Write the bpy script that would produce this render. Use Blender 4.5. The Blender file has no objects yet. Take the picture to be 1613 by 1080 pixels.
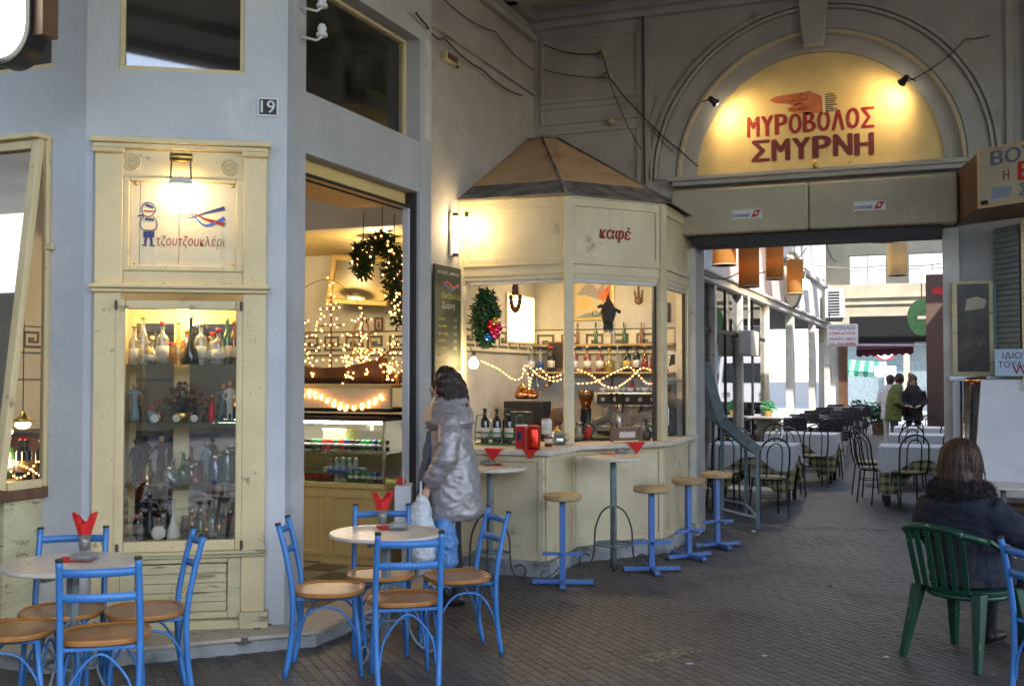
import bpy, bmesh, math, random
from math import sin, cos, pi, radians, atan2, sqrt
from mathutils import Vector, Matrix, Euler, noise
random.seed(7)
SC = bpy.context.scene
COL = SC.collection
# ------------------------------------------------------------------ camera, sky, sun, exposure
EYE = 1.65; FPX = 1700.0; YAW = radians(21.9); PIT = math.atan(50 / 1700)
cam_d = bpy.data.cameras.new('camera'); cam_d.sensor_width = 36; cam_d.lens = FPX / 1613 * 36
cam_d.clip_start = 0.05; cam_d.clip_end = 900
cam = bpy.data.objects.new('camera', cam_d); COL.objects.link(cam)
cam.location = (0, 0, EYE); cam.rotation_euler = (pi / 2 + PIT, 0, YAW)
SC.camera = cam
SUN_EL = radians(44); SUN_DIR = Vector((0.72, -0.69, 0)).normalized()      # horizontal direction towards the sun
W = bpy.data.worlds.new('World'); SC.world = W; W.use_nodes = True
wn = W.node_tree; bg = wn.nodes['Background']
sky = wn.nodes.new('ShaderNodeTexSky'); sky.sky_type = 'NISHITA'; sky.sun_disc = False
sky.sun_elevation = SUN_EL; sky.sun_rotation = atan2(SUN_DIR.x, SUN_DIR.y)
sky.dust_density = 1.2; sky.altitude = 50
wn.links.new(sky.outputs[0], bg.inputs[0]); bg.inputs[1].default_value = 0.15
sd = bpy.data.lights.new('sun', 'SUN'); sd.energy = 2.1; sd.angle = radians(.5); sd.color = (1, .96, .90)
sun = bpy.data.objects.new('sun', sd); COL.objects.link(sun)
sun.rotation_euler = Vector((-SUN_DIR.x * cos(SUN_EL), -SUN_DIR.y * cos(SUN_EL), -sin(SUN_EL))).to_track_quat('-Z', 'Y').to_euler()
vs = SC.view_settings; vs.view_transform = 'Standard'; vs.look = 'None'; vs.gamma = 1; vs.use_curve_mapping = False
vs.exposure = 2.2
SC.render.engine = 'CYCLES'
cy = SC.cycles; cy.max_bounces = 8; cy.diffuse_bounces = 5; cy.glossy_bounces = 4; cy.transmission_bounces = 6; cy.transparent_max_bounces = 16
cy.use_denoising = True; cy.sample_clamp_indirect = 6; cy.caustics_reflective = False; cy.caustics_refractive = False
# ------------------------------------------------------------------ surveying: where a sight line meets a plane of the place
def ray(px, py):
    x = (px - 806.5) / FPX; y = -(py - 540) / FPX
    f = cos(PIT) - y * sin(PIT); z = sin(PIT) + y * cos(PIT)
    return x * cos(YAW) - f * sin(YAW), x * sin(YAW) + f * cos(YAW), z
def G(px, py, z=0.0):
    a, b, c = ray(px, py); t = (z - EYE) / c; return Vector((a * t, b * t, z))
def WX(px, py, X):
    a, b, c = ray(px, py); t = X / a; return Vector((X, b * t, EYE + c * t))
def WY(px, py, Y):
    a, b, c = ray(px, py); t = Y / b; return Vector((a * t, Y, EYE + c * t))
def PJ(X, Y, Z):
    Z -= EYE; r = X * cos(YAW) + Y * sin(YAW); f = -X * sin(YAW) + Y * cos(YAW)
    fw = f * cos(PIT) + Z * sin(PIT)
    if fw < .1: return None
    return 806.5 + FPX * r / fw, 540 - FPX * (-f * sin(PIT) + Z * cos(PIT)) / fw
def head(r, f):                     # heading given as (to the camera's right, away from it) -> rotation about z of a thing that faces +Y
    X = r * cos(YAW) - f * sin(YAW); Y = r * sin(YAW) + f * cos(YAW)
    return atan2(Y, X) - pi / 2
# ------------------------------------------------------------------ mesh builder
class MB:
    def __init__(s): s.v = []; s.f = []; s.m = []; s.cur = 0; s.X = None
    def add(s, vs_, fs):
        n = len(s.v)
        if s.X is not None: vs_ = [s.X @ Vector(p) for p in vs_]
        s.v += [tuple(p) for p in vs_]; s.f += [tuple(i + n for i in f) for f in fs]; s.m += [s.cur] * len(fs); return s
    def box(s, x0, x1, y0, y1, z0, z1):
        x0, x1 = min(x0, x1), max(x0, x1); y0, y1 = min(y0, y1), max(y0, y1); z0, z1 = min(z0, z1), max(z0, z1)
        return s.add([(x0,y0,z0),(x1,y0,z0),(x1,y1,z0),(x0,y1,z0),(x0,y0,z1),(x1,y0,z1),(x1,y1,z1),(x0,y1,z1)],
              [(0,3,2,1),(4,5,6,7),(0,1,5,4),(1,2,6,5),(2,3,7,6),(3,0,4,7)])
    def bar(s, a, b, w, h, up=(0, 0, 1)):       # a bar of w x h section from a to b
        a = Vector(a); b = Vector(b); d = (b - a); L = d.length; d.normalize(); u = Vector(up)
        sx = d.cross(u)
        if sx.length < 1e-4: sx = d.cross(Vector((0, 1, 0)))
        sx.normalize(); u = sx.cross(d)
        P = []
        for q in (a, b):
            for i, j in ((-1,-1),(1,-1),(1,1),(-1,1)): P.append(q + sx * w / 2 * i + u * h / 2 * j)
        return s.add(P, [(0,1,2,3),(7,6,5,4),(0,4,5,1),(1,5,6,2),(2,6,7,3),(3,7,4,0)])
    def tube(s, pts, r, n=8, closed=False, caps=True):
        pts = [Vector(p) for p in pts]; N = len(pts); rr = r if isinstance(r, (list, tuple)) else [r] * N
        P = []; prev = None
        for i, p in enumerate(pts):
            if closed: t = pts[(i + 1) % N] - pts[i - 1]
            else: t = pts[min(i + 1, N - 1)] - pts[max(i - 1, 0)]
            if t.length < 1e-9: t = Vector((0, 0, 1))
            t.normalize()
            if prev is None:
                u = t.orthogonal().normalized()
            else:
                u = prev - t * prev.dot(t)
                u = u.normalized() if u.length > 1e-6 else t.orthogonal().normalized()
            prev = u; w = t.cross(u)
            for k in range(n):
                a = 2 * pi * k / n; P.append(p + (u * cos(a) + w * sin(a)) * rr[i])
        F = []
        for i in range(N if closed else N - 1):
            j = (i + 1) % N
            for k in range(n): F.append((i*n+k, i*n+(k+1)%n, j*n+(k+1)%n, j*n+k))
        if caps and not closed: F.append(tuple(range(n))[::-1]); F.append(tuple((N-1)*n + k for k in range(n)))
        return s.add(P, F)
    def lathe(s, prof, n=16, c=(0, 0, 0), sx=1, sy=1):      # prof: (r, z)
        P = []; F = []; c = Vector(c)
        for r, z in prof:
            for k in range(n):
                a = 2 * pi * k / n; P.append((c.x + r * cos(a) * sx, c.y + r * sin(a) * sy, c.z + z))
        for i in range(len(prof) - 1):
            for k in range(n): F.append((i*n+k, i*n+(k+1)%n, (i+1)*n+(k+1)%n, (i+1)*n+k))
        if prof[0][0] > 1e-5: F.append(tuple(range(n))[::-1])
        if prof[-1][0] > 1e-5: F.append(tuple((len(prof)-1)*n + k for k in range(n)))
        return s.add(P, F)
    def prism(s, poly, y0, y1):     # poly in XZ, extruded along y
        n = len(poly); P = [(x, y0, z) for x, z in poly] + [(x, y1, z) for x, z in poly]
        F = [tuple(range(n)), tuple(range(n, 2*n))[::-1]] + [(i, n + i, n + (i+1) % n, (i+1) % n) for i in range(n)]
        return s.add(P, F)
    def prismz(s, poly, z0, z1):    # poly in XY counter-clockwise
        n = len(poly); P = [(x, y, z0) for x, y in poly] + [(x, y, z1) for x, y in poly]
        F = [tuple(range(n))[::-1], tuple(range(n, 2*n))] + [(i, (i+1) % n, n + (i+1) % n, n + i) for i in range(n)]
        return s.add(P, F)
    def ball(s, c, r, n=8, m=6, sc=(1, 1, 1)):
        c = Vector(c); P = [(c.x, c.y, c.z - r*sc[2])]; F = []
        for i in range(1, m):
            t = -pi/2 + pi*i/m
            for k in range(n):
                a = 2*pi*k/n; P.append((c.x + r*cos(t)*cos(a)*sc[0], c.y + r*cos(t)*sin(a)*sc[1], c.z + r*sin(t)*sc[2]))
        P.append((c.x, c.y, c.z + r*sc[2]))
        for k in range(n): F.append((0, 1+(k+1)%n, 1+k))
        for i in range(m-2):
            for k in range(n): F.append((1+i*n+k, 1+i*n+(k+1)%n, 1+(i+1)*n+(k+1)%n, 1+(i+1)*n+k))
        t = len(P)-1
        for k in range(n): F.append((t, 1+(m-2)*n+k, 1+(m-2)*n+(k+1)%n))
        return s.add(P, F)
    def loft(s, rings, n=20):       # rings: (centre, rx, ry, rotz)
        P = []; F = []
        for c, rx, ry, rz in rings:
            for k in range(n):
                a = 2*pi*k/n; x = rx*cos(a); y = ry*sin(a)
                P.append((c[0] + x*cos(rz) - y*sin(rz), c[1] + x*sin(rz) + y*cos(rz), c[2]))
        for i in range(len(rings)-1):
            for k in range(n): F.append((i*n+k, i*n+(k+1)%n, (i+1)*n+(k+1)%n, (i+1)*n+k))
        F.append(tuple(range(n))[::-1]); F.append(tuple((len(rings)-1)*n+k for k in range(n)))
        return s.add(P, F)
    def mesh(s, name, mats, smooth=False):
        me = bpy.data.meshes.new(name); me.from_pydata(s.v, [], s.f)
        for m_ in (mats if isinstance(mats, (list, tuple)) else [mats]): me.materials.append(m_)
        me.polygons.foreach_set('material_index', s.m)
        if smooth: me.polygons.foreach_set('use_smooth', [True] * len(s.f))
        me.update(); return me
def pmat(o):
    M = Matrix.LocRotScale(o.location, o.rotation_euler, o.scale)
    return pmat(o.parent) @ M if o.parent else M
LABELS = {}
def setp(o, label=None, cat=None, group=None, kind=None):
    if label: o['label'] = label
    if cat: o['category'] = cat; LABELS.setdefault(label, []).append(o.name)
    if group: o['group'] = group
    if kind: o['kind'] = kind
    return o
def thing(name, label, cat, loc=(0, 0, 0), rz=0.0, group=None):
    o = bpy.data.objects.new(name, None); o.empty_display_size = .1; COL.objects.link(o)
    o.location = loc; o.rotation_euler = (0, 0, rz); return setp(o, label, cat, group)
def ob(name, mb, mats, parent=None, world=False, smooth=False, bevel=0, loc=None, rot=None, seg=2):
    me = mb if isinstance(mb, bpy.types.Mesh) else None
    if me is None:
        if world and parent is not None:
            I = pmat(parent).inverted(); mb.v = [tuple(I @ Vector(p)) for p in mb.v]
        me = mb.mesh(name, mats, smooth)
    o = bpy.data.objects.new(name, me); COL.objects.link(o)
    if parent is not None: o.parent = parent
    if loc is not None: o.location = loc
    if rot is not None: o.rotation_euler = rot
    if bevel:
        b = o.modifiers.new('bevel', 'BEVEL'); b.width = bevel; b.segments = seg; b.limit_method = 'ANGLE'; b.angle_limit = radians(40)
        me.polygons.foreach_set('use_smooth', [True] * len(me.polygons))
        w = o.modifiers.new('wn', 'WEIGHTED_NORMAL'); w.keep_sharp = True
    return o
def one(name, mb, mats, label, cat, group=None, kind=None, loc=None, **k):       # a thing that is one mesh
    if loc is not None:
        L = Vector(loc); mb.v = [tuple(Vector(p) - L) for p in mb.v]; k['loc'] = L
    return setp(ob(name, mb, mats, **k), label, cat, group, kind)
def struct(name, mb, mats, **k): return setp(ob(name, mb, mats, **k), kind='structure')
KIDS = {}
def kids(o): return [c for c in bpy.data.objects if c.parent == o]
def dup(o, loc, rz=0.0, label=None, parent=None, kmap=None):
    if kmap is None:
        kmap = {}
        for c in bpy.data.objects:
            if c.parent: kmap.setdefault(c.parent.name, []).append(c)
    c = o.copy(); COL.objects.link(c)
    if parent is not None: c.parent = parent
    else:
        c.location = loc; c.rotation_euler = (0, 0, rz)
        if label: setp(c, label, c.get('category'))
    for ch in kmap.get(o.name, []): dup(ch, None, 0, None, c, kmap)
    return c
# ------------------------------------------------------------------ materials
def mat(name, col, rough=.6, metal=0.0, col2=None, scale=6.0, mixlo=.35, mixhi=.65, bump=0.0, bscale=60.0, wear=None, wearlo=.6, wearhi=.68, wscale=4.0,
        rvar=0.0, stretch=None, spec=.5, coat=0.0, trans=0.0, sss=0.0, stain=None, grain=0.0, objvar=0.0, alpha=1.0):
    m = bpy.data.materials.new(name); m.use_nodes = True; nt = m.node_tree; B = nt.nodes['Principled BSDF']
    N = nt.nodes.new; L = nt.links.new
    B.inputs['Base Color'].default_value = (*col, 1); B.inputs['Roughness'].default_value = rough; B.inputs['Metallic'].default_value = metal
    B.inputs['Specular IOR Level'].default_value = spec; B.inputs['Coat Weight'].default_value = coat; B.inputs['Alpha'].default_value = alpha
    if trans: B.inputs['Transmission Weight'].default_value = trans
    tc = N('ShaderNodeTexCoord'); vec = tc.outputs['Object']
    if stretch:
        mp = N('ShaderNodeMapping'); mp.inputs['Scale'].default_value = stretch; L(vec, mp.inputs[0]); vec = mp.outputs[0]
    out = None
    def nz(sc, det=5):
        n = N('ShaderNodeTexNoise'); n.inputs['Scale'].default_value = sc; n.inputs['Detail'].default_value = det; n.inputs['Roughness'].default_value = .62
        L(vec, n.inputs['Vector']); return n.outputs['Fac']
    def ramp(src, lo, hi):
        r = N('ShaderNodeMapRange'); r.inputs['From Min'].default_value = lo; r.inputs['From Max'].default_value = hi; r.interpolation_type = 'SMOOTHSTEP'
        L(src, r.inputs['Value']); return r.outputs['Result']
    def mixc(a, b, f):
        x = N('ShaderNodeMix'); x.data_type = 'RGBA'
        if isinstance(a, tuple): x.inputs[6].default_value = (*a, 1)
        else: L(a, x.inputs[6])
        if isinstance(b, tuple): x.inputs[7].default_value = (*b, 1)
        else: L(b, x.inputs[7])
        if isinstance(f, float): x.inputs[0].default_value = f
        else: L(f, x.inputs[0])
        return x.outputs[2]
    out = col
    if col2: out = mixc(col, col2, ramp(nz(scale), mixlo, mixhi))
    if wear: out = mixc(out, wear, ramp(nz(wscale, 9), wearlo, wearhi))
    if stain:      # thin streaks and cracks with a shape of their own
        mp2 = N('ShaderNodeMapping'); mp2.inputs['Scale'].default_value = (9, 9, .9); L(tc.outputs['Object'], mp2.inputs[0])
        n2 = N('ShaderNodeTexNoise'); n2.inputs['Scale'].default_value = 1.6; n2.inputs['Detail'].default_value = 9; n2.inputs['Roughness'].default_value = .7; L(mp2.outputs[0], n2.inputs['Vector'])
        r_ = ramp(n2.outputs['Fac'], .60, .76); mlt = N('ShaderNodeMath'); mlt.operation = 'MULTIPLY'; mlt.inputs[1].default_value = .55; L(r_, mlt.inputs[0]); out = mixc(out, stain, mlt.outputs[0])
    if grain or objvar:
        h = N('ShaderNodeHueSaturation')
        if isinstance(out, tuple): h.inputs['Color'].default_value = (*out, 1)
        else: L(out, h.inputs['Color'])
        if grain:
            r = N('ShaderNodeMapRange'); r.inputs['To Min'].default_value = 1 - grain; r.inputs['To Max'].default_value = 1 + grain; L(nz(bscale, 3), r.inputs['Value']); val = r.outputs[0]
        if objvar:
            oi = N('ShaderNodeObjectInfo'); r2 = N('ShaderNodeMapRange'); r2.inputs['To Min'].default_value = 1 - objvar; r2.inputs['To Max'].default_value = 1 + objvar
            L(oi.outputs['Random'], r2.inputs['Value'])
            if grain:
                mm = N('ShaderNodeMath'); mm.operation = 'MULTIPLY'; L(val, mm.inputs[0]); L(r2.outputs[0], mm.inputs[1]); val = mm.outputs[0]
            else: val = r2.outputs[0]
        L(val, h.inputs['Value']); out = h.outputs[0]
    if not isinstance(out, tuple): L(out, B.inputs['Base Color'])
    if rvar:
        r = N('ShaderNodeMapRange'); r.inputs['To Min'].default_value = max(0, rough - rvar); r.inputs['To Max'].default_value = min(1, rough + rvar)
        L(nz(scale * 1.7), r.inputs['Value']); L(r.outputs[0], B.inputs['Roughness'])
    if bump:
        b = N('ShaderNodeBump'); b.inputs['Strength'].default_value = bump; b.inputs['Distance'].default_value = .01
        L(nz(bscale, 6), b.inputs['Height']); L(b.outputs[0], B.inputs['Normal'])
    return m
def emis(name, col, st):
    m = bpy.data.materials.new(name); m.use_nodes = True; B = m.node_tree.nodes['Principled BSDF']
    B.inputs['Base Color'].default_value = (*col, 1); B.inputs['Emission Color'].default_value = (*col, 1); B.inputs['Emission Strength'].default_value = st
    return m
def glassm(name, tint=(1, 1, 1), refl=.12, rough=.02, dirt=.0):
    m = bpy.data.materials.new(name); m.use_nodes = True; nt = m.node_tree; nt.nodes.clear(); N = nt.nodes.new; L = nt.links.new
    o = N('ShaderNodeOutputMaterial'); t = N('ShaderNodeBsdfTransparent'); t.inputs[0].default_value = (*tint, 1)
    g = N('ShaderNodeBsdfGlossy'); g.inputs['Roughness'].default_value = rough; g.inputs[0].default_value = (1, 1, 1, 1)
    fr = N('ShaderNodeFresnel'); fr.inputs[0].default_value = 1.5
    ma = N('ShaderNodeMath'); ma.operation = 'MULTIPLY_ADD'; ma.inputs[1].default_value = 1; ma.inputs[2].default_value = refl - .04; L(fr.outputs[0], ma.inputs[0])
    x = N('ShaderNodeMixShader'); L(ma.outputs[0], x.inputs[0]); L(t.outputs[0], x.inputs[1]); L(g.outputs[0], x.inputs[2]); last = x.outputs[0]
    if dirt:
        tc = N('ShaderNodeTexCoord'); n = N('ShaderNodeTexNoise'); n.inputs['Scale'].default_value = 5; n.inputs['Detail'].default_value = 8; L(tc.outputs['Object'], n.inputs[0])
        r = N('ShaderNodeMapRange'); r.inputs['From Min'].default_value = .35; r.inputs['To Max'].default_value = dirt; L(n.outputs[0], r.inputs['Value'])
        d = N('ShaderNodeBsdfDiffuse'); d.inputs[0].default_value = (.45, .43, .38, 1)
        y = N('ShaderNodeMixShader'); L(r.outputs[0], y.inputs[0]); L(last, y.inputs[1]); L(d.outputs[0], y.inputs[2]); last = y.outputs[0]
    L(last, o.inputs[0]); return m
M = {}
M['blue_wall'] = mat('blue_wall', (.48, .515, .555), .75, col2=(.54, .565, .59), scale=2.2, bump=.45, bscale=45, wear=(.60, .61, .61), wearlo=.60, wearhi=.74, wscale=3, grain=.08, stain=(.27, .28, .29))
M['grey_wall'] = mat('grey_wall', (.45, .44, .42), .8, col2=(.36, .35, .335), scale=1.6, bump=.4, bscale=40, wear=(.20, .19, .18), wearlo=.62, wearhi=.78, wscale=2.2, grain=.08, stain=(.17, .16, .15))
M['white_wall'] = mat('white_wall', (.66, .65, .62), .8, col2=(.52, .51, .48), scale=1.1, bump=.3, wear=(.35, .32, .28), wearlo=.66, wearhi=.8, wscale=2)
M['pink_wall'] = mat('pink_wall', (.60, .47, .42), .8, col2=(.5, .4, .36), scale=1.5, bump=.2)
M['cream'] = mat('cream', (.70, .58, .33), .5, col2=(.62, .51, .29), scale=3, bump=.25, bscale=60, wear=(.34, .27, .16), wearlo=.62, wearhi=.70, wscale=9, grain=.05, stain=(.30, .24, .15))
M['cream_old'] = mat('cream_old', (.60, .55, .33), .62, col2=(.50, .45, .28), scale=4, bump=.3, bscale=50, wear=(.25, .20, .13), wearlo=.56, wearhi=.66, wscale=7, stretch=(.5, 1, 3), grain=.07)
M['kiosk_cream'] = mat('kiosk_cream', (.69, .60, .40), .5, col2=(.60, .52, .34), scale=2.2, bump=.2, bscale=60, wear=(.34, .28, .18), wearlo=.60, wearhi=.74, wscale=4, grain=.05, stain=(.30, .24, .16))
M['dirty_cream'] = mat('dirty_cream', (.50, .45, .32), .7, col2=(.42, .37, .27), scale=2, bump=.25, wear=(.22, .19, .14), wearlo=.6, wearhi=.8, wscale=3)
M['white_paint'] = mat('white_paint', (.62, .61, .56), .55, col2=(.5, .48, .43), scale=3, bump=.25, wear=(.25, .22, .18), wearlo=.6, wearhi=.7, wscale=8)
M['shop_wall'] = mat('shop_wall', (.56, .54, .46), .8, col2=(.5, .48, .42), scale=2, bump=.1)
M['shop_yellow'] = mat('shop_yellow', (.68, .50, .20), .55, col2=(.6, .44, .17), scale=2, bump=.05)
M['dark_key'] = mat('dark_key', (.09, .09, .08), .6, objvar=.2)
M['frieze'] = mat('frieze', (.60, .56, .44), .7, col2=(.52, .48, .38))
M['dark'] = mat('dark', (.025, .022, .02), .6)
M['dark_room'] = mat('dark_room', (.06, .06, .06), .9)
M['black_metal'] = mat('black_metal', (.02, .02, .022), .35, .3, rvar=.1)
M['chair_blue'] = mat('chair_blue', (.042, .175, .47), .38, col2=(.055, .21, .54), scale=5, wear=(.12, .11, .11), wearlo=.66, wearhi=.69, wscale=22, rvar=.12, objvar=.06)
M['pole_blue'] = mat('pole_blue', (.06, .15, .42), .45, col2=(.08, .18, .44), scale=9, wear=(.10, .08, .07), wearlo=.64, wearhi=.7, wscale=16)
M['pole_grey'] = mat('pole_grey', (.20, .26, .28), .5, col2=(.15, .19, .2), scale=8, wear=(.14, .09, .06), wearlo=.62, wearhi=.7, wscale=14)
M['iron'] = mat('iron', (.08, .075, .07), .5, .5, wear=(.14, .07, .04), wearlo=.55, wearhi=.7, wscale=12)
M['seat_wood'] = mat('seat_wood', (.40, .18, .045), .33, col2=(.33, .14, .034), scale=3, stretch=(1, 5, 1), coat=.1, objvar=.1)
M['stool_wood'] = mat('stool_wood', (.46, .32, .15), .45, col2=(.36, .24, .11), scale=5, stretch=(1, 6, 1), bump=.1, objvar=.15)
M['marble'] = mat('marble', (.66, .62, .55), .3, col2=(.56, .51, .44), scale=9, wear=(.42, .38, .33), wearlo=.6, wearhi=.72, wscale=6, rvar=.1, grain=.06)
M['stone_step'] = mat('stone_step', (.50, .45, .37), .6, col2=(.40, .37, .32), scale=5, bump=.3, wear=(.2, .18, .16), wearlo=.6, wearhi=.74, wscale=5)
M['plinth'] = mat('plinth', (.34, .36, .38), .8, col2=(.24, .25, .26), scale=6, bump=.5, bscale=30, wear=(.12, .11, .1), wearlo=.56, wearhi=.7, wscale=6)
M['paver'] = mat('paver', (.094, .089, .086), .55, col2=(.078, .073, .070), scale=3, bump=.5, bscale=50, rvar=.14, objvar=.28, grain=.15)
M['paver_mass'] = mat('paver_mass', (.094, .089, .086), .55, col2=(.078, .070, .065), scale=11, mixlo=.42, mixhi=.58, wear=(.055, .05, .048), wearlo=.5, wearhi=.66, wscale=1.1, bump=.5, bscale=50, rvar=.14, grain=.2)
M['mortar'] = mat('mortar', (.155, .142, .125), .9, col2=(.08, .075, .07), scale=2.3, bump=.4)
M['asphalt'] = mat('asphalt', (.09, .088, .085), .8, bump=.3)
M['street_pale'] = mat('street_pale', (.38, .36, .33), .8, col2=(.3, .28, .26), scale=.7)
M['orange_cloth'] = mat('orange_cloth', (.62, .41, .24), .75, col2=(.53, .34, .19), scale=3, bump=.15, wear=(.22, .15, .1), wearlo=.6, wearhi=.8, wscale=3)
M['roof_band'] = mat('roof_band', (.25, .22, .205), .8, col2=(.10, .09, .09), scale=6, bump=.3)
M['red'] = mat('red', (.55, .02, .015), .5)
M['sign_red'] = mat('sign_red', (.26, .014, .014), .6, wear=(.40, .25, .10), wearlo=.62, wearhi=.66, wscale=26)
M['maroon'] = mat('maroon', (.14, .02, .03), .7)
M['sign_blue'] = mat('sign_blue', (.03, .10, .40), .5)
M['navy'] = mat('navy', (.02, .03, .14), .6)
M['grey_letter'] = mat('grey_letter', (.13, .14, .2), .6, wear=(.45, .42, .32), wearlo=.62, wearhi=.68, wscale=25)
M['sign_white'] = mat('sign_white', (.66, .66, .68), .5)
M['napkin'] = mat('napkin', (.62, .018, .015), .8, bump=.2, bscale=90)
M['lunette'] = mat('lunette', (.68, .53, .25), .6, col2=(.60, .46, .20), scale=3.4, stain=(.25, .16, .06), grain=.08, wear=(.3, .2, .08), wearlo=.66, wearhi=.76, wscale=5, bump=.08)
M['hand_orange'] = mat('hand_orange', (.52, .17, .06), .7, col2=(.42, .12, .05), scale=12)
M['glass'] = glassm('glass', (.97, .98, .97), .045)
M['glass_old'] = glassm('glass_old', (.90, .92, .90), .06, .03, .05)
M['glass_dark'] = glassm('glass_dark', (.5, .53, .56), .12, .03, .03)
M['glass_shelf'] = glassm('glass_shelf', (.72, .86, .80), .15)
M['mirror'] = mat('mirror', (.06, .05, .042), .22, 0, spec=.35, col2=(.10, .09, .075), scale=4, wear=(.16, .14, .11), wearlo=.6, wearhi=.7, wscale=9)
M['steel'] = mat('steel', (.5, .5, .5), .28, 1.0, rvar=.1)
M['brass'] = mat('brass', (.55, .38, .12), .3, 1.0)
M['copper'] = mat('copper', (.70, .28, .12), .22, 1.0, rvar=.08)
M['silver_coat'] = mat('silver_coat', (.30, .28, .295), .40, .35, col2=(.40, .37, .38), scale=8, bump=.45, bscale=14, rvar=.05, stretch=(.6, .6, 1.5))
M['navy_coat'] = mat('navy_coat', (.013, .017, .032), .85, col2=(.010, .013, .024), scale=8, bump=.5, bscale=50)
M['fur'] = mat('fur', (.012, .009, .008), .95, bump=.8, bscale=120)
M['hair_dark'] = mat('hair_dark', (.05, .022, .015), .45, col2=(.016, .008, .007), scale=30, bump=.5, bscale=90)
M['hair_brown'] = mat('hair_brown', (.105, .050, .027), .42, col2=(.03, .014, .009), scale=22, stretch=(3, 3, .35), bump=.6, bscale=60)
M['skin'] = mat('skin', (.55, .32, .22), .5)
M['lilac_wall'] = mat('lilac_wall', (.44, .445, .46), .8, col2=(.38, .38, .385), scale=1.6, bump=.4, bscale=40, wear=(.2, .2, .2), wearlo=.64, wearhi=.78, wscale=2.2, grain=.06)
M['green_coat'] = mat('green_coat', (.10, .13, .03), .8, bump=.3, bscale=30)
M['dark_cloth'] = mat('dark_cloth', (.02, .02, .025), .85, bump=.3)
M['denim'] = mat('denim', (.05, .08, .16), .85)
M['bag_plastic'] = mat('bag_plastic', (.62, .66, .70), .35, bump=.6, bscale=25, trans=.0)
M['paper_bag'] = mat('paper_bag', (.55, .56, .60), .6)
M['green_plastic'] = mat('green_plastic', (.008, .055, .032), .36, wear=(.30, .38, .32), wearlo=.655, wearhi=.68, wscale=20, stretch=(1, 1, .5), rvar=.1)
M['tablecloth'] = mat('tablecloth', (.76, .77, .80), .8, bump=.2, bscale=12)
def checkcloth():
    m = mat('check_cloth', (.45, .4, .2), .8); nt = m.node_tree; N = nt.nodes.new; L = nt.links.new; B = nt.nodes['Principled BSDF']
    tc = N('ShaderNodeTexCoord'); cols = []
    for ax in (0, 2):
        sp = N('ShaderNodeSeparateXYZ'); L(tc.outputs['Object'], sp.inputs[0])
        a = N('ShaderNodeMath'); a.operation = 'MULTIPLY'; a.inputs[1].default_value = 10.0; L(sp.outputs[ax], a.inputs[0])
        f = N('ShaderNodeMath'); f.operation = 'FRACT'; L(a.outputs[0], f.inputs[0])
        g = N('ShaderNodeMath'); g.operation = 'GREATER_THAN'; g.inputs[1].default_value = .55; L(f.outputs[0], g.inputs[0]); cols.append(g)
    s = N('ShaderNodeMath'); s.operation = 'ADD'; L(cols[0].outputs[0], s.inputs[0]); L(cols[1].outputs[0], s.inputs[1])
    h = N('ShaderNodeMath'); h.operation = 'MULTIPLY'; h.inputs[1].default_value = .5; L(s.outputs[0], h.inputs[0])
    x = N('ShaderNodeMix'); x.data_type = 'RGBA'; x.inputs[6].default_value = (.5, .44, .22, 1); x.inputs[7].default_value = (.07, .08, .05, 1); L(h.outputs[0], x.inputs[0]); L(x.outputs[2], B.inputs['Base Color'])
    return m
M['check'] = checkcloth()
M['bistro_seat'] = mat('bistro_seat', (.45, .36, .2), .6, bump=.3, bscale=90)
M['lamp_cloth'] = None
M['bulb'] = emis('bulb', (1, .78, .42), 12)
M['spot_bulb'] = emis('spot_bulb', (1, .85, .55), 22)
M['fairy'] = emis('fairy', (1, .43, .14), 1.25)
M['lightbox'] = emis('lightbox', (.95, 1, .85), 1.6)
M['green'] = mat('green', (.012, .05, .015), .6, col2=(.02, .08, .025), scale=9, bump=.3)
M['board_green'] = mat('board_green', (.035, .045, .028), .7, col2=(.05, .06, .04), scale=5)
M['chalk_yellow'] = mat('chalk_yellow', (.45, .42, .08), .9)
M['chalk_white'] = mat('chalk_white', (.5, .5, .48), .9)
M['old_wood'] = mat('old_wood', (.22, .20, .17), .8, col2=(.14, .125, .11), scale=5, stretch=(1, 1, 6), bump=.5)
M['brown_wood'] = mat('brown_wood', (.16, .08, .04), .5, col2=(.10, .05, .025), scale=4, stretch=(4, 4, .7), bump=.1)
M['garlic'] = mat('garlic', (.10, .035, .022), .6)
M['wine'] = mat('wine', (.008, .012, .008), .12, coat=.5)
M['paper'] = mat('paper', (.6, .57, .5), .7)
M['gold_frame'] = mat('gold_frame', (.55, .38, .12), .4, .3, bump=.2)
def glassbody(name, col, rough=.08):
    m = bpy.data.materials.new(name); m.use_nodes = True; nt = m.node_tree; nt.nodes.clear(); N = nt.nodes.new; L = nt.links.new
    o = N('ShaderNodeOutputMaterial'); t = N('ShaderNodeBsdfTransparent'); t.inputs[0].default_value = (*col, 1)
    g = N('ShaderNodeBsdfGlossy'); g.inputs['Roughness'].default_value = rough
    d = N('ShaderNodeBsdfDiffuse'); d.inputs[0].default_value = (col[0]*.45, col[1]*.45, col[2]*.45, 1)
    x = N('ShaderNodeMixShader'); x.inputs[0].default_value = .14; L(t.outputs[0], x.inputs[1]); L(g.outputs[0], x.inputs[2])
    y = N('ShaderNodeMixShader'); y.inputs[0].default_value = .35; L(x.outputs[0], y.inputs[1]); L(d.outputs[0], y.inputs[2])
    L(y.outputs[0], o.inputs[0]); return m
for nm, c in (('clear', (.85, .88, .86)), ('amber', (.60, .28, .06)), ('green', (.12, .40, .14)), ('blue', (.15, .30, .60)), ('yellow', (.85, .70, .25)), ('teal', (.20, .50, .45)), ('rose', (.7, .25, .2))):
    M['g_' + nm] = glassbody('g_' + nm, c)
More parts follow.
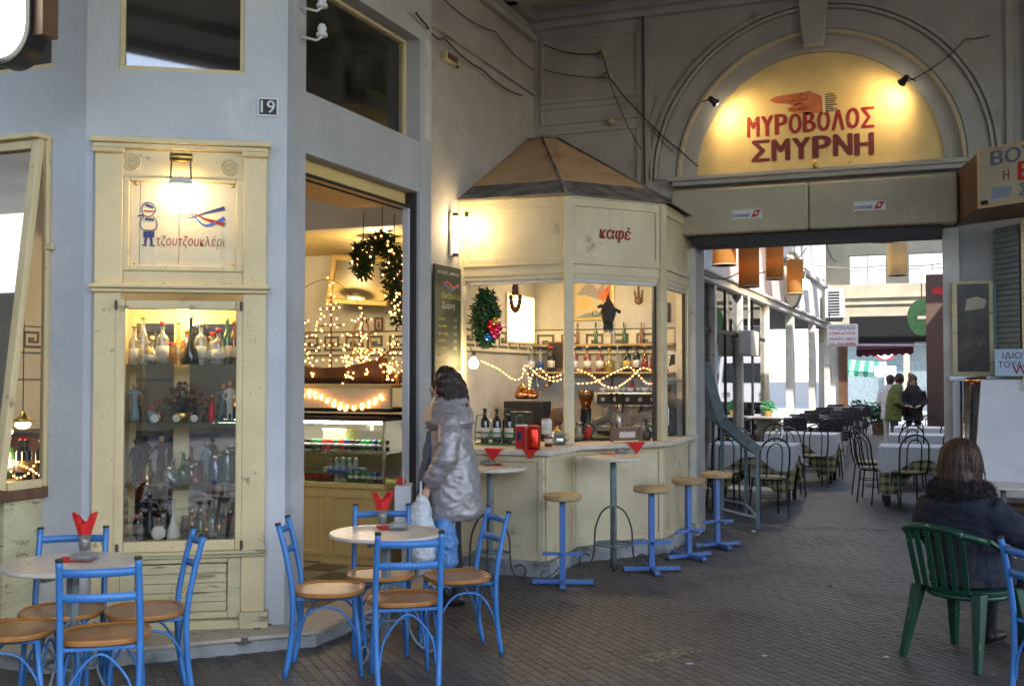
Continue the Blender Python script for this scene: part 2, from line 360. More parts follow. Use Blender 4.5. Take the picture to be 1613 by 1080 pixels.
def lampcloth(name, col):
    m = mat(name, col, .8, bump=.1, bscale=30); B = m.node_tree.nodes['Principled BSDF']
    nt = m.node_tree; o = nt.nodes['Material Output']; t = nt.nodes.new('ShaderNodeBsdfTranslucent'); t.inputs[0].default_value = (*col, 1)
    x = nt.nodes.new('ShaderNodeMixShader'); x.inputs[0].default_value = .45
    nt.links.new(B.outputs[0], x.inputs[1]); nt.links.new(t.outputs[0], x.inputs[2]); nt.links.new(x.outputs[0], o.inputs[0]); return m
M['lamp_cloth'] = lampcloth('lamp_cloth', (.52, .26, .06)); M['lamp_pale'] = lampcloth('lamp_pale', (.60, .48, .26))
# ------------------------------------------------------------------ lettering
FONT_CACHE = {}
def text_mb(s, w, h, mb=None, y=0.0, x0=0.0, z0=0.0, shear=0.0, bold=0.0, depth=.002, spacing=1.0):
    cu = bpy.data.curves.new('t', 'FONT'); cu.body = s; cu.size = 1; cu.shear = shear; cu.resolution_u = 3; cu.space_character = spacing
    o = bpy.data.objects.new('t', cu); me = bpy.data.meshes.new_from_object(o)
    P = [v.co.copy() for v in me.vertices]; F = [tuple(p.vertices) for p in me.polygons]
    bpy.data.objects.remove(o); bpy.data.curves.remove(cu)
    mb = mb or MB()
    if not P: bpy.data.meshes.remove(me); return mb
    lx = min(p.x for p in P); hx = max(p.x for p in P); ly = min(p.y for p in P); hy = max(p.y for p in P)
    Q = [(x0 + (p.x - lx) / (hx - lx) * w, y, z0 + (p.y - ly) / (hy - ly) * h) for p in P]
    bw = abs(bold) * h * .55; offs = [(0, 0)] + ([(bw, 0), (-bw, 0), (0, bw*.35), (0, -bw*.35)] if bold > 0 else [])
    for k, (dx, dz) in enumerate(offs): mb.add([(p[0]+dx, p[1]-.00025*k, p[2]+dz) for p in Q], F)
    bpy.data.meshes.remove(me); return mb
def remesh(mb, mats, vox=.012, smooth=4, name='body', disp=0.0, dscale=12.0, keepmat=False):
    me = mb.mesh(name, mats); o = bpy.data.objects.new('tmp', me); COL.objects.link(o)
    r = o.modifiers.new('r', 'REMESH'); r.mode = 'VOXEL'; r.voxel_size = vox
    s = o.modifiers.new('s', 'SMOOTH'); s.iterations = smooth; s.factor = .5
    dg = bpy.context.evaluated_depsgraph_get(); out = bpy.data.meshes.new_from_object(o.evaluated_get(dg))
    bpy.data.objects.remove(o); bpy.data.meshes.remove(me)
    if disp:
        no = [v.normal.copy() for v in out.vertices]
        for v, n in zip(out.vertices, no):
            q = v.co * dscale; v.co += n * disp * (noise.noise(q) + .6 * (1 - 2 * abs(noise.noise(q * 1.9 + Vector((3, 1, 5))))))
    out.polygons.foreach_set('use_smooth', [True] * len(out.polygons)); out.update()
    if not out.materials:
        for m_ in (mats if isinstance(mats, (list, tuple)) else [mats]): out.materials.append(m_)
    return out
def point(name, loc, e, col=(1, .72, .40), r=.04, parent=None):
    l = bpy.data.lights.new(name, 'POINT'); l.energy = e; l.color = col; l.shadow_soft_size = r
    o = bpy.data.objects.new(name, l); COL.objects.link(o); o.location = loc
    if parent is not None: o.parent = parent
    return o
# ================================================================== the ground
STEP = [(-9, 4.62), (-4.66, 4.62), (-3.58, 5.70), (-3.58, 8.02), (-4.6, 8.02), (-9, 8.02)]
def inpoly(x, y, P):
    c = False; n = len(P)
    for i in range(n):
        x1, y1 = P[i]; x2, y2 = P[i-1]
        if (y1 > y) != (y2 > y) and x < (x2-x1)*(y-y1)/(y2-y1)+x1: c = not c
    return c
PL = [(-4.3, 8.27), (-3.03, 8.27), (-3.03, 9.1), (-2.40, 9.9), (-2.40, 11.2), (-4.3, 11.2)]     # kiosk plinth
g = struct('ground', MB().box(-150, 150, -60, 260, -.5, -.04), M['asphalt'])
paving = struct('paving', MB().box(-9, 7, -4, 12.2, -.04, -.0045), M['mortar'])
struct('passage_floor', MB().box(-4.6, 4.6, 12.2, 36, -.04, -.001), mat('passage_stone', (.088, .083, .079), .6, col2=(.072, .067, .064), scale=3, bump=.3, bscale=30, rvar=.15, grain=.15, wear=(.11, .10, .095), wearlo=.6, wearhi=.75, wscale=2))
def pavers():
    rnd = random.Random(3); ca, sa = cos(radians(135.4)), sin(radians(135.4)); L, Wd = .20, .062; gp = .005
    cells = []
    for i in range(-50, 110):
        off = rnd.random() * L if i % 2 else 0
        off = (L/2 if i % 2 else 0) + rnd.uniform(-.01, .01)
        for j in range(-40, 75):
            u = j * L + off; v = i * Wd      # u along the brick, v across
            x = -2 + u * ca - v * sa * -1; y = 7 + u * sa + v * ca * -1
            if not (3.2 < y < 12.2 and -8 < x < 5): continue
            p = PJ(x, y, 0)
            if p is None or not (-420 < p[0] < 2030) or p[1] > 1190: continue
            if inpoly(x, y, STEP) or inpoly(x, y, PL): continue
            vis = -10 < p[0] < 1620 and p[1] < 1078
            cells.append((x, y, vis, x*x + y*y))
    cells.sort(key=lambda c: c[3]); near = [c for c in cells if c[2]][:300]; ns = set((c[0], c[1]) for c in near)
    mb = MB()
    hx, hy, b = (L-gp)/2, (Wd-gp)/2, .004
    def brick(mb):
        P = [(-hx,-hy,-.03),(hx,-hy,-.03),(hx,hy,-.03),(-hx,hy,-.03),(-hx,-hy,-.002),(hx,-hy,-.002),(hx,hy,-.002),(-hx,hy,-.002),
             (-hx+b,-hy+b,0),(hx-b,-hy+b,0),(hx-b,hy-b,0),(-hx+b,hy-b,0)]
        return mb.add(P, [(0,1,5,4),(1,2,6,5),(2,3,7,6),(3,0,4,7),(4,5,9,8),(5,6,10,9),(6,7,11,10),(7,4,8,11),(8,9,10,11)])
    me = brick(MB()).mesh('paver', M['paver'])
    def sink(x, y): return -.001 + .001 * noise.noise(Vector((x * 1.3, y * 1.3, 0))) + rnd.uniform(-.0007, .0007)
    for x, y, vis, d in near:
        o = bpy.data.objects.new('paver', me); COL.objects.link(o); o.parent = paving
        o.location = (x, y, sink(x, y)); o.rotation_euler = (rnd.uniform(-.012, .012), rnd.uniform(-.006, .006), radians(135.4) + rnd.uniform(-.012, .012))
    big = MB(); ms = [M['paver_mass']]
    for x, y, vis, d in cells:
        if (x, y) in ns: continue
        big.X = Matrix.Translation((x, y, sink(x, y))) @ Euler((rnd.uniform(-.012, .012), rnd.uniform(-.006, .006), radians(135.4) + rnd.uniform(-.012, .012))).to_matrix().to_4x4()
        big.cur = rnd.choice((0, 0, 1, 2)); brick(big)
    big.X = None
    m2 = mat('paver_b', (.092, .083, .077), .52, col2=(.074, .067, .063), scale=9, wear=(.055, .05, .048), wearlo=.5, wearhi=.66, wscale=1.1, bump=.5, bscale=50, rvar=.14, grain=.2)
    m3 = mat('paver_c', (.112, .10, .09), .6, col2=(.088, .08, .074), scale=9, wear=(.055, .05, .048), wearlo=.5, wearhi=.66, wscale=1.1, bump=.5, bscale=50, rvar=.14, grain=.2)
    setp(ob('paver_field', big, [M['paver_mass'], m2, m3], paving), kind='stuff')
pavers()
# the stone doorstep round the corner shop
st = thing('doorstep', 'long pale stone step running round the corner shop', 'step', (-4.2, 6, 0))
ob('riser', MB().prismz(STEP, -.02, .075), M['plinth'], st, world=True, bevel=.008)
ob('tread', MB().prismz([(-9, 4.59), (-4.65, 4.59), (-3.55, 5.69), (-3.55, 8.05), (-4.6, 8.05), (-9, 8.05)], .075, .10), M['stone_step'], st, world=True, bevel=.006)
# ================================================================== the corner shop (chamfered corner)
B0 = Vector((-4.86, 5.11, 0)); AB = atan2(.64, 1.02); WB = 1.204
shop = thing('corner_shop', 'pale blue corner shop building with a cut-off corner and open doorway', 'building', (-6, 7.5, 0))
bw = M['blue_wall']
# face A: one big opening for the bay, one for the upper window
wa = MB(); Y0, Y1 = 5.11, 5.36; xr = -4.86
wa.box(-5.13, xr, Y0, Y1, .1, 5.62); wa.box(-9, -7.3, Y0, Y1, .1, 5.62); wa.box(-7.3, -5.13, Y0, Y1, .1, .94); wa.box(-7.3, -5.13, Y0, Y1, 3.10, 3.56); wa.box(-7.3, -5.13, Y0, Y1, 5.1, 5.62)
ob('wall', wa, bw, shop, world=True)
# face B in its own frame
FB = Matrix.Translation(B0) @ Matrix.Rotation(AB, 4, 'Z')
def fb(mb=None): mb = mb or MB(); mb.X = FB; return mb
t = .25
wb = fb(); wb.box(0, .065, 0, t, .1, 5.62); wb.box(1.078, WB, 0, t, .1, 5.62); wb.box(.065, 1.078, 0, t, 3.06, 3.53); wb.box(.065, .19, 0, t, 3.53, 5.62); wb.box(.94, 1.078, 0, t, 3.53, 5.62); wb.box(.19, .94, 0, t, 5.15, 5.62)
ob('wall', wb, bw, shop, world=True)
sb = fb(); sb.box(.0, .045, -.006, 0, .1, 5.6); sb.box(.172, .178, -.003, 0, 3.09, 5.6)
ob('pilaster_strip', sb, bw, shop, world=True)
# side wall with the doorway
sw = MB(); X0, X1 = -3.80, -4.08
sw.box(X0, -4.02, 5.755, 5.90, .1, 5.62)
sw.box(X0, -3.94, 7.52, 7.72, .1, 4.28)
ob('wall', sw, M['lilac_wall'], shop, world=True)
ob('beam', MB().box(X0, X1, 5.90, 7.52, 3.07, 3.475), M['lilac_wall'], shop, world=True, bevel=.01)
ob('beam', MB().box(X0, X1, 5.90, 7.72, 4.28, 5.62), M['lilac_wall'], shop, world=True)
ob('wall', MB().box(-4.2, -4.4, 8.5, 11.1, .1, 5.62).prismz([(-3.95, 7.722), (-4.2, 8.5), (-4.4, 8.5), (-4.03, 7.722)], .1, 5.62), M['grey_wall'], shop, world=True)
ob('lintel', MB().box(-3.90, -4.42, 5.90, 7.46, 2.97, 3.068), M['shop_yellow'], shop, world=True)
ob('door_track', MB().tube([(-3.86, 5.9, 2.955), (-3.86, 7.5, 2.955)], .012).tube([(-3.93, 5.9, 2.94), (-3.93, 7.5, 2.94)], .008), M['dark'], shop, world=True)
ob('jamb_and_gap', MB().box(-3.86, -3.915, 7.45, 7.475, .1, 2.97), M['blue_wall'], shop, world=True, bevel=.004)
ob('jamb_and_gap', MB().box(-3.825, -3.90, 7.48, 7.518, .1, 3.06), M['dark'], shop, world=True)  # dark-coloured strip stands in for the black gap beside the jamb
ob('pilaster', MB().box(-3.79, -3.80, 7.60, 7.70, 3.5, 4.3).box(-4.19, -4.2, 8.35, 8.36, 2.2, 5.5), M['white_paint'], shop, world=True)
# upper windows: frame > pane
def window(parent, X, x0, x1, z0, z1, fr=.05, depth=.06, mf='cream', glass='glass_dark', y=.02, bars=()):
    f = MB(); f.X = X
    f.box(x0, x1, y, y+depth, z0, z0+fr); f.box(x0, x1, y, y+depth, z1-fr, z1); f.box(x0, x0+fr, y, y+depth, z0+fr, z1-fr); f.box(x1-fr, x1, y, y+depth, z0+fr, z1-fr)
    for b in bars: f.box(b-.02, b+.02, y+.004, y+depth-.004, z0+fr, z1-fr)
    w = ob('window_frame', f, M[mf], parent, world=True, bevel=.004)
    p = MB(); p.X = X; p.box(x0+fr-.005, x1-fr+.005, y+depth*.4, y+depth*.4+.006, z0+fr-.005, z1-fr+.005)
    q = ob('pane', p, M[glass], parent, world=True); q.parent = w
    return w
window(shop, FB, .19, .94, 3.53, 5.15, .03, glass='glass_dark')
window(shop, Matrix.Translation((0, 5.11, 0)), -7.3, -5.13, 3.56, 5.1, .035)
SXM = Matrix.Translation((-3.8, 0, 0)) @ Matrix.Rotation(pi/2, 4, 'Z')      # local x -> world Y, local y -> world -X
window(shop, SXM, 5.90, 7.52, 3.475, 4.28, .025, glass='glass_old', y=.12)
# interior shell
inn = M['shop_wall']
ob('back_wall', MB().box(-8.6, -4.4, 10.7, 10.85, .1, 5.6), inn, shop, world=True)
ob('side_wall', MB().box(-8.75, -8.6, 5.36, 10.85, .1, 5.6), inn, shop, world=True)
ob('upper_floor', MB().box(-8.6, -4.4, 8.7, 10.7, 3.02, 3.08), M['shop_yellow'], shop, world=True)
ob('upper_floor_edge', MB().box(-8.6, -4.4, 8.62, 8.7, 3.0, 3.30), M['blue_wall'], shop, world=True, bevel=.006)
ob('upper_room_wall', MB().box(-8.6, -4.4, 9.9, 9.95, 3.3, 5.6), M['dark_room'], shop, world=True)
rl = MB(); rl.tube([(-8.6, 8.66, 4.15), (-4.4, 8.66, 4.15)], .018); rl.tube([(-8.6, 8.66, 3.42), (-4.4, 8.66, 3.42)], .012)
x = -8.5
while x < -4.45: rl.tube([(x, 8.66, 3.3), (x, 8.66, 4.15)], .008, 6); x += .16
ob('railing', rl, M['cream'], shop, world=True)
# checker floor of the shop: each tile
fl = struct('shop_floor', MB().box(-8.6, -3.85, 5.36, 10.7, .06, .098), M['mortar'])
tl = MB().box(-.148, .148, -.148, .148, 0, .008); ta = tl.mesh('tile', mat('tile_cream', (.52, .47, .36), .25, col2=(.45, .4, .3), objvar=.1)); tb = MB().box(-.148, .148, -.148, .148, 0, .008).mesh('tile', mat('tile_dark', (.10, .08, .06), .25, objvar=.2))
for i in range(17):
    for j in range(10):
        x, y = -4.05 - .3*i, 5.72 + .3*j
        if x < -6.8 or not (abs(x) < 9): continue
        if y < 5.9 and x > -4.5: pass
        o = bpy.data.objects.new('tile', ta if (i+j) % 2 else tb); COL.objects.link(o); o.parent = fl; o.location = (x, y, .098)
# Greek key frieze: strip > key
def key_mesh(W_=.24, H_=.17):
    # one meander unit drawn as raised strips
    m = MB(); t = .018; y0, y1 = -.006, 0
    def r(x0, x1, z0, z1): m.box(x0*W_, x1*W_, y0, y1, z0*H_, z1*H_)
    a = .105; b = a * W_ / H_
    r(0, 1, 0, b); r(0, a, b, 1-b); r(0, .84, 1-b, 1); r(.84-a, .84, .30, 1-b); r(.26, .84-a, .30, .30+b); r(.26, .26+a, .30+b, .62); r(.26+a, .56, .62-b, .62)
    return m.mesh('key', M['dark_key'])
KEY = key_mesh(.235, .17)
def frieze(parent, M4, L, z=1.86, skip=None):
    f = MB(); f.X = M4; f.box(0, L, -.008, 0, z, z+.29)
    s = ob('frieze', f, M['frieze'], parent, world=True)
    e = MB(); e.X = M4; e.box(0, L, -.014, -.008, z+.005, z+.02); e.box(0, L, -.014, -.008, z+.27, z+.285)
    q = ob('border', e, M['dark_key'], parent, world=True); q.parent = s
    n = int(L / .28)
    for i in range(n):
        o = bpy.data.objects.new('key', KEY); COL.objects.link(o); o.parent = s
        I = pmat(parent).inverted() @ M4 @ Matrix.Translation((.02 + i*.28, -.009, z+.06)); o.location = I.to_translation(); o.rotation_euler = I.to_euler()
frieze(shop, Matrix.Translation((-8.6, 10.7, 0)), 4.2)
frieze(shop, Matrix.Translation((-8.6, 5.4, 0)) @ Matrix.Rotation(pi/2, 4, 'Z') , 5.2)
# ================================================================== ceiling of the hall
ce = struct('ceiling', MB().box(-15.5, 8.5, -1.2, 11.5, 5.62, 5.8), M['grey_wall'])
for yy in (-.6, .5, 2.5, 4.5, 6.5, 8.5, 10.3):
    ob('ceiling_beam', MB().box(-9, 8.3, yy-.06, yy+.06, 5.5, 5.62), M['grey_wall'], ce)
ob_ = thing('opposite_building', 'unseen grey building across the street behind the viewer, added to block low sky', 'building', (0, -19, 0))  # unseen building, put in to screen low sky from the glass
ob('wall', MB().box(-22, 22, -20, -19, 0, 6.6), M['grey_wall'], ob_, world=True); ob('shop_front', MB().box(-20, 20, -18.98, -18.9, .1, 3.0), M['old_wood'], ob_, world=True)
for i in range(12): ob('window_frame', MB().box(-19+3.3*i, -17.4+3.3*i, -18.99, -18.93, 4.0, 6.2), M['dark'], ob_, world=True)
ob_ = thing('sky_block_row', 'unseen grey row added left of the viewer to block sky reflections', 'building', (-15, 2, 0))  # unseen row, added so the leaning window mirrors less bright sky
ob('wall', MB().box(-15.6, -15, -1.2, 5.2, 0, 5.6).box(-15.6, -15, -14, -1.3, 0, 9).box(-15, -9, 5.12, 5.4, 0, 5.6), M['grey_wall'], ob_, world=True)
# ================================================================== the arch wall
AY = 11.1
arc = thing('arcade_wall', 'grey plastered wall with a round arch over the passage entrance', 'building', (-1.2, 11.3, 0))
CXA, RZ = -1.19, 3.70
def ringmesh(r0, r1, y0, y1, n=40, z=RZ, cx=CXA, a0=0, a1=pi):
    m = MB(); P = []; F = []
    for i in range(n+1):
        a = a0 + (a1-a0)*i/n
        for r, y in ((r0, y0), (r1, y0), (r1, y1), (r0, y1)): P.append((cx + r*cos(a), y, z + r*sin(a)))
    for i in range(n):
        b = i*4
        for k in range(4): F.append((b+k, b+(k+1) % 4, b+4+(k+1) % 4, b+4+k))
    F.append((0, 3, 2, 1)); F.append((n*4, n*4+1, n*4+2, n*4+3)); return m.add(P, F)
wl = MB(); R = 1.36; T = 5.62; n = 40; P = []; F = []
for i in range(n+1):
    a = pi*i/n; c, s = cos(a), sin(a)
    k = min((1.8/abs(c)) if abs(c) > 1e-6 else 9e9, ((T-RZ)/s) if s > 1e-6 else 9e9)
    for r, y in ((R, AY), (k, AY), (R, AY+.4), (k, AY+.4)): P.append((CXA + r*c, y, RZ + r*s))
for i in range(n):
    b = i*4; F += [(b, b+1, b+5, b+4), (b+2, b+6, b+7, b+3), (b, b+4, b+6, b+2)]
wl.add(P, F)
wl.box(-4.4, CXA-1.8, AY, AY+.4, 0, T); wl.box(CXA+1.8, 8.3, AY, AY+.4, 0, T)
wl.box(CXA-1.8, CXA-1.36, AY, AY+.4, 0, RZ); wl.box(CXA+1.36, CXA+1.8, AY, AY+.4, 0, RZ); wl.box(CXA-1.36, CXA+1.36, AY, AY+.4, 3.06, RZ)
wl.box(CXA-1.36, -2.40, AY, AY+.4, 0, 3.06); wl.box(.0, CXA+1.36, AY, AY+.4, 0, 3.06)
ob('wall', wl, M['grey_wall'], arc, world=True)
# mouldings of the arch
ob('arch_moulding', ringmesh(1.36, 1.40, AY-.05, AY), M['dirty_cream'], arc, world=True, bevel=.006)
ob('arch_band', ringmesh(1.41, 1.60, AY-.025, AY), M['grey_wall'], arc, world=True)
ob('arch_moulding', ringmesh(1.61, 1.64, AY-.06, AY), M['grey_wall'], arc, world=True, bevel=.006)
ob('arch_moulding', ringmesh(1.66, 1.71, AY-.035, AY), M['grey_wall'], arc, world=True, bevel=.006)
ob('arch_reveal', ringmesh(1.20, 1.36, AY+.02, AY+.10), M['grey_wall'], arc, world=True)
ob('keystone', MB().prism([(CXA-.10, 4.93), (CXA+.10, 4.93), (CXA+.15, 5.45), (CXA-.15, 5.45)], AY-.10, AY-.0), M['grey_wall'], arc, world=True, bevel=.012)
ob('sill', MB().box(-2.62, .22, AY-.13, AY, 3.60, 3.70).box(-2.66, .26, AY-.17, AY, 3.645, 3.675), M['grey_wall'], arc, world=True, bevel=.01)
ob('cornice', MB().box(-4.2, 8.2, AY-.10, AY, 5.44, 5.52).box(-4.2, 8.2, AY-.18, AY, 5.52, 5.62), M['grey_wall'], arc, world=True, bevel=.012)
ob('cornice', MB().box(-4.2, -4.08, 7.72, AY-.18, 5.5, 5.62).box(-4.2, -4.12, 7.72, AY-.1, 5.3, 5.36).box(-4.2, -4.15, 7.72, AY-.05, 4.72, 4.76), M['grey_wall'], shop, world=True, bevel=.01)
def frame_panel(parent, x0, x1, z0, z1, w=.05, y=AY, d=.025, m='grey_wall'):
    f = MB(); f.box(x0, x1, y-d, y, z0, z0+w); f.box(x0, x1, y-d, y, z1-w, z1); f.box(x0, x0+w, y-d, y, z0+w, z1-w); f.box(x1-w, x1, y-d, y, z0+w, z1-w)
    return ob('wall_panel', f, M[m], parent, world=True, bevel=.006)
frame_panel(arc, -4.12, -2.98, 4.62, 5.35); frame_panel(arc, -4.12, -2.98, 4.38, 4.58, .03); frame_panel(arc, -4.12, -2.98, 3.35, 4.32)
ob('pilaster', MB().box(-2.94, -2.87, AY-.035, AY, 3.4, 5.44), M['grey_wall'], arc, world=True, bevel=.006)
ob('pilaster', MB().box(.55, .62, AY-.035, AY, 3.4, 5.44), M['grey_wall'], arc, world=True, bevel=.006)
frame_panel(arc, .70, 1.6, 3.7, 4.7); frame_panel(arc, .70, 1.6, 4.78, 5.38); frame_panel(arc, .82, 1.48, 3.85, 4.55, .03)
for q, (a, b) in enumerate(((-2.94, -2.70), (-4.0, -3.9))):
    pass
ob('pilaster', MB().box(-2.60, -2.40, AY-.06, AY, .12, 3.05).box(-2.63, -2.37, AY-.08, AY, 0, .12).box(-2.52, -2.505, AY-.075, AY-.06, .3, 3.0), M['white_paint'], arc, world=True, bevel=.006)
ob('pilaster', MB().box(-.02, .13, AY-.06, AY, 0, 3.05), M['white_paint'], arc, world=True, bevel=.006)
frieze(arc, Matrix.Translation((-4.18, AY, 0)), 1.55)
frieze(shop, Matrix.Translation((-4.2, 9.2, 0)) @ Matrix.Rotation(pi/2, 4, 'Z'), 1.9)
# lunette board with its lettering and pointing hand
lun = thing('lunette_sign', 'half-round yellow sign with a pointing hand above the passage', 'sign', (CXA, AY+.05, RZ))
pts = [(1.20*cos(pi*i/36), 1.17*sin(pi*i/36)) for i in range(37)]
ob('panel', MB().prism([(x, z+.02) for x, z in pts], .0, .04), M['lunette'], lun)
def wl_px(px, py, y=AY+.04): v = WY(px, py, y); return v.x - CXA, v.z - RZ
def letters(parent, s, p0, p1, base0, hpx, m, bold=.02, shear=0, y=-.006, name='letter'):
    # p0, p1 = first and last lower pixel corners; one mesh per letter, spread along the line
    n = len(s); a = wl_px(*p0); b = wl_px(*p1); tot = b[0]-a[0]; cw = tot/n
    for i, ch in enumerate(s):
        if ch == ' ': continue
        jz = random.uniform(-.006, .006)
        mb = text_mb(ch, cw*.80, hpx, y=y + .003 - .0014*(i % 2), x0=a[0]+cw*(i+.08), z0=a[1]+(b[1]-a[1])*(i/n)+jz, bold=bold, shear=shear)
        ob(name, mb, m, parent)
letters(lun, 'MYPOBOΛOΣ', (1176, 216), (1379, 199), 0, .205, M['sign_red'], .07)
letters(lun, 'ΣMYPNH', (1183, 255), (1379, 242), 0, .215, M['maroon'], .11)
hp = [(1212,158),(1222,152),(1240,149),(1262,146),(1275,143),(1290,150),(1294,152),(1296,176),(1284,178),(1268,180),(1250,177),(1243,176),(1240,171),(1250,166),(1236,163),(1222,163)]
ob('hand', MB().prism([wl_px(*p) for p in hp][::-1], -.004, 0), M['hand_orange'], lun)
ob('cuff', MB().prism([wl_px(*p) for p in [(1294,150),(1298,149),(1300,177),(1296,178)]][::-1], -.006, 0), M['cream'], lun)
cf = MB()
for i in range(9):
    a = wl_px(1300, 149+i*3.2); b = wl_px(1316+random.uniform(-4, 3), 147+i*3.4); cf.bar((a[0], -.003, a[1]), (b[0], -.003, b[1]), .004, .010, up=(0,0,1))
ob('sleeve', cf, M['dark'], lun)
fn = MB()
for pl in ([(1240,160),(1252,158),(1262,160),(1250,166)], [(1250,166),(1263,163),(1270,167),(1256,172)], [(1262,146),(1258,154),(1266,158),(1272,154)], [(1246,172),(1262,173),(1274,170)]):
    fn.tube([(wl_px(*p)[0], -.006, wl_px(*p)[1]) for p in pl], .0035, 5)
ob('finger_line', fn, M['maroon'], lun)
# shutter box with two stickers
sh = thing('shutter_box', 'long cream shutter box over the passage opening with two airline stickers', 'shutter box', (-1.22, AY, 3.07))
def rbox(w, h, d, y0): return MB().box(-w/2, w/2, y0, y0+d, 0, h)
ob('cover', MB().box(-1.38, -.012, -.28, 0, 0, .46), M['dirty_cream'], sh, bevel=.03, seg=3)
ob('cover', MB().box(-.008, 1.34, -.28, 0, 0, .46), M['dirty_cream'], sh, bevel=.03, seg=3)
ob('dark_underside', MB().box(-1.2, 1.2, -.16, .25, -.10, -.002), M['dark'], sh)  # dark block across the underside of the shutter box
for cx in ((1177, 337), (1370, 324)):
    v = WY(cx[0], cx[1], AY-.281) - Vector((-1.22, AY, 3.07))
    s_ = ob('sticker', MB().box(v.x-.145, v.x+.145, -.2825, -.2805, v.z-.045, v.z+.045), M['sign_white'], sh)
    I = Vector((0, 0, 0))
    t1 = text_mb('crossair', .165, .04, y=-.2835, x0=v.x-.135, z0=v.z-.028, bold=.06, shear=.15); a = ob('print', t1, M['navy'], sh); a.parent = s_
    tb_ = MB().prism([(v.x+.035, v.z-.036), (v.x+.10, v.z-.030), (v.x+.135, v.z+.036), (v.x+.075, v.z+.036)][::-1], -.2836, -.2826); a = ob('print', tb_, M['red'], sh); a.parent = s_
    cr = MB().box(v.x+.070, v.x+.104, -.2845, -.284, v.z-.002, v.z+.010).box(v.x+.081, v.x+.093, -.2845, -.284, v.z-.014, v.z+.022); a = ob('print', cr, M['sign_white'], sh); a.parent = s_
    bl = MB().prism([(v.x+.135, v.z+.036), (v.x+.125, v.z+.012), (v.x+.141, v.z+.036)], -.2836, -.2826); a = ob('print', bl, M['navy'], sh); a.parent = s_
# two clip spots on the arch
for i, (bx, by, tx, ty, lab) in enumerate(((1128, 163, 1180, 205, 'small black clip spotlight on the left shoulder of the arch'), (1420, 131, 1380, 175, 'small black clip spotlight on the right shoulder of the arch'))):
    p = WY(bx, by, AY-.22); tgt = WY(tx, ty, AY+.04); base = WY(bx + (-22 if i == 0 else 22), by + (-2 if i == 0 else -4), AY-.05)
    d = (tgt-p).normalized(); th = thing('spotlight', lab, 'spotlight', base, 0, 'clip spotlights lighting the yellow half-round sign')
    Q = d.to_track_quat('Z', 'Y').to_matrix().to_4x4()
    m = MB(); m.X = Matrix.Translation(p) @ Q; m.lathe([(.015, -.10), (.026, -.09), (.03, -.04), (.045, .0), (.044, .002), (.03, -.02), (.001, -.025)], 14)
    ob('lamp_housing', m, M['black_metal'], th, world=True, smooth=True)
    ob('bracket', MB().tube([base, p - d*.08], .008), M['black_metal'], th, world=True)
    b_ = MB(); b_.X = Matrix.Translation(p) @ Q; b_.ball((0, 0, -.005), .022); ob('bulb', b_, M['spot_bulb'], th, world=True, smooth=True)
    l = bpy.data.lights.new('spot', 'SPOT'); l.energy = 4.8; l.color = (1, .68, .32); l.spot_size = radians(150); l.spot_blend = .9; l.shadow_soft_size = .03
    o = bpy.data.objects.new('spot_light', l); COL.objects.link(o); o.location = p + d*.03; o.rotation_euler = d.to_track_quat('-Z', 'Y').to_euler()
v = WY(1284, 258, AY-.15)
one('hanging_hook', MB().lathe([(.0, -.05), (.02, -.045), (.022, 0), (.01, .03), (.006, .06)], 10, v), M['brass'], 'little brass hook hanging under the lettering of the half-round sign', 'hook', smooth=True)
# old cables and fittings on the wall
def cable(pts, r=.006, lab='', n=5, mt='dark', nm='cable'):
    P = []
    for i in range(len(pts)-1):
        a, b = Vector(pts[i]), Vector(pts[i+1]); sag = .04*(b-a).length
        for k in range(6): t_ = k/6; P.append(a.lerp(b, t_) - Vector((0, 0, sag*4*t_*(1-t_)))  )
    P.append(Vector(pts[-1])); return one(nm, MB().tube(P, r, n), M[mt], lab, 'cable', group='old cables strung over the grey walls', loc=P[0])
w = lambda px, py: WY(px, py, AY-.07)
cable([w(856,70), w(900,84), w(948,84), w(960,122), w(1012,182), w(1075,240), w(1100,262)], .007, 'cable sagging from the wall corner past a porcelain fitting to the arch')
cable([w(856,110), w(958,122), w(985,190), w(1010,235)], .005, 'thin cable dropping from the porcelain fitting towards the kiosk roof')
cable([w(1012,20), w(1014,120), w(1014,200), w(1016,300)], .009, 'dark upright cable along the narrow pilaster left of the arch')
cable([w(1425,130), w(1480,100), w(1520,62), w(1560,56)], .005, 'cable from the right spotlight up to the right pilaster')
cable([w(1060,240), w(1020,195), w(1035,150)], .004, 'short loose wire hanging beside the arch moulding')
s2 = lambda px, py, X=-4.15: WX(px, py, X)
cable([WX(655,20,-3.76), WX(672,40,-3.76), s2(700,60), s2(760,110), s2(822,150)], .008, 'cable running along the side wall above the junction box')
cable([s2(700,0), s2(780,50), s2(840,110)], .006, 'upper cable along the side wall under the ceiling')
def porcelain(p, lab, nm='porcelain_fitting', s=1.0, d=(0, -1, 0)):
    m = MB(); m.X = Matrix.Translation(p) @ Vector(d).to_track_quat('Z', 'Y').to_matrix().to_4x4(); m.lathe([(.05*s, 0), (.05*s, .02*s), (.03*s, .03*s), (.04*s, .045*s), (.04*s, .06*s), (.0, .07*s)], 14)
    return one(nm, m, M['dirty_cream'], lab, 'wall fitting', loc=p, smooth=True)
porcelain(WY(950, 86, AY), 'dirty round porcelain fitting high on the wall where a cable turns down')
porcelain(WY(957, 122, AY), 'lower round porcelain fitting from which cables fan out')
porcelain(WY(963, 192, AY), 'small drop-shaped fitting alone on the grey wall panel above the kiosk roof', s=.9)
p = s2(703, 95, -4.2)
jb = thing('junction_box', 'old yellowed junction box on the grey side wall', 'junction box', p)
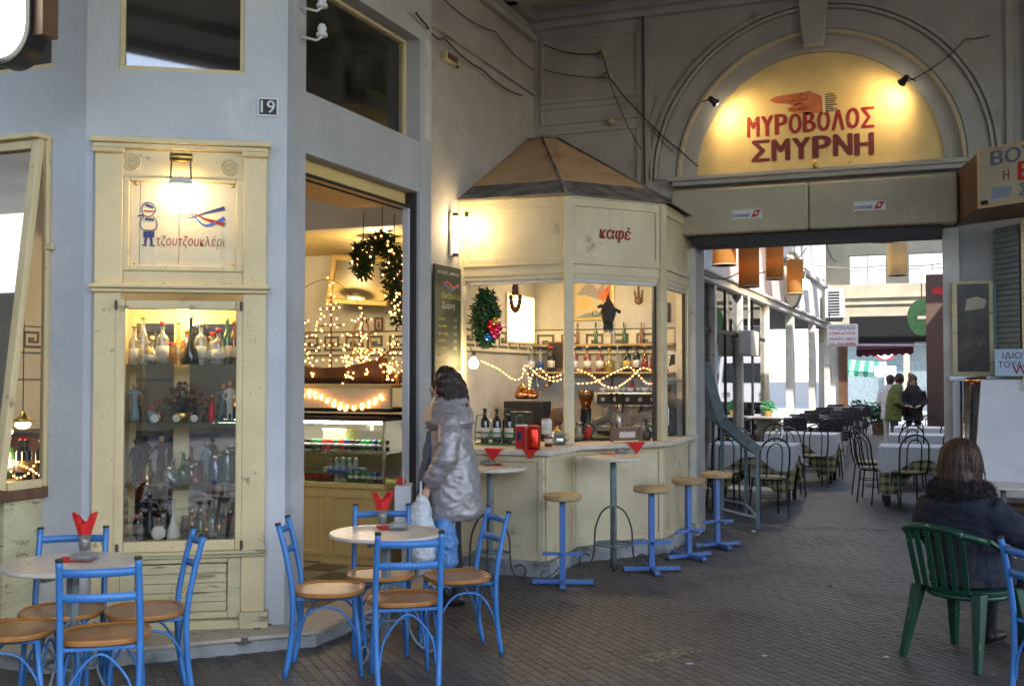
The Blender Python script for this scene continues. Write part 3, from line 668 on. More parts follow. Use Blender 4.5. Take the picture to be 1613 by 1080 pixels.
ob('box_body', MB().box(0, .07, -.14, .10, -.03, .04), M['cream_old'], jb, bevel=.01); ob('lid', MB().box(.07, .08, -.12, .08, -.022, .03), M['brown_wood'], jb); ob('cable_stub', MB().tube([(.03, .10, 0), (.03, .2, -.02)], .01), M['dark'], jb)
# insulators on the shop corner
for k, (px, py, lab) in enumerate(((483, 12, 'white porcelain insulator on an iron hook at the very top of the shop corner'), (483, 58, 'white porcelain insulator on an iron hook below another on the shop corner'))):
    p = WX(475, py, -3.79)
    th = thing('insulator', lab, 'insulator', p, 0, 'porcelain insulators on the shop corner')
    ob('hook', MB().tube([(0, 0, 0), (.06, .0, -.02), (.10, .02, -.03), (.12, .05, 0), (.12, .05, .03)], .008), M['white_paint'], th)
    ob('bell', MB().lathe([(.035, 0), (.036, .02), (.022, .03), (.03, .045), (.028, .06), (.018, .08), (0, .085)], 14, (.12, .05, .0)), M['sign_white'], th, smooth=True)
# house number plate
hn = thing('house_number', 'small dark number plate reading 19 on the blue wall', 'house number', FB @ Vector((1.075, 0, 3.33)), AB)
hx0 = (398-130)/317*WB - 1.075 ; hw = .125
ob('plate', MB().box(-.055, .075, -.012, 0, -.06, .06), M['sign_white'], hn, bevel=.003)
ob('plate_field', MB().box(-.043, .063, -.014, -.012, -.048, .048), M['dark'], hn)
ob('numerals', text_mb('19', .085, .078, y=-.0155, x0=-.033, z0=-.038, bold=.03), M['sign_white'], hn)
# ================================================================== bay window of face A (leans out towards its foot)
bay = thing('shop_window', 'cream framed display window leaning out of the blue wall with fairy lights inside', 'display window', (-5.6, 5.11, .1))
TX = -5.145; ZT, ZB = 3.10, .97; yT, yB = 5.05, 4.78
def bayp(x, z, o=0): f = (ZT-z)/(ZT-ZB); return Vector((x, yT + (yB-yT)*f + o, z))
fm = MB()
for xx in (TX, -6.3): fm.bar(bayp(xx-.03, ZB), bayp(xx-.03, ZT), .06, .05, up=(0, 1, 0))
for z in (ZB+.03, ZT-.03): fm.bar(bayp(TX-.062, z), bayp(-7.2, z), .06, .05, up=(0, 1, 0))
fr_ = ob('window_frame', fm, M['cream'], bay, world=True, bevel=.006)
pn = ob('pane', MB().add([bayp(TX-.05, ZB+.05, .01), bayp(-7.2, ZB+.05, .01), bayp(-7.2, ZT-.05, .01), bayp(TX-.05, ZT-.05, .01)], [(0, 1, 2, 3)]), M['glass'], bay, world=True)
sf = MB(); sf.bar((TX, 5.09, ZB), (TX, 5.09, ZT), .04, .03, up=(0, 1, 0)); sf.bar(bayp(TX, ZB+.02, .03), (TX, 5.07, ZB+.02), .03, .05)
ob('side_frame', sf, M['cream'], bay, world=True, bevel=.004)
ob('side_pane', MB().add([bayp(TX+.003, ZB+.03, .03), (TX+.003, 5.09, ZB+.03), (TX+.003, 5.09, ZT), bayp(TX+.003, ZT, .03)], [(0, 1, 2, 3)]), M['glass'], bay, world=True)
ob('top_board', MB().box(-7.3, TX+.02, 4.98, 5.13, 3.10, 3.13), M['cream'], bay, world=True, bevel=.004)
ob('window_sill', MB().box(-7.3, TX+.02, 4.70, 5.3, .90, .968), M['brown_wood'], bay, world=True, bevel=.01)
cb = MB().box(-7.3, TX-.03, 4.84, 5.11, .1, .90); ob('base_cabinet', cb, M['cream_old'], bay, world=True, bevel=.004)
f2 = MB(); y_ = 4.84
f2.box(-5.30, TX-.025, y_-.02, y_, .1, .9); f2.box(-6.4, -5.30, y_-.02, y_, .80, .9); f2.box(-6.4, -5.30, y_-.02, y_, .1, .24); f2.box(-6.4, -5.32, y_-.035, y_-.02, .775, .80)
ob('cabinet_moulding', f2, M['cream_old'], bay, world=True, bevel=.006)
for z in (.33, .70): ob('stud', MB().ball((-5.40, y_-.005, z), .014, sc=(1, .5, 1)), M['cream_old'], bay, world=True, smooth=True)
ob('latch', MB().box(TX+.0, TX+.06, 5.07, 5.10, 2.42, 2.455), M['cream_old'], bay, world=True, bevel=.003)
ob('display_ledge', MB().box(-7.2, TX-.04, 5.3, 5.75, .90, .968), M['brown_wood'], shop, world=True)
# ================================================================== display case in face B
case = thing('display_case', 'tall cream wooden display case built into the blue wall, lit inside', 'display case', B0, AB)
def cx(px): return (px-130)/317*WB
def cz(py): return 1.65-(py-590)*.00391
cr, co = M['cream'], M['cream_old']
ob('pilaster', MB().box(cx(147), cx(190), -.05, 0, .12, 3.03), cr, case, bevel=.006)
ob('pilaster', MB().box(cx(378), cx(415), -.05, 0, .12, 3.03), cr, case, bevel=.006)
ob('cornice', MB().box(cx(143), cx(418), -.075, 0, 3.03, 3.06).box(cx(140), cx(421), -.10, 0, 3.06, 3.095).box(cx(143), cx(192), -.085, 0, 3.0, 3.03).box(cx(376), cx(418), -.085, 0, 3.0, 3.03), cr, case, bevel=.008)
ob('top_rail', MB().box(cx(190), cx(378), -.035, 0, 2.86, 3.03), cr, case, bevel=.004)
ob('cornice', MB().box(cx(143), cx(418), -.075, 0, 2.15, 2.175).box(cx(140), cx(421), -.095, 0, 2.175, 2.20).box(cx(190), cx(378), -.035, 0, 2.20, 2.285), cr, case, bevel=.008)
f = MB(); f.box(cx(190), cx(200), -.045, 0, 2.285, 2.86); f.box(cx(366), cx(378), -.045, 0, 2.285, 2.86); f.box(cx(200), cx(366), -.045, 0, 2.285, 2.32); f.box(cx(200), cx(366), -.045, 0, 2.835, 2.86)
ob('sign_frame', f, cr, case, bevel=.006)
bds = [cx(200), cx(215), cx(276), cx(366)]
for a, b in zip(bds, bds[1:]): ob('board', MB().box(a+.002, b-.002, -.022, -.004, 2.32, 2.835), M['kiosk_cream'], case, bevel=.002)
for px in (209, 360):
    for py in (290, 418): ob('stud', MB().ball((cx(px), -.024, cz(py)), .014, sc=(1, .5, 1)), M['brass'], case, smooth=True)
def rosette(parent, x, z, y=-.035, r=.05):
    m = MB()
    for rr, d in ((r, .010), (r*.66, .016), (r*.33, .02)):
        m.tube([(x+rr*cos(a), y-.002, z+rr*sin(a)) for a in [2*pi*k/20 for k in range(20)]], .006, 6, closed=True)
    m.ball((x, y-.003, z), .010, sc=(1, .6, 1)); return ob('rosette', m, M['cream'], parent, smooth=True)
rosette(case, cx(203), cz(258), -.05 if 203 < 190 else -.036); rosette(case, cx(355), cz(262), -.036)
# child and ribbon drawing, and the name
L = MB(); gx = lambda px: cx(px); dy = -.0245
def line(pts, w, m, nm='drawing'):
    mb = MB(); P = [(cx(a), dy, cz(b)) for a, b in pts]
    ww = w if isinstance(w, (list, tuple)) else [w]*len(P)
    V = []; F = []
    for i, p in enumerate(P):
        q = Vector(P[min(i+1, len(P)-1)]) - Vector(P[max(i-1, 0)]); nrm = Vector((-q.z, 0, q.x)).normalized() * ww[i]/2
        V += [tuple(Vector(p)+nrm), tuple(Vector(p)-nrm)]
    for i in range(len(P)-1): F.append((2*i, 2*i+1, 2*i+3, 2*i+2))
    mb.add(V, F); return ob(nm, mb, M[m], case)
def smoothp(pts, n=6):
    out = []
    for i in range(len(pts)-1):
        p0 = pts[max(i-1, 0)]; p1 = pts[i]; p2 = pts[i+1]; p3 = pts[min(i+2, len(pts)-1)]
        for k in range(n):
            t = k/n; out.append(tuple(.5*((2*p1[j]) + (-p0[j]+p2[j])*t + (2*p0[j]-5*p1[j]+4*p2[j]-p3[j])*t*t + (-p0[j]+3*p1[j]-3*p2[j]+p3[j])*t**3) for j in range(len(p1))))
    out.append(pts[-1]); return out
def ribbon(pts, m): S = smoothp(pts, 6); N_ = len(S); line(S, [.002 + .028*(max(0, i/N_-.35)/.65)**1.6 for i in range(N_)], m, 'ribbon')
ribbon([(236,334),(262,330),(290,342),(318,334),(348,326)], 'navy')
ribbon([(240,340),(270,336),(296,338),(318,354),(348,342)], 'sign_blue'); dy -= .0006
ribbon([(240,342),(268,344),(296,336),(318,344),(348,352)], 'sign_red'); dy -= .0006
line(smoothp([(218,330),(222,322),(230,320),(238,326),(238,336),(230,342),(221,340),(218,330)]), .006, 'navy')
line([(222,333),(236,334)], .008, 'sign_red'); line([(224,323),(236,328)], .014, 'navy')
line([(212,342),(222,340)], .009, 'navy'); line(smoothp([(222,342),(216,350),(219,362),(238,363),(242,352),(236,342)]), .006, 'navy')
line([(223,346),(237,347)], .014, 'navy'); line([(221,370),(238,370)], .038, 'navy'); line([(225,374),(224,386)], .014, 'navy'); line([(233,374),(234,386)], .014, 'navy')
line([(219,387),(227,388)], .008, 'navy'); line([(231,387),(239,388)], .008, 'navy')
ob('lettering', text_mb('τζουτζουκλέρι', cx(348)-cx(241), .078, y=-.0245, x0=cx(241), z0=cz(391), bold=-.004, shear=.15), M['sign_red'], case)
# picture lamp above the sign
pl = thing('picture_lamp', 'small curved metal lamp lighting the painted sign on the display case', 'lamp', FB @ Vector((cx(282), 0, 2.95)), AB)
m = MB(); m.tube([(-.065, -.13, .02), (.065, -.13, .02)], .028, 10); ob('lamp_tube', m, M['brass'], pl, smooth=True)
ob('bracket', MB().tube([(-.055, -.04, .02), (-.055, -.13, .02), (-.058, -.14, -.06), (-.06, -.13, -.115)], .005).tube([(.055, -.04, .02), (.055, -.13, .02), (.058, -.14, -.06), (.06, -.13, -.115)], .005), M['iron'], pl)
ob('reflector', MB().prism([(-.075, -.145), (.075, -.145), (.06, -.115), (0, -.10), (-.06, -.115)], -.16, -.09), M['white_paint'], pl)
lb = MB().tube([(-.05, -.10, -.150), (.05, -.10, -.150)], .012, 8); ob('bulb', lb, emis('lamp_tube_glow', (1, .82, .5), 10), pl)
point('picture_light', (0, -.10, -.175), 1.9, (1, .74, .40), .03, pl)
# glass door of the case
f = MB(); gx0, gx1, gz0, gz1 = cx(195), cx(368), .64, 2.05
f.box(cx(180), gx0, -.055, -.0, .575, 2.105); f.box(gx1, cx(378), -.055, 0, .575, 2.105); f.box(gx0, gx1, -.055, 0, gz1, 2.105); f.box(gx0, gx1, -.055, 0, .575, gz0)
df = ob('door', f, cr, case, bevel=.008)
p_ = ob('pane', MB().box(gx0, gx1, -.03, -.026, gz0, gz1), M['glass'], case); p_.parent = df
for (px, py) in ((182, 482), (376, 482), (187, 858), (379, 857)):
    q = ob('hinge', MB().box(cx(px)-.008, cx(px)+.008, -.068, -.054, cz(py)-.022, cz(py)+.022).tube([(cx(px), -.07, cz(py)-.03), (cx(px), -.07, cz(py)+.03)], .006), M['iron'], case); q.parent = df
ob('ledge', MB().box(cx(150), cx(418), -.09, 0, .555, .575).box(cx(150), cx(416), -.07, 0, .535, .555), co, case, bevel=.006)
n = 5
for i in range(n): ob('board', MB().box(cx(215), cx(355), -.028, -.004, .205+.058*i, .205+.058*(i+1)-.004), co, case, bevel=.002)
f = MB(); f.box(cx(190), cx(213), -.04, 0, .16, .535); f.box(cx(357), cx(378), -.04, 0, .16, .535); f.box(cx(213), cx(357), -.04, 0, .50, .535); f.box(cx(213), cx(357), -.04, 0, .16, .20)
ob('panel_frame', f, co, case, bevel=.006)
ob('base', MB().box(cx(145), cx(420), -.08, 0, .10, .155).box(cx(143), cx(192), -.10, 0, .10, .2).box(cx(376), cx(422), -.10, 0, .1, .2), co, case, bevel=.008)
rosette(case, cx(285), cz(924), -.03, .045)
D = .36; ix0, ix1 = cx(186), cx(374)
b = MB(); b.box(ix0-.02, ix0, 0, D, .57, 2.1); b.box(ix1, ix1+.02, 0, D, .57, 2.1); b.box(ix0, ix1, 0, D, 2.08, 2.1); b.box(ix0, ix1, 0, D, .60, .625)
ob('carcass', b, M['cream'], case)
bk = MB(); bk.box(ix0, ix0+.04, D-.02, D, .625, 2.08); bk.box(cx(258), cx(284), D-.02, D, .625, 2.08); bk.box(ix1-.04, ix1, D-.02, D, .625, 2.08); bk.box(ix0+.04, cx(258), D-.02, D, 1.98, 2.08); bk.box(cx(284), ix1-.04, D-.02, D, 1.98, 2.08)
ob('back_frame', bk, M['cream'], case, bevel=.003)
ob('back_pane', MB().box(ix0+.03, ix1-.03, D-.012, D-.008, .64, 2.0), M['glass_dark'], case)
SH = [1.716, 1.357, .977, .632]
for z in SH[:3]: ob('glass_shelf', MB().box(ix0+.004, ix1-.004, .02, D-.03, z-.008, z), M['glass_shelf'], case)
ob('bulb', MB().tube([(.2, .06, 2.065), (1.0, .06, 2.065)][:1]+[(.40, .06, 2.065)], .010).tube([(.45, .06, 2.065), (.85, .06, 2.065)], .010), emis('case_tube_glow', (1, .80, .42), 7), case)
point('case_light', (.57, .10, 2.03), 2.1, (1, .70, .32), .05, case); 
# ---------------- bottles and other small wares
PROF = {
 'wine': [(.037, 0), (.038, .01), (.038, .19), (.030, .215), (.015, .235), (.0135, .29), (.015, .292), (.015, .30)],
 'round': [(.03, 0), (.045, .02), (.05, .05), (.045, .085), (.02, .11), (.011, .13), (.011, .19), (.014, .195), (.014, .205)],
 'square': [(.04, 0), (.041, .01), (.041, .15), (.036, .165), (.014, .185), (.013, .23), (.016, .232), (.016, .25)],
 'tall': [(.03, 0), (.031, .01), (.031, .17), (.022, .20), (.012, .22), (.011, .28), (.014, .282), (.014, .30)],
 'jar': [(.05, 0), (.052, .01), (.052, .10), (.04, .12), (.038, .13), (.04, .131), (.04, .145)],
 'flask': [(.045, 0), (.05, .015), (.045, .05), (.02, .10), (.011, .13), (.010, .20), (.013, .202), (.013, .21)],
}
def bottle(loc, kind, body, cap, label, group=None, s=1.0, sz=1.0, tag=None, taglo=.25, taghi=.6, cat='bottle', name='bottle'):
    t = thing(name, label, cat, loc, random.uniform(0, 6), group); P = PROF[kind]; H_ = P[-1][1]
    n = 4 if False else 14
    ob('glass_body', MB().lathe([(r*s, z*s*sz) for r, z in P], n), M[body], t, smooth=True)
    r = P[-1][0]*s*1.15; ob('cap', MB().lathe([(r, H_*s*sz-.018*s), (r, H_*s*sz+.006*s), (0, H_*s*sz+.008*s)], 10), M[cap], t, smooth=True)
    if tag:
        r = max(q[0] for q in P)*s + .0012; z0 = P[1][1]; zt = [z for q, z in P if q >= max(a[0] for a in P)-1e-3]; a, b = min(zt), max(zt); a, b = (a+(b-a)*.28)*s*sz, (a+(b-a)*.72)*s*sz
        if b-a < .02: a, b = .03*s*sz, .07*s*sz
        m = MB(); m.lathe([(r-.001, a), (r, a+.0005), (r, b-.0005), (r-.001, b)], n); ob('paper_label', m, M[tag], t, smooth=True)
    return t
ORD = ['first', 'second', 'third', 'fourth', 'fifth', 'sixth', 'seventh', 'eighth', 'ninth', 'tenth', 'eleventh', 'twelfth', 'thirteenth', 'fourteenth', 'fifteenth', 'sixteenth', 'seventeenth', 'eighteenth']
def CP(px, z, y): return FB @ Vector((cx(px), y, z))
top = [(203,.24,'tall','g_clear','brass','paper'),(216,.30,'tall','g_clear','brass',None),(228,.17,'round','g_clear','cream','paper'),(248,.26,'square','g_clear','red','paper'),(272,.27,'round','g_yellow','gold_frame',None),
       (284,.22,'square','g_amber','gold_frame','paper'),(293,.30,'flask','wine','gold_frame',None),(308,.26,'square','g_clear','cream','paper'),(326,.20,'square','g_clear','red','paper'),(337,.22,'square','g_clear','red','paper'),(350,.29,'tall','g_green','gold_frame','paper'),(360,.28,'tall','g_rose','gold_frame','paper')]
NMC = {'g_clear': 'clear', 'g_yellow': 'yellow', 'g_amber': 'amber', 'wine': 'dark', 'g_green': 'green', 'g_rose': 'pinkish', 'g_blue': 'blue', 'g_teal': 'teal'}
for i, (px, h, k, b_, c_, tg) in enumerate(top):
    bottle(CP(px, SH[0], .09 + .09*((i*7) % 3)/2), k, b_, c_, '%s bottle on the display case top shelf, %s from the left' % (NMC[b_], ORD[i]), 'bottles on the top shelf of the display case', s=.95, sz=h/PROF[k][-1][1]/.95, tag=tg)
def figure(loc, rz, h, mats_, label, group, hat=False, arms=1.0, cat='figurine', skirt=False):
    t = thing('figurine', label, cat, loc, rz, group); k = h
    b = MB(); b.cur = 0
    if skirt: b.loft([((0, 0, .03*k), .15*k, .13*k, 0), ((0, 0, .45*k), .08*k, .06*k, 0), ((0, 0, .55*k), .06*k, .045*k, 0)], 12)
    else:
        for s in (-1, 1): b.tube([(s*.055*k, 0, .02*k), (s*.05*k, 0, .25*k), (s*.045*k, 0, .5*k)], [.032*k, .035*k, .055*k], 8)
    b.loft([((0, 0, .46*k), .085*k, .06*k, 0), ((0, 0, .6*k), .075*k, .055*k, 0), ((0, 0, .76*k), .11*k, .06*k, 0), ((0, 0, .82*k), .05*k, .04*k, 0)], 12)
    for s in (-1, 1): b.tube([(s*.10*k, 0, .77*k), (s*(.13+.08*arms)*k, -.02*k, .62*k), (s*(.10+.14*arms)*k, -.05*k, (.5+.1*arms)*k)], [.035*k, .03*k, .022*k], 7)
    ob('figure_body', remesh(b, M[mats_[0]], .009 if h < .35 else .012, 2), M[mats_[0]], t)
    ob('figure_head', MB().ball((0, 0, .90*k), .065*k, 10, 8, (1, 1.05, 1.25)), M[mats_[1]], t, smooth=True)
    ob('plinth_disc', MB().lathe([(.14*k, 0), (.14*k, .02*k), (.12*k, .03*k), (0, .031*k)], 14), M['brown_wood'], t)
    if hat: ob('hat', MB().lathe([(.13*k, .95*k), (.13*k, .965*k), (.07*k, .97*k), (.06*k, 1.03*k), (0, 1.04*k)], 12), M[mats_[2]], t, smooth=True)
    return t
G2 = 'figurines in the display case'
figure(CP(204, SH[1], .12), AB+.3, .25, ('pole_grey', 'skin'), 'slim grey figurine at the left end of the second shelf of the display case', G2, skirt=True)
figure(CP(356, SH[1], .10), AB-.2, .26, ('paper', 'skin'), 'pale standing figurine at the right end of the second shelf of the display case', G2, arms=.3)
figure(CP(343, SH[1], .20), AB+.2, .24, ('pole_grey', 'skin'), 'grey figurine behind the pale one on the second shelf of the display case', G2)
figure(CP(247, SH[2], .12), AB+.1, .31, ('dark_cloth', 'skin', 'dark'), 'dark coated figurine with a hat on the third shelf of the display case', G2, hat=True, arms=.8)
figure(CP(206, SH[2], .16), AB+.5, .28, ('navy_coat', 'hair_brown'), 'dark blue figurine at the left end of the third shelf of the display case', G2, arms=.2)
figure(CP(318, SH[2], .14), AB-.5, .26, ('pole_grey', 'pole_grey'), 'plain grey statuette right of the middle of the third shelf of the display case', G2, arms=.1)
figure(CP(226, SH[3], .2), AB, .30, ('black_metal', 'black_metal'), 'black statuette at the left of the bottom shelf of the display case', G2, skirt=True)
# dried flowers: pot > stems, blossoms
fl_ = thing('dried_flowers', 'bushy reddish dried flower arrangement in the display case', 'flowers', CP(278, SH[1], .16), AB)
ob('pot', MB().lathe([(.03, 0), (.05, .01), (.06, .05), (.055, .055)], 14), M['brass'], fl_, smooth=True)
sm = MB(); bm_ = MB(); rn = random.Random(5)
for i in range(110):
    a = rn.uniform(0, 2*pi); r = rn.uniform(.02, .19); z = .07 + .16*(1-(r/.2)**2)*rn.uniform(.5, 1.1)
    p = Vector((r*cos(a), r*sin(a)*.55, z)); sm.tube([(0, 0, .04), p*.6 + Vector((0, 0, .02)), p], .0015, 3, caps=False)
    bm_.cur = rn.choice((0, 1, 2)); bm_.ball(p, rn.uniform(.006, .014), 5, 4)
ob('stems', sm, M['iron'], fl_); setp(ob('blossoms', bm_, [mat('dry_red', (.22, .05, .03), .9), mat('dry_brown', (.25, .14, .06), .9), mat('dry_green', (.09, .09, .04), .9)], fl_), kind='stuff')
for i, (px, r, mt, lab) in enumerate(((238, .026, 'steel', 'small round clock lying at the left on the second shelf of the display case'), (272, .024, 'brass', 'brass pocket watch in front of the dried flowers'), (300, .022, 'paper', 'white round clock right of the dried flowers'))):
    t = thing('small_clock', lab, 'clock', CP(px, SH[1]+r, .06), AB); m = MB(); m.tube([(0, 0, 0), (0, .018, 0)], r, 16); ob('clock_case', m, M[mt], t); m = MB().tube([(0, -.002, 0), (0, 0, 0)], r*.8, 16); ob('dial', m, M['paper'], t)
bottle(CP(327, SH[1], .08), 'tall', 'red', 'brass', 'slim red lacquered bottle beside the pale figurine in the display case', s=.6, sz=.9)
third = [(268,.15,'flask','g_teal'),(282,.19,'round','g_green'),(294,.10,'jar','g_amber'),(303,.12,'flask','g_rose'),(333,.16,'jar','g_blue'),(352,.19,'jar','g_teal'),(262,.10,'jar','g_clear')]
for i, (px, h, k, b_) in enumerate(third): bottle(CP(px, SH[2], .07+.05*(i % 3)), k, b_, 'steel', '%s %s about %d cm tall on the third shelf of the display case' % (NMC[b_], 'squat glass jar' if k == 'jar' else 'glass flask', round(h*100)), 'glassware on the third shelf of the display case', s=.8, sz=h/PROF[k][-1][1]/.8, cat='glassware', name='glass_jar' if k == 'jar' else 'glass_flask')
rv = random.Random(77)
for sh_i, zz in enumerate(SH):
    for j in range(9):
        px = 203 + j*19 + rv.uniform(-4, 4); k = rv.choice(('flask', 'round', 'jar', 'tall', 'square')); c_ = rv.choice(('wine', 'g_amber', 'iron', 'brass', 'g_green', 'brown_wood', 'pole_grey', 'g_teal')); h = rv.uniform(.07, .15) + (.06 if sh_i == 0 else 0)
        bottle(CP(px, zz, rv.uniform(.22, .30) if sh_i != 1 else rv.uniform(.24, .31)), k, c_, rv.choice(('brass', 'dark', 'steel', 'red')), 'small %s piece behind the front row on the %s shelf of the display case, %s from the left' % ({'wine': 'black', 'g_amber': 'amber', 'iron': 'dark iron', 'brass': 'brass', 'g_green': 'green', 'brown_wood': 'brown', 'pole_grey': 'grey', 'g_teal': 'teal'}[c_], ('top', 'second', 'third', 'bottom')[sh_i], ORD[j]) if False else '%s trinket at the back of the %s case shelf, %s from the left' % ({'wine': 'black', 'g_amber': 'amber', 'iron': 'dark iron', 'brass': 'brass', 'g_green': 'green', 'brown_wood': 'brown', 'pole_grey': 'grey', 'g_teal': 'teal'}[c_], ('top', 'second', 'third', 'bottom')[sh_i], ORD[j]), 'trinkets at the back of the display case', s=.62, sz=h/PROF[k][-1][1]/.62, cat='trinket', name='trinket')
low = [(268,.24,'flask','paper'),(296,.17,'tall','g_amber'),(311,.18,'tall','g_green'),(329,.19,'tall','g_clear'),(252,.15,'tall','wine'),(216,.16,'round','iron')]
for i, (px, h, k, b_) in enumerate(low): bottle(CP(px, SH[3], .08+.04*(i % 2)), k, b_, 'steel', ['cream porcelain vase in the middle of the bottom shelf', 'brown ridged bottle on the bottom shelf', 'green ridged bottle on the bottom shelf', 'clear ridged bottle near the right of the bottom shelf', 'small clear bottle left of the porcelain vase on the bottom shelf', 'round dark jug near the left of the bottom shelf'][i] + ' of the display case', s=.8, sz=h/PROF[k][-1][1]/.8)
t = thing('small_clock', 'round alarm clock standing on the bottom shelf of the display case', 'clock', CP(246, SH[3]+.045, .05), AB); ob('clock_case', MB().tube([(0, 0, 0), (0, .03, 0)], .045, 18), M['steel'], t); ob('dial', MB().tube([(0, -.003, 0), (0, -.0005, 0)], .037, 18), M['paper'], t)
t = thing('coffee_mill', 'dark old hand scale with a flat dish on the bottom shelf of the display case', 'scale', CP(345, SH[3], .12), AB)
ob('dish', MB().lathe([(.0, .235), (.05, .24), (.07, .25), (.0, .248)], 16), M['iron'], t); ob('column', MB().tube([(0, 0, 0), (.005, 0, .1), (-.01, 0, .17), (0, 0, .24)], [.02, .01, .014, .008]), M['iron'], t); ob('foot_disc', MB().lathe([(.06, 0), (.06, .01), (.02, .02)], 14), M['iron'], t); ob('arm', MB().tube([(0, 0, .12), (.08, 0, .10), (.10, 0, .02)], .005), M['sign_red'], t)
# ================================================================== kiosk
KA, KB, KC, KD = Vector((-4.2, 9.15, 0)), Vector((-3.13, 9.15, 0)), Vector((-2.48, 9.95, 0)), Vector((-2.48, 11.09, 0))
kio = thing('coffee_kiosk', 'cream octagonal coffee kiosk with a peaked roof in the corner of the arcade', 'kiosk', (-3.3, 10, 0))
kc = M['kiosk_cream']
def facet(a, b):
    d = (b-a); L = d.length; return Matrix.Translation(a) @ Matrix.Rotation(atan2(d.y, d.x), 4, 'Z'), L
for i, (a, b) in enumerate(((KA, KB), (KB, KC), (KC, KD))):
    X, L = facet(a, b)
    def mm(): m = MB(); m.X = X; return m
    e0 = .0 if i == 0 else .035; e1 = .035 if i < 2 else 0
    ob('fascia_panel', mm().box(0, L, 0, .03, 2.52, 3.24), kc, kio, world=True)
    f = mm(); f.box(e0, L-e1, -.02, -.001, 3.17, 3.245); f.box(e0, L-e1, -.02, -.001, 2.665, 2.72); f.box(.035, .075, -.02, -.001, 2.72, 3.17); f.box(L-.075, L-.035, -.02, -.001, 2.72, 3.17)
    ob('fascia_frame', f, kc, kio, world=True, bevel=.005)
    ob('rail', mm().box(e0, L-e1, -.03, -.001, 2.645, 2.665).box(e0, L-e1, -.012, -.001, 2.56, 2.645), kc, kio, world=True, bevel=.004)
    ob('shutter', mm().box(.04, L-.04, .01, .05, 2.49, 2.56).box(.04, L-.04, .0, .06, 2.48, 2.495), M['white_paint'], kio, world=True, bevel=.003)
    ob('eaves', mm().box(-.01, L+.01, -.035, .02, 3.24, 3.27), kc, kio, world=True, bevel=.006)
    # base
    zb = .12
    if i > 0:
        ob('base_panel', mm().box(0, L, 0, .04, zb, .985), kc, kio, world=True)
        f = mm(); f.box(.0, .05, -.018, -.001, zb, .985); f.box(L-.05, L, -.018, -.001, zb, .985); f.box(.05, L-.05, -.018, -.001, .93, .985); f.box(.05, L-.05, -.018, -.001, zb, .19)
        ob('base_frame', f, kc, kio, world=True, bevel=.005)
for p_, rz, nm in ((KA, 0, ''), (KB, radians(25), ''), (KC, radians(70), '')):
    m = MB(); m.X = Matrix.Translation(p_) @ Matrix.Rotation(rz, 4, 'Z'); m.box(-.045 if p_ is not KA else 0, .045, -.035, .05, 1.03 if p_ is not KA else .2, 3.25); ob('post', m, kc, kio, world=True, bevel=.008)
m = MB(); m.box(KD.x-.05, KD.x+.02, 10.98, 11.04, 1.03, 2.52); ob('post', m, kc, kio, world=True, bevel=.005)
m = MB(); X, L = facet(KB, KC); m.X = X; m.box(L-.085, L-.055, .01, .04, 1.03, 2.5); ob('window_rail', m, M['dark'], kio, world=True)
m = MB(); X, L = facet(KC, KD); m.X = X; m.box(L-.13, L-.09, .01, .04, 1.03, 2.5); m.box(.06, .08, .01, .04, 1.03, 2.5); ob('window_rail', m, M['dark'], kio, world=True)
# projecting cabinet and counter tops
ob('cabinet', MB().box(-4.2, -3.07, 8.37, 9.15, .12, .985), kc, kio, world=True, bevel=.003)
f = MB(); y_ = 8.37; f.box(-3.13, -3.075, y_-.02, y_-.001, .12, .985); f.box(-4.19, -3.13, y_-.02, y_-.001, .93, .985); f.box(-4.19, -3.13, y_-.02, y_-.001, .12, .18); f.box(-3.068, -3.05, y_, y_+.06, .12, .985); f.box(-3.068, -3.05, 9.05, 9.12, .12, .985); f.box(-3.068, -3.05, y_+.06, 9.05, .93, .985); f.box(-3.068, -3.05, y_+.06, 9.05, .12, .18)
ob('cabinet_frame', f, kc, kio, world=True, bevel=.005)
ob('counter_top', MB().prismz([(-4.19, 8.30), (-3.00, 8.30), (-2.99, 9.08), (-2.38, 9.86), (-2.38, 11.08), (-2.72, 11.08), (-2.72, 10.08), (-3.22, 9.42), (-4.19, 9.42)], .985, 1.03), M['marble'], kio, world=True, bevel=.008)
ob('plinth', MB().prismz([(-4.19, 8.32), (-3.0, 8.32), (-3.03, 9.1), (-2.40, 9.88), (-2.40, 11.05), (-4.19, 11.05)], -.02, .12), M['plinth'], kio, world=True, bevel=.012)
ob('kiosk_floor', MB().box(-4.19, -2.6, 9.5, 11.09, .121, .14), M['plinth'], kio, world=True)
ob('kiosk_ceiling', MB().prismz([(-4.19, 9.2), (-3.15, 9.2), (-2.53, 9.97), (-2.53, 11.05), (-4.19, 11.05)], 2.66, 2.70), kc, kio, world=True)
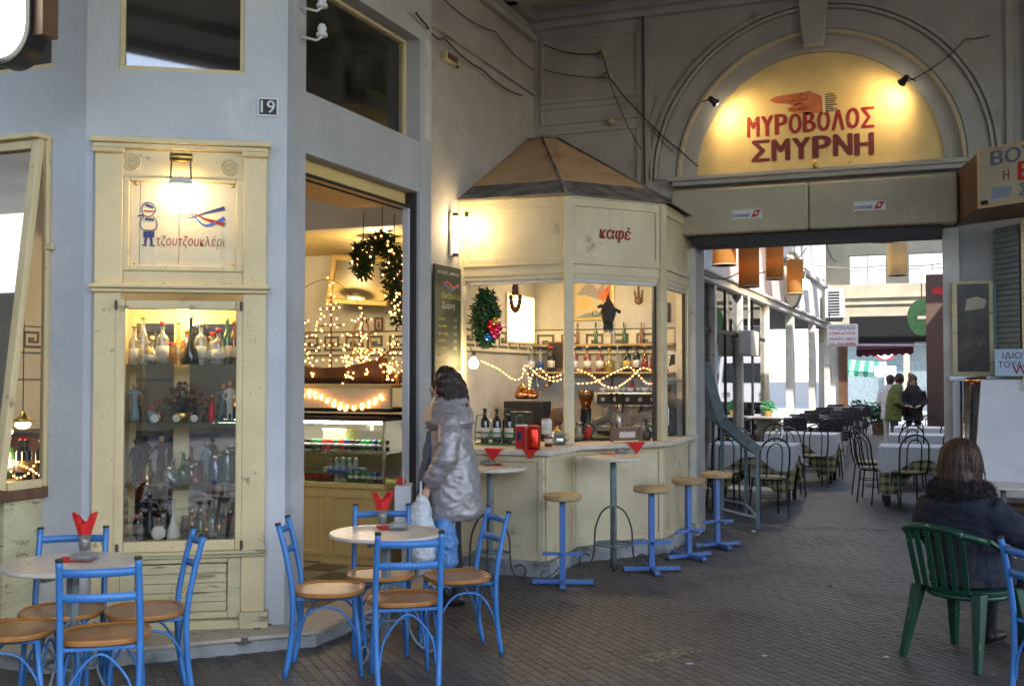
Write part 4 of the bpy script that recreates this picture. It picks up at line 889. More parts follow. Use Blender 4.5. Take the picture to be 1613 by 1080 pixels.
# roof: truncated peak, grey band below orange cloth, dark hip ribs
apex = [Vector((-4.05, 10.95, 4.18)), Vector((-4.02, 10.86, 4.20)), Vector((-3.85, 10.90, 4.18)), Vector((-3.83, 11.06, 4.17))]
base = [Vector((-4.19, 9.05, 3.27)), Vector((-3.12, 9.05, 3.27)), Vector((-2.38, 9.93, 3.27)), Vector((-2.38, 11.08, 3.27))]
apex[0] = Vector((-4.19, 10.86, 4.18))
def rp(i, t): return base[i].lerp(apex[i], t)
for i in range(3):
    def panel(t0, t1, nm, m, off):
        a, b, c, d = rp(i, t0), rp(i+1, t0), rp(i+1, t1), rp(i, t1); n_ = (b-a).cross(d-a).normalized()
        P = [p - n_*.012 for p in (a, b, c, d)] + [p + n_*off for p in (a, b, c, d)]
        ob(nm, MB().add(P, [(3, 2, 1, 0), (4, 5, 6, 7), (0, 1, 5, 4), (1, 2, 6, 5), (2, 3, 7, 6), (3, 0, 4, 7)]), m, kio, world=True)
    panel(0, .20, 'roof_band', M['roof_band'], .0); panel(.2, 1, 'roof_cloth', M['orange_cloth'], .004)
for i in (1, 2): ob('roof_rib', MB().tube([rp(i, 0)+Vector((0, 0, .01)), rp(i, 1)+Vector((0, 0, .01))], .013, 8), M['roof_band'], kio, world=True, smooth=True)
ob('roof_cap', MB().prismz([(a.x, a.y) for a in (apex[0], apex[1], apex[2], apex[3])], 4.165, 4.21), M['roof_band'], kio, world=True)
X, L = facet(KB, KC)
lt = thing('lettering', 'x', 'x') ; bpy.data.objects.remove(lt); LABELS.pop('x')
m = text_mb('καφέ', .345, .145, y=-.0035, x0=.33, z0=2.865, bold=.08, shear=.12); m.v = [tuple(X @ Vector(p)) for p in m.v]
ob('lettering', m, M['sign_red'], kio, world=True)
# shelf on the kiosk back wall
shf = thing('wall_shelf', 'long wooden bottle shelf on the back wall of the kiosk', 'shelf', (-3.4, 11.09, 1.68))
ob('plank', MB().box(-.78, .78, -.2, -.005, -.02, 0), M['stool_wood'], shf, bevel=.004)
for x in (-.6, .1, .65): ob('bracket', MB().prism([(x-.01, -.02), (x+.01, -.02), (x+.01, -.15), (x-.01, -.15)], -.03, -.005).box(x-.01, x+.01, -.16, -.03, -.035, -.021), M['iron'], shf)
row = [(905,'square','g_rose','steel','sign_white','short red bottle with a white label'),(925,'square','g_rose','steel','paper','short red bottle with a cream label'),(945,'square','g_rose','steel','sign_white','third short red bottle'),(960,'round','g_yellow','brass',None,'round yellow bottle'),(973,'flask','g_clear','steel',None,'clear round flask'),(988,'square','wine','black_metal','gold_frame','black square whisky bottle with a gold label'),(1003,'wine','wine','dark','sign_white','dark bottle with a white label'),(1016,'tall','g_amber','brass','sign_red','amber bottle with a red label'),(1029,'tall','g_amber','brass','sign_red','last amber bottle with a red label'),(868,'wine','wine','red','paper','dark wine bottle left of the kiosk post'),(851,'tall','g_clear','navy','sign_blue','clear bottle with a blue label'),(836,'square','g_clear','steel','sign_white','squat clear bottle with a white label'),(822,'tall','g_clear','brass','red','slim clear bottle with a red label')]
for i, (px, k, b_, c_, tg, lab) in enumerate(row):
    v = WY(px, 583, 10.97 - .03*(i % 2)); h = .27 if k != 'round' else .24
    bottle((v.x, v.y, 1.68), k, b_, c_, lab + ' on the kiosk wall shelf', 'bottles on the kiosk wall shelf', s=1.0, sz=h/PROF[k][-1][1], tag=tg)
ob('ledge', MB().box(-4.18, -2.62, 11.02, 11.088, 1.955, 1.98), M['stool_wood'], kio, world=True)
for i, (px, b_, c_, lab) in enumerate(((910, 'g_amber', 'red', 'small amber liqueur bottle on the upper ledge'), (938, 'g_green', 'green', 'small green liqueur bottle on the upper ledge'), (966, 'g_clear', 'steel', 'small clear liqueur bottle on the upper ledge'), (982, 'g_green', 'red', 'green bottle with a red cap on the upper ledge'), (1010, 'g_amber', 'gold_frame', 'tall amber bottle at the right of the upper ledge'))):
    v = WY(px, 540, 11.04); bottle((v.x, 11.05, 1.98), 'tall', b_, c_, lab + ' of the kiosk', s=.62, sz=1.2)
# poster, guitar, small framed print, drying picture
def poster(name, label, cat, c, w, h, X, cols, frame='gold_frame'):
    t = thing(name, label, cat, c, X); ob('picture_frame', MB().box(-w/2, w/2, -.02, -.001, -h/2, -h/2+.025).box(-w/2, w/2, -.02, -.001, h/2-.025, h/2).box(-w/2, -w/2+.025, -.02, -.001, -h/2+.025, h/2-.025).box(w/2-.025, w/2, -.02, -.001, -h/2+.025, h/2-.025), M[frame], t, bevel=.003)
    ob('backing', MB().box(-w/2+.02, w/2-.02, -.008, -.002, -h/2+.02, h/2-.02), cols[0], t)
    for k, (poly, c_) in enumerate(cols[1:]): ob('printed_shape', MB().prism([(x*w, z*h) for x, z in poly], -.0095-.0004*k, -.0081), c_, t)
    return t
ps = poster('poster', 'gold framed old cafe poster of abstract grey and red shapes behind the kiosk counter', 'poster', WY(935, 470, AY-.002), .47, .47, 0,
  [mat('pst', (.45, .38, .25), .7), ([(-.4, .1), (-.1, .42), (.1, .2), (.3, .4), (.2, -.05), (-.1, .05)], mat('pst2', (.25, .23, .24), .7)), ([(.1, .1), (.4, .3), (.42, -.2), (.25, -.1)], mat('pst3', (.45, .12, .05), .7)), ([(-.42, -.1), (-.2, .1), (.0, -.15), (-.3, -.3)], mat('pst4', (.6, .35, .15), .7)), ([(-.44, -.44), (.4, -.44), (.3, -.3), (-.2, -.34)], M['pole_grey'])])
ob('printed_letters', text_mb('CAFE', .26, .055, y=-.012, x0=-.02, z0=-.19, bold=.02), M['dark'], ps)
poster('small_picture', 'small dark framed picture near the right end of the kiosk back wall', 'picture', WY(1049, 492, AY-.002), .09, .2, 0, [M['pole_grey'], ([(-.2, -.3), (.2, -.3), (.1, .2), (-.15, .25)], M['dark'])], 'dark')
poster('small_picture', 'white bordered black and red print beside the right kiosk post', 'picture', WY(1056, 577, AY-.002), .16, .30, 0, [M['paper'], ([(-.1, 0), (.4, .1), (.4, .45), (.05, .4)], M['dark']), ([(-.3, -.3), (-.1, -.3), (-.1, -.1), (-.3, -.1)], M['red'])], 'sign_white')
gt = thing('toy_fork', 'wooden fork-shaped ornament hanging on the kiosk back wall', 'ornament', WY(1005, 470, AY-.02))
ob('ball_head', MB().ball((0, 0, -.02), .042, 10, 8, (1, .35, 1)), M['brown_wood'], gt, smooth=True); ob('prongs', MB().tube([(-.03, 0, 0), (-.045, 0, .085)], .006).tube([(0, 0, .0), (0, 0, .22)], .007).tube([(.03, 0, 0), (.045, 0, .085)], .006), M['brown_wood'], gt)
# warm lamp inside the kiosk: glowing panel lamp seen behind the hanging string
kl = thing('panel_lamp', 'bright glowing lamp panel on the side wall inside the kiosk', 'lamp', (-4.18, 10.15, 2.2))
kp0, kp1 = WX(802, 438, -4.17), WX(842, 505, -4.17)
ob('lamp_housing', MB().box(-4.195, -4.18, kp0.y-.03, kp1.y+.0, 1.98, 2.50), M['kiosk_cream'], kl, world=True)
ob('diffuser', MB().box(-4.179, -4.165, kp0.y, kp1.y-.02, 2.0, 2.48), emis('panel_glow', (1, .74, .36), .8), kl, world=True, bevel=.004)
cl = thing('ceiling_lamp', 'small round lamp under the ceiling inside the kiosk', 'lamp', (-3.3, 10.2, 2.66))
ob('shade', MB().lathe([(.12, 0), (.12, -.03), (.09, -.06), (0, -.065)], 16), emis('dome_glow', (1, .82, .5), 5), cl, smooth=True); point('kiosk_light', (0, 0, -.12), 8, (1, .74, .40), .1, cl)

# bulbs hanging outside
def hang_bulb(loc, label, e, top):
    t = thing('light_bulb', label, 'light bulb', loc, 0, 'bare bulbs burning at the left post of the kiosk')
    ob('glass_bulb', MB().lathe([(.0, -.05), (.028, -.042), (.045, -.012), (.042, .015), (.02, .045), (.015, .06)], 14), M['bulb'], t, smooth=True)
    ob('bulb_holder', MB().lathe([(.018, .058), (.02, .06), (.02, .10), (.006, .11)], 10), M['black_metal'], t); ob('flex', MB().tube([(0, 0, .10), Vector(top)-Vector(loc)], .004, 5), M['dark'], t)
    point('bulb_light', (0, -.07, 0), e, (1, .70, .36), .05, t); return t
p1 = WY(735, 352, 9.0); hang_bulb(p1, 'bare glowing bulb below the eaves at the left end of the kiosk', 1.5, p1 + Vector((-.02, .13, .12)))
p2 = WY(746, 572, 9.05); hang_bulb(p2, 'bare glowing bulb beside the counter window above the woman in silver', 2, p2 + Vector((-.08, .09, .15)))
# wall tube lamp and menu board on the side wall
wt = thing('wall_lamp', 'upright glowing tube lamp on the wall beside the kiosk', 'lamp', WX(711, 370, -4.19)); zc = 0
ob('back_plate', MB().box(0, .02, -.05, .05, -.2, .2), M['white_paint'], wt, bevel=.004); ob('tube', MB().tube([(.045, 0, -.17), (.045, 0, .17)], .022, 12), emis('tube_glow', (1, .80, .46), 1.6), wt, smooth=True); ob('end_cap', MB().tube([(.045, 0, -.2), (.045, 0, -.17)], .025, 12).tube([(.045, 0, .17), (.045, 0, .2)], .025, 12), M['black_metal'], wt)
point('wall_lamp_light', (.12, 0, 0), .45, (1, .74, .4), .05, wt)
a0, a1 = WX(682, 415, -4.18), WX(723, 420, -4.18); mz0, mz1 = 1.45, a0.z
mb_ = thing('menu_board', 'tall dark green chalked menu board on the wall behind the woman in silver', 'menu board', (-4.18, a0.y, mz0)); Wm = a1.y-a0.y; Hm = mz1-mz0
XM = Matrix.Rotation(pi/2, 4, 'Z')
ob('board', MB().box(.0, .02, 0, Wm, 0, Hm), M['board_green'], mb_, bevel=.003)
def mtext(s, w, h, x, z, m, **k):
    t = text_mb(s, w, h, y=-.022, x0=x, z0=z, **k); t.v = [tuple(XM @ Vector(p)) for p in t.v]; ob('chalk_text', t, M[m], mb_)
mtext('καφέ μπαρ', Wm*.8, .04, Wm*.1, Hm*.93, 'chalk_white'); mtext('τζουτζουκλέρι', Wm*.75, .07, Wm*.22, Hm*.74, 'chalk_yellow', shear=.2); mtext('Σμύρνη', Wm*.5, .07, Wm*.25, Hm*.665, 'chalk_white', shear=.3)
for k, sx in enumerate(('καφές', 'φραπέ', 'τσάι', 'ούζο', 'μπύρα', 'κρασί', 'τοστ', 'χυμός', 'κέικ')): mtext(sx, Wm*(.28+.05*(k % 3)), .032, Wm*.12, Hm*(.58-.055*k), 'chalk_yellow'); mtext(sx[::-1] if False else '1,5', Wm*.1, .03, Wm*.72, Hm*(.58-.055*k), 'chalk_white') if k < 5 else None
for k, (m_, z) in enumerate((('red', .86), ('sign_blue', .84))):
    P = [XM @ Vector((Wm*(.3+.6*u/8), -.022, Hm*(z + .02*sin(u*.9+k)))) for u in range(9)]; ob('chalk_line', MB().tube(P, .006, 5), M[m_], mb_)
ob('price_card', MB().box(.021, .026, Wm*.55, Wm*.95, Hm*.02, Hm*.20), M['paper'], mb_)
# garland wreath with baubles at the kiosk window
wr = thing('wreath', 'bushy dark green garland hanging at the left kiosk window with red and blue baubles', 'garland', WY(765, 500, 9.25))
def foliage(vol, n, size, rnd, bend=.3):
    m = MB()
    for i in range(n):
        p = vol(rnd); d = Vector((rnd.uniform(-1, 1), rnd.uniform(-1, 1), rnd.uniform(-1, .6))).normalized(); u = d.orthogonal().normalized(); l = size*rnd.uniform(.6, 1.3); w_ = l*.16
        m.add([p, p + d*l*.5 + u*w_, p + d*l, p + d*l*.5 - u*w_], [(0, 1, 2, 3)])
    return m
def ell(cx_, cz_, a, b, d):
    def f(r):
        while True:
            q = Vector((r.uniform(-1, 1), r.uniform(-1, 1), r.uniform(-1, 1)))
            if q.length < 1: return Vector((cx_ + q.x*a, q.y*d, cz_ + q.z*b))
    return f
rr = random.Random(9)
m = foliage(ell(-.0, 0, .12, .27, .10), 2600, .06, rr); ob('sprigs', m, M['green'], wr); wr.children
setp([o for o in kids(wr)][0], kind='stuff')
for k, (dx, dz, m_) in enumerate(((.10, -.07, 'bauble_red'), (.17, -.10, 'bauble_pink'), (.14, -.045, 'bauble_gold'), (.15, -.16, 'bauble_pink'), (.07, -.185, 'bauble_blue'), (.12, -.12, 'bauble_red'))):
    if m_ not in M: M[m_] = mat(m_, {'bauble_red': (.5, .01, .03), 'bauble_pink': (.5, .03, .12), 'bauble_gold': (.5, .3, .1), 'bauble_blue': (.02, .15, .5)}[m_], .15, .7)
    ob('bauble', MB().ball((dx, -.10, dz), .042, 12, 9), M[m_], wr, smooth=True)
ga = thing('chestnut_string', 'loop of brown dried peppers hanging from the kiosk window head', 'string', WY(812, 470, 9.22))
ob('cord', MB().tube([(0, 0, .17), (0, 0, .06)], .004), M['old_wood'], ga)
for k in range(16):
    a = -pi*.5 + 2*pi*k/16; p = Vector((.045*cos(a)*(1.0 if sin(a) < .3 else .4), 0, .01 + .13*sin(a)*.9)); ob('dried_pepper', MB().ball(p, .021, 7, 6, (1, 1, 1.35)), M['garlic'], ga, smooth=True)
pu = thing('hanging_puppet', 'ragged dark puppet hanging on a thread in the right kiosk window', 'puppet', WY(958, 487, 9.75))
mbp = MB(); mbp.loft([((0, 0, -.12), .05, .04, 0), ((0, 0, -.02), .075, .05, 0), ((0, 0, .04), .05, .04, 0), ((0, 0, .10), .015, .015, 0)], 12); mbp.tube([(0, 0, .03), (-.08, 0, .035), (-.10, .0, .02)], .016).tube([(0, 0, .03), (.08, 0, -.01), (.12, 0, -.03)], .014)
for k in range(5): mbp.tube([(-.035+.0175*k, 0, -.10), (-.04+.02*k, 0, -.2-.02*(k % 2))], .010)
ob('puppet_body', remesh(mbp, M['dark'], .008, 1, disp=.006, dscale=40), M['dark'], pu); ob('hat', MB().lathe([(.03, .06), (.018, .10), (0, .16)], 10), M['maroon'], pu, smooth=True); ob('thread', MB().tube([(0, 0, .15), (-.03, 0, .34)], .002, 4), M['dark'], pu)
for k in range(6): ob('tassel', MB().tube([(-.04+.016*k, -.01, -.19), (-.045+.018*k, -.01, -.26)], .003, 4), M['steel'], pu)
# rope light: swags across the two windows
def rope(pts, label, nm='rope_light', cat='light string', group='rope lights swagged across the kiosk windows', r=.009, step=.03, mt='fairy'):
    S = smoothp([tuple(p) for p in pts], 10); t = thing(nm, label, cat, pts[0], 0, group); o0 = Vector(pts[0])
    ob('cable', MB().tube([Vector(p)-o0 for p in S], .004, 5), M['cream'], t)
    b = MB(); acc = 0; last = Vector(S[0])
    for p in S[1:]:
        p = Vector(p); acc += (p-last).length
        if acc > step: b.ball(p-o0, r, 6, 4); acc = 0
        last = p
    setp(ob('bulbs', b, M[mt], t, smooth=True), kind='stuff'); return t
fA = lambda px, py: WY(px, py, 9.2)
XB, LB = facet(KB, KC)
def fBk(px, py):   # on the facet plane B-C, slightly inside
    a, b, c = ray(px, py); n_ = Vector((-(KC-KB).y, (KC-KB).x, 0)).normalized(); o = KB + n_*.06; t = o.dot(n_)/(a*n_.x + b*n_.y); return Vector((a*t, b*t, EYE + c*t))
rope([fA(757,568), fA(785,581), fA(808,597), fA(822,594), fA(828,575), fA(850,592), fA(872,600), fA(884,597)], 'rope light sagging from the bare bulb across the left kiosk window')
rope([fA(822,580), fA(832,590), fA(834,612), fA(838,592), fA(850,580), fA(866,594), fA(884,590)], 'knotted rope light with a hanging tail in the left kiosk window')
rope([fBk(904,580), fBk(930,590), fBk(950,606), fBk(970,610), fBk(990,598), fBk(1010,580), fBk(1026,583)], 'rope light dipping deepest in the right kiosk window')
rope([fBk(904,604), fBk(935,602), fBk(965,588), fBk(990,578), fBk(1005,590), fBk(1018,603), fBk(1028,604)], 'rope light arching upwards in the right kiosk window')
for px, py in ((904,580),): pass
# ================================================================== things on the kiosk counter and inside it
CZ = 1.03
def on(px, py, z=CZ): return G(px, py, z)
rk = thing('wine_rack', 'green wire bottle carrier on the left end of the kiosk counter', 'bottle carrier', on(787, 700), 0)
m = MB(); w_, d_ = .19, .11
for z in (.01, .06, .11):
    m.tube([(-w_, -d_, z), (w_, -d_, z), (w_, d_, z), (-w_, d_, z)], .006, 6, closed=True)
for x in (-w_, -w_/3, w_/3, w_):
    for y in (-d_, d_): m.tube([(x, y, 0), (x, y, .12)], .004, 5)
for s in (-1, 1): m.tube([(s*w_, -d_, .11), (s*w_, -d_*.6, .26), (s*w_, d_*.6, .26), (s*w_, d_, .11)], .006, 6)
for k in range(-3, 4): m.tube([(k*w_/3.5, -d_, .012), (k*w_/3.5, d_, .012)], .003, 4)
ob('wire_basket', m, mat('green_wire', (.01, .12, .06), .4), rk)
b0 = on(787, 700)
for k, (dx, tg) in enumerate(((-.13, 'paper'), (-.015, 'sign_white'), (.10, 'paper'))):
    bottle(b0 + Vector((dx, -.03, .015)), 'wine', 'wine', 'dark', ['dark wine bottle with a cream label at the left of the green carrier', 'dark wine bottle with a white label in the middle of the green carrier', 'dark wine bottle with a cream label at the right of the green carrier'][k], 'wine bottles in the green carrier', tag=tg)
bottle(b0 + Vector((.04, .06, .015)), 'wine', 'wine', 'dark', 'dark wine bottle standing behind the others in the green carrier', 'wine bottles in the green carrier')
def tin(px, py, r, h, m1, m2, lab, sq=False, nm='tin'):
    t = thing(nm, lab, 'tin', on(px, py)); n = 4 if sq else 18
    ob('tin_body', MB().lathe([(r, 0), (r, h-.012)], n) if not sq else MB().box(-r, r, -r, r, 0, h-.012), M[m1], t, smooth=not sq); ob('lid', (MB().lathe([(r*1.03, h-.012), (r*1.03, h), (0, h+.002)], n) if not sq else MB().box(-r*1.02, r*1.02, -r*1.02, r*1.02, h-.012, h)), M[m2], t)
    ob('paper_label', MB().lathe([(r*1.01, h*.3), (r*1.01, h*.7)], 18) if not sq else MB().box(-r*.8, r*.3, -r-.001, -r, h*.35, h*.7), M['paper' if not sq else 'navy'], t, smooth=not sq); return t
tin(822, 706, .04, .20, 'red', 'sign_white', 'tall square red tin with a dark emblem beside the green carrier', True)
M['red_foil'] = mat('red_foil', (.55, .03, .015), .18, .8, bump=.3, bscale=30)
tf = thing('wrapped_tin', 'shiny red foil wrapped cylinder on the kiosk counter', 'tin', on(840, 708)); ob('foil_wrap', MB().lathe([(.055, 0), (.06, .03), (.06, .17), (.05, .19)], 20), M['red_foil'], tf, smooth=True); ob('lid', MB().lathe([(.052, .185), (.052, .20), (0, .205)], 18), M['red'], tf)
tin(864, 703, .033, .10, 'sign_red', 'steel', 'small red can with a pale label on the kiosk counter')
tn2 = tin(857, 700, .045, .135, 'sign_white', 'steel', 'white can with a black emblem stacked above the small red can'); tn2.location = on(860, 703) + Vector((0, .02, .104))
def potty(px, py, s, m_, lab, nm='copper_pot', cat='pot', lid=True, loc=None):
    t = thing(nm, lab, cat, loc or on(px, py)); ob('vessel', MB().lathe([(.06*s, 0), (.085*s, .02*s), (.09*s, .05*s), (.075*s, .09*s), (.055*s, .11*s), (.06*s, .125*s), (.052*s, .124*s)], 18), M[m_], t, smooth=True)
    if lid: ob('lid', MB().lathe([(.058*s, .124*s), (.03*s, .15*s), (.012*s, .155*s), (.014*s, .175*s), (0, .18*s)], 16), M['brass'], t, smooth=True)
    ob('handle', MB().tube([(.07*s, 0, .10*s), (.12*s, 0, .11*s), (.13*s, 0, .06*s), (.088*s, 0, .04*s)], .006*s), M['brass'], t); return t
potty(878, 700, .9, 'steel', 'round pewter samovar bowl beside the kiosk post')
potty(1062, 682, 1.15, 'copper', 'shiny squat copper pot at the right end of the kiosk counter')
potty(1076, 679, .8, 'copper', 'smaller copper pot behind the squat one at the counter end')
potty(0, 0, .9, 'copper', 'copper jug on the oven behind the kiosk counter', loc=WY(823, 628, 9.9))
potty(0, 0, .7, 'copper', 'little copper coffee pot right of the copper jug', loc=WY(838, 628, 9.9), lid=False)
# bust / dark sculptures
bu = thing('bust', 'dark brown carved head standing on the counter next to the kiosk post', 'sculpture', on(872, 694) + Vector((-.02, .14, .0)))
m = MB(); m.loft([((0, 0, 0), .06, .05, 0), ((0, 0, .08), .05, .04, 0), ((0, 0, .14), .04, .035, 0), ((0, .0, .18), .06, .06, 0), ((.01, 0, .25), .065, .07, 0), ((.01, 0, .31), .04, .05, 0)], 16); m.ball((-.05, -.02, .22), .02, 8, 6); ob('carved_head', remesh(m, M['brown_wood'], .009, 1, disp=.008, dscale=25), M['brown_wood'], bu); ob('socle', MB().box(-.06, .06, -.05, .05, 0, .03), M['dark'], bu)
def quad_animal(t, s, m_):
    m = MB(); m.X = Matrix.Scale(s, 4)
    m.tube([(-.14, 0, .30), (0, 0, .33), (.10, 0, .38)], [.07, .068, .075], 12); m.tube([(.10, 0, .40), (.16, 0, .50), (.17, 0, .58)], [.06, .04, .034], 10); m.tube([(.16, 0, .58), (.22, 0, .55), (.26, 0, .52)], [.036, .028, .02], 10)
    for y in (-.035, .035):
        m.tube([(.12, y, .36), (.20, y, .28), (.17, y, .17), (.17, y, .14)], [.035, .025, .016, .018], 8); m.tube([(-.15, y, .30), (-.10, y, .19), (-.17, y, .10), (-.15, y, 0)], [.05, .032, .018, .022], 8); m.ball((.165, y*.7, .615), .014, 6, 5, (.6, .6, 1.8))
    m.tube([(-.20, 0, .32), (-.27, 0, .26), (-.27, 0, .12)], [.022, .025, .008], 8); return ob('animal_body', remesh(m, M[m_], .009, 1), M[m_], t)
hs = thing('horse_statue', 'dark rearing horse statue on the kiosk counter in the right window', 'statue', on(942, 694) + Vector((0, .1, 0)), .4); quad_animal(hs, .55, 'iron'); ob('socle', MB().box(-.10, .10, -.05, .05, -.002, .02), M['dark'], hs)
ty = thing('serving_tray', 'wooden tray with a paper card leaning on the counter over a red napkin', 'tray', on(985, 697) + Vector((.0, .03, 0)), radians(48)); ob('tray_board', MB().box(-.14, .14, -.01, .01, .02, .13).box(-.17, -.14, -.015, .015, .01, .14).box(.14, .17, -.015, .015, .01, .14), M['brown_wood'], ty, bevel=.004); ob('card', MB().box(-.08, .09, -.014, -.010, .045, .10), M['paper'], ty)
def hang_napkin(p, rz, lab, w=.16, h=.10):
    t = thing('red_napkin', lab, 'napkin', p, rz, 'red paper napkins hanging over the kiosk counter edge')
    ob('paper_fold', MB().add([(-w/2, .06, .003), (w/2, .06, .003), (w/2, -.003, .003), (-w/2, -.003, .003), (0, -.008, -h), (-w/2, -.003, 0), (w/2, -.003, 0)], [(0, 3, 2, 1), (3, 4, 2)]).add([(-w/2, .06, .006), (w/2, .06, .006), (w/2, -.006, .006), (-w/2, -.006, .006), (0, -.012, -h)], [(0, 1, 2, 3), (3, 2, 4)]), M['napkin'], t)
E1 = lambda px: (lambda v: Vector((v.x, 8.298, CZ)))(G(px, 712, CZ))
hang_napkin(Vector((WY(777, 700, 8.295).x, 8.296, CZ)), 0, 'red napkin corner hanging below the green bottle carrier')
hang_napkin(Vector((WY(835, 700, 8.295).x, 8.296, CZ)), 0, 'red napkin corner hanging below the red tins', .13, .07)
vv = (KB + Vector((.14, -.07, 0))).lerp(KC + Vector((.10, -.09, 0)), .60); hang_napkin(Vector((vv.x+.002, vv.y-.002, CZ)), atan2(.78, .61), 'red napkin corner hanging below the leaning tray', .2, .10)
# back counter with the espresso machine
bc = thing('back_counter', 'dark back counter along the rear wall inside the kiosk', 'counter', (-3.4, 10.8, .14))
ob('carcass', MB().box(-.75, .78, -.28, .28, 0, .86), M['brown_wood'], bc, bevel=.005); ob('worktop', MB().box(-.77, .80, -.31, .28, .86, .89), M['steel'], bc, bevel=.004)
em = thing('espresso_machine', 'wide steel espresso machine with cups on top behind the kiosk counter', 'coffee machine', (-2.98, 10.78, 1.03))
ob('machine_body', MB().box(-.36, .36, -.10, .22, 0, .10).box(-.36, .36, .02, .22, .10, .30).box(-.38, .38, -.18, .22, .30, .44), M['steel'], em, bevel=.012)
ob('front_panel', MB().box(-.34, .34, -.19, -.181, .32, .42), M['black_metal'], em); ob('drip_tray', MB().box(-.34, .34, -.2, -.10, .02, .05), M['black_metal'], em)
for k in range(5): ob('knob', MB().tube([(-.27+.13*k, -.19, .37), (-.27+.13*k, -.215, .37)], .022, 12), M['steel'], em)
for k in (-.18, .12): ob('portafilter', MB().lathe([(.035, -.0), (.035, .04)], 12, (k, -.12, .25)).tube([(k, -.14, .27), (k, -.28, .25)], .012), M['black_metal'], em)
cupme = MB().lathe([(.018, 0), (.03, .02), (.034, .045), (.031, .045), (.02, .01)], 12).mesh('cup_bowl', M['sign_white'])
for k in range(9):
    t = thing('coffee_cup', ('white coffee cup on top of the espresso machine, %s from the left' % ORD[k]), 'cup', (-3.30 + .075*k, 10.72 + .05*(k % 2), 1.472), k, 'white cups on the espresso machine'); ob('cup_bowl', cupme, None, t); ob('cup_handle', MB().tube([(.03, 0, .035), (.045, 0, .03), (.03, 0, .012)], .003, 4), M['sign_white'], t)
ov = thing('oven', 'small dark oven behind the left kiosk window', 'oven', WY(823, 672, 10.0) + Vector((-.0, 0, -.2)))
ov.location = (WY(828, 650, 9.9).x, 9.95, 1.03); ob('oven_body', MB().box(-.20, .20, -.14, .14, 0, .36), M['black_metal'], ov, bevel=.01); ob('oven_door', MB().box(-.16, .13, -.155, -.141, .04, .28), M['dark'], ov, bevel=.004); ob('handle', MB().tube([(-.14, -.17, .26), (.11, -.17, .26)], .006), M['steel'], ov)
st_ = thing('side_stand', 'low wooden stand under the oven inside the kiosk', 'stand', (ov.location.x, 9.95, .14)); ob('stand_top', MB().box(-.24, .24, -.18, .18, .85, .89), M['brown_wood'], st_); [ob('leg', MB().box(x-.02, x+.02, y-.02, y+.02, 0, .85), M['brown_wood'], st_) for x in (-.2, .2) for y in (-.15, .15)]
tp = thing('beer_tap', 'black and chrome beer taps behind the kiosk counter', 'beer tap', (WY(975, 650, 10.2).x, 10.2, 1.0)); ob('column', MB().tube([(0, 0, 0), (0, 0, .36)], .03, 12), M['steel'], tp, smooth=True)
for k in (-.06, .0, .06): ob('tap_lever', MB().tube([(k, -.05, .33), (k, -.07, .47)], [.008, .016], 8).tube([(k, 0, .33), (k, -.09, .33), (k, -.10, .28)], .008), M['black_metal'], tp)
ct = thing('front_worktop', 'narrow steel worktop under the right kiosk window', 'worktop', (-2.98, 10.0, .14)); ob('worktop', MB().box(-.3, .3, -.15, .15, .85, .87), M['steel'], ct); [ob('leg', MB().box(x-.015, x+.015, y-.015, y+.015, 0, .85), M['steel'], ct) for x in (-.27, .27) for y in (-.12, .12)]
for k, (px, py, mt, lab) in enumerate(((1003, 668, 'paper', 'pale round plate standing upright behind the counter'), (1012, 690, 'iron', 'dark carved jug near the right kiosk post'))):
    if k == 0:
        t = thing('plate', lab, 'plate', on(1003, 690) + Vector((.03, .12, .07))); ob('plate_disc', MB().tube([(0, 0, 0), (0, .012, 0)], .055, 18), M[mt], t); ob('rim', MB().tube([(.055*cos(a), .0, .055*sin(a)) for a in [2*pi*i/18 for i in range(18)]], .006, 6, closed=True), M['pole_grey'], t); ob('foot', MB().box(-.02, .02, -.01, .03, -.07, -.05), M['dark'], t)
    else: bottle(on(1015, 694) + Vector((0, .06, 0)), 'round', 'iron', 'iron', lab, s=1.1, sz=.9)
one('spoon_ladle', MB().tube([(0, 0, 0), (0, 0, .2)], .004, 5).ball((0, 0, -.02), .025, 8, 6, (1, .4, 1.2)).tube([(0, 0, .2), (.02, 0, .22), (0, 0, .24)], .003, 5), M['steel'], 'long steel ladle hanging above the wine bottles', 'ladle', loc=None).location = WY(771, 660, 9.5)
# ================================================================== inside the shop
fg = thing('display_counter', 'glass fronted cafe counter with drinks inside the corner shop', 'display counter', (-5.0, 7.75, .1))
x0, x1 = -.95, .78
ob('base_panel', MB().box(x0, x1, 0, .7, 0, .62), M['shop_yellow'], fg, bevel=.005)
for k in range(3): a = x0+.05+k*.58; ob('panel_frame', MB().box(a, a+.52, -.015, 0, .54, .58).box(a, a+.52, -.015, 0, .06, .10).box(a, a+.04, -.015, 0, .1, .54).box(a+.48, a+.52, -.015, 0, .1, .54), M['shop_yellow'], fg, bevel=.004)
ob('lower_shelf', MB().box(x0, x1, -.02, .7, .62, .66), M['shop_yellow'], fg, bevel=.005)
ob('upper_shelf', MB().box(x0, x1, .04, .6, .905, .92), M['glass_shelf'], fg); ob('shelf_edge', MB().box(x0, x1, .02, .04, .90, .93), M['steel'], fg)
ob('top_slab', MB().box(x0, x1, -.02, .7, 1.17, 1.205), M['dark'], fg, bevel=.005)
for x in (x0+.01, x1-.03): ob('corner_post', MB().box(x, x+.02, 0, .02, .66, 1.17), M['steel'], fg)
ob('pane', MB().box(x0, x1, .004, .008, .66, 1.17), M['glass'], fg); ob('back_panel', MB().box(x0, x1, .66, .69, .66, 1.17), M['shop_wall'], fg)
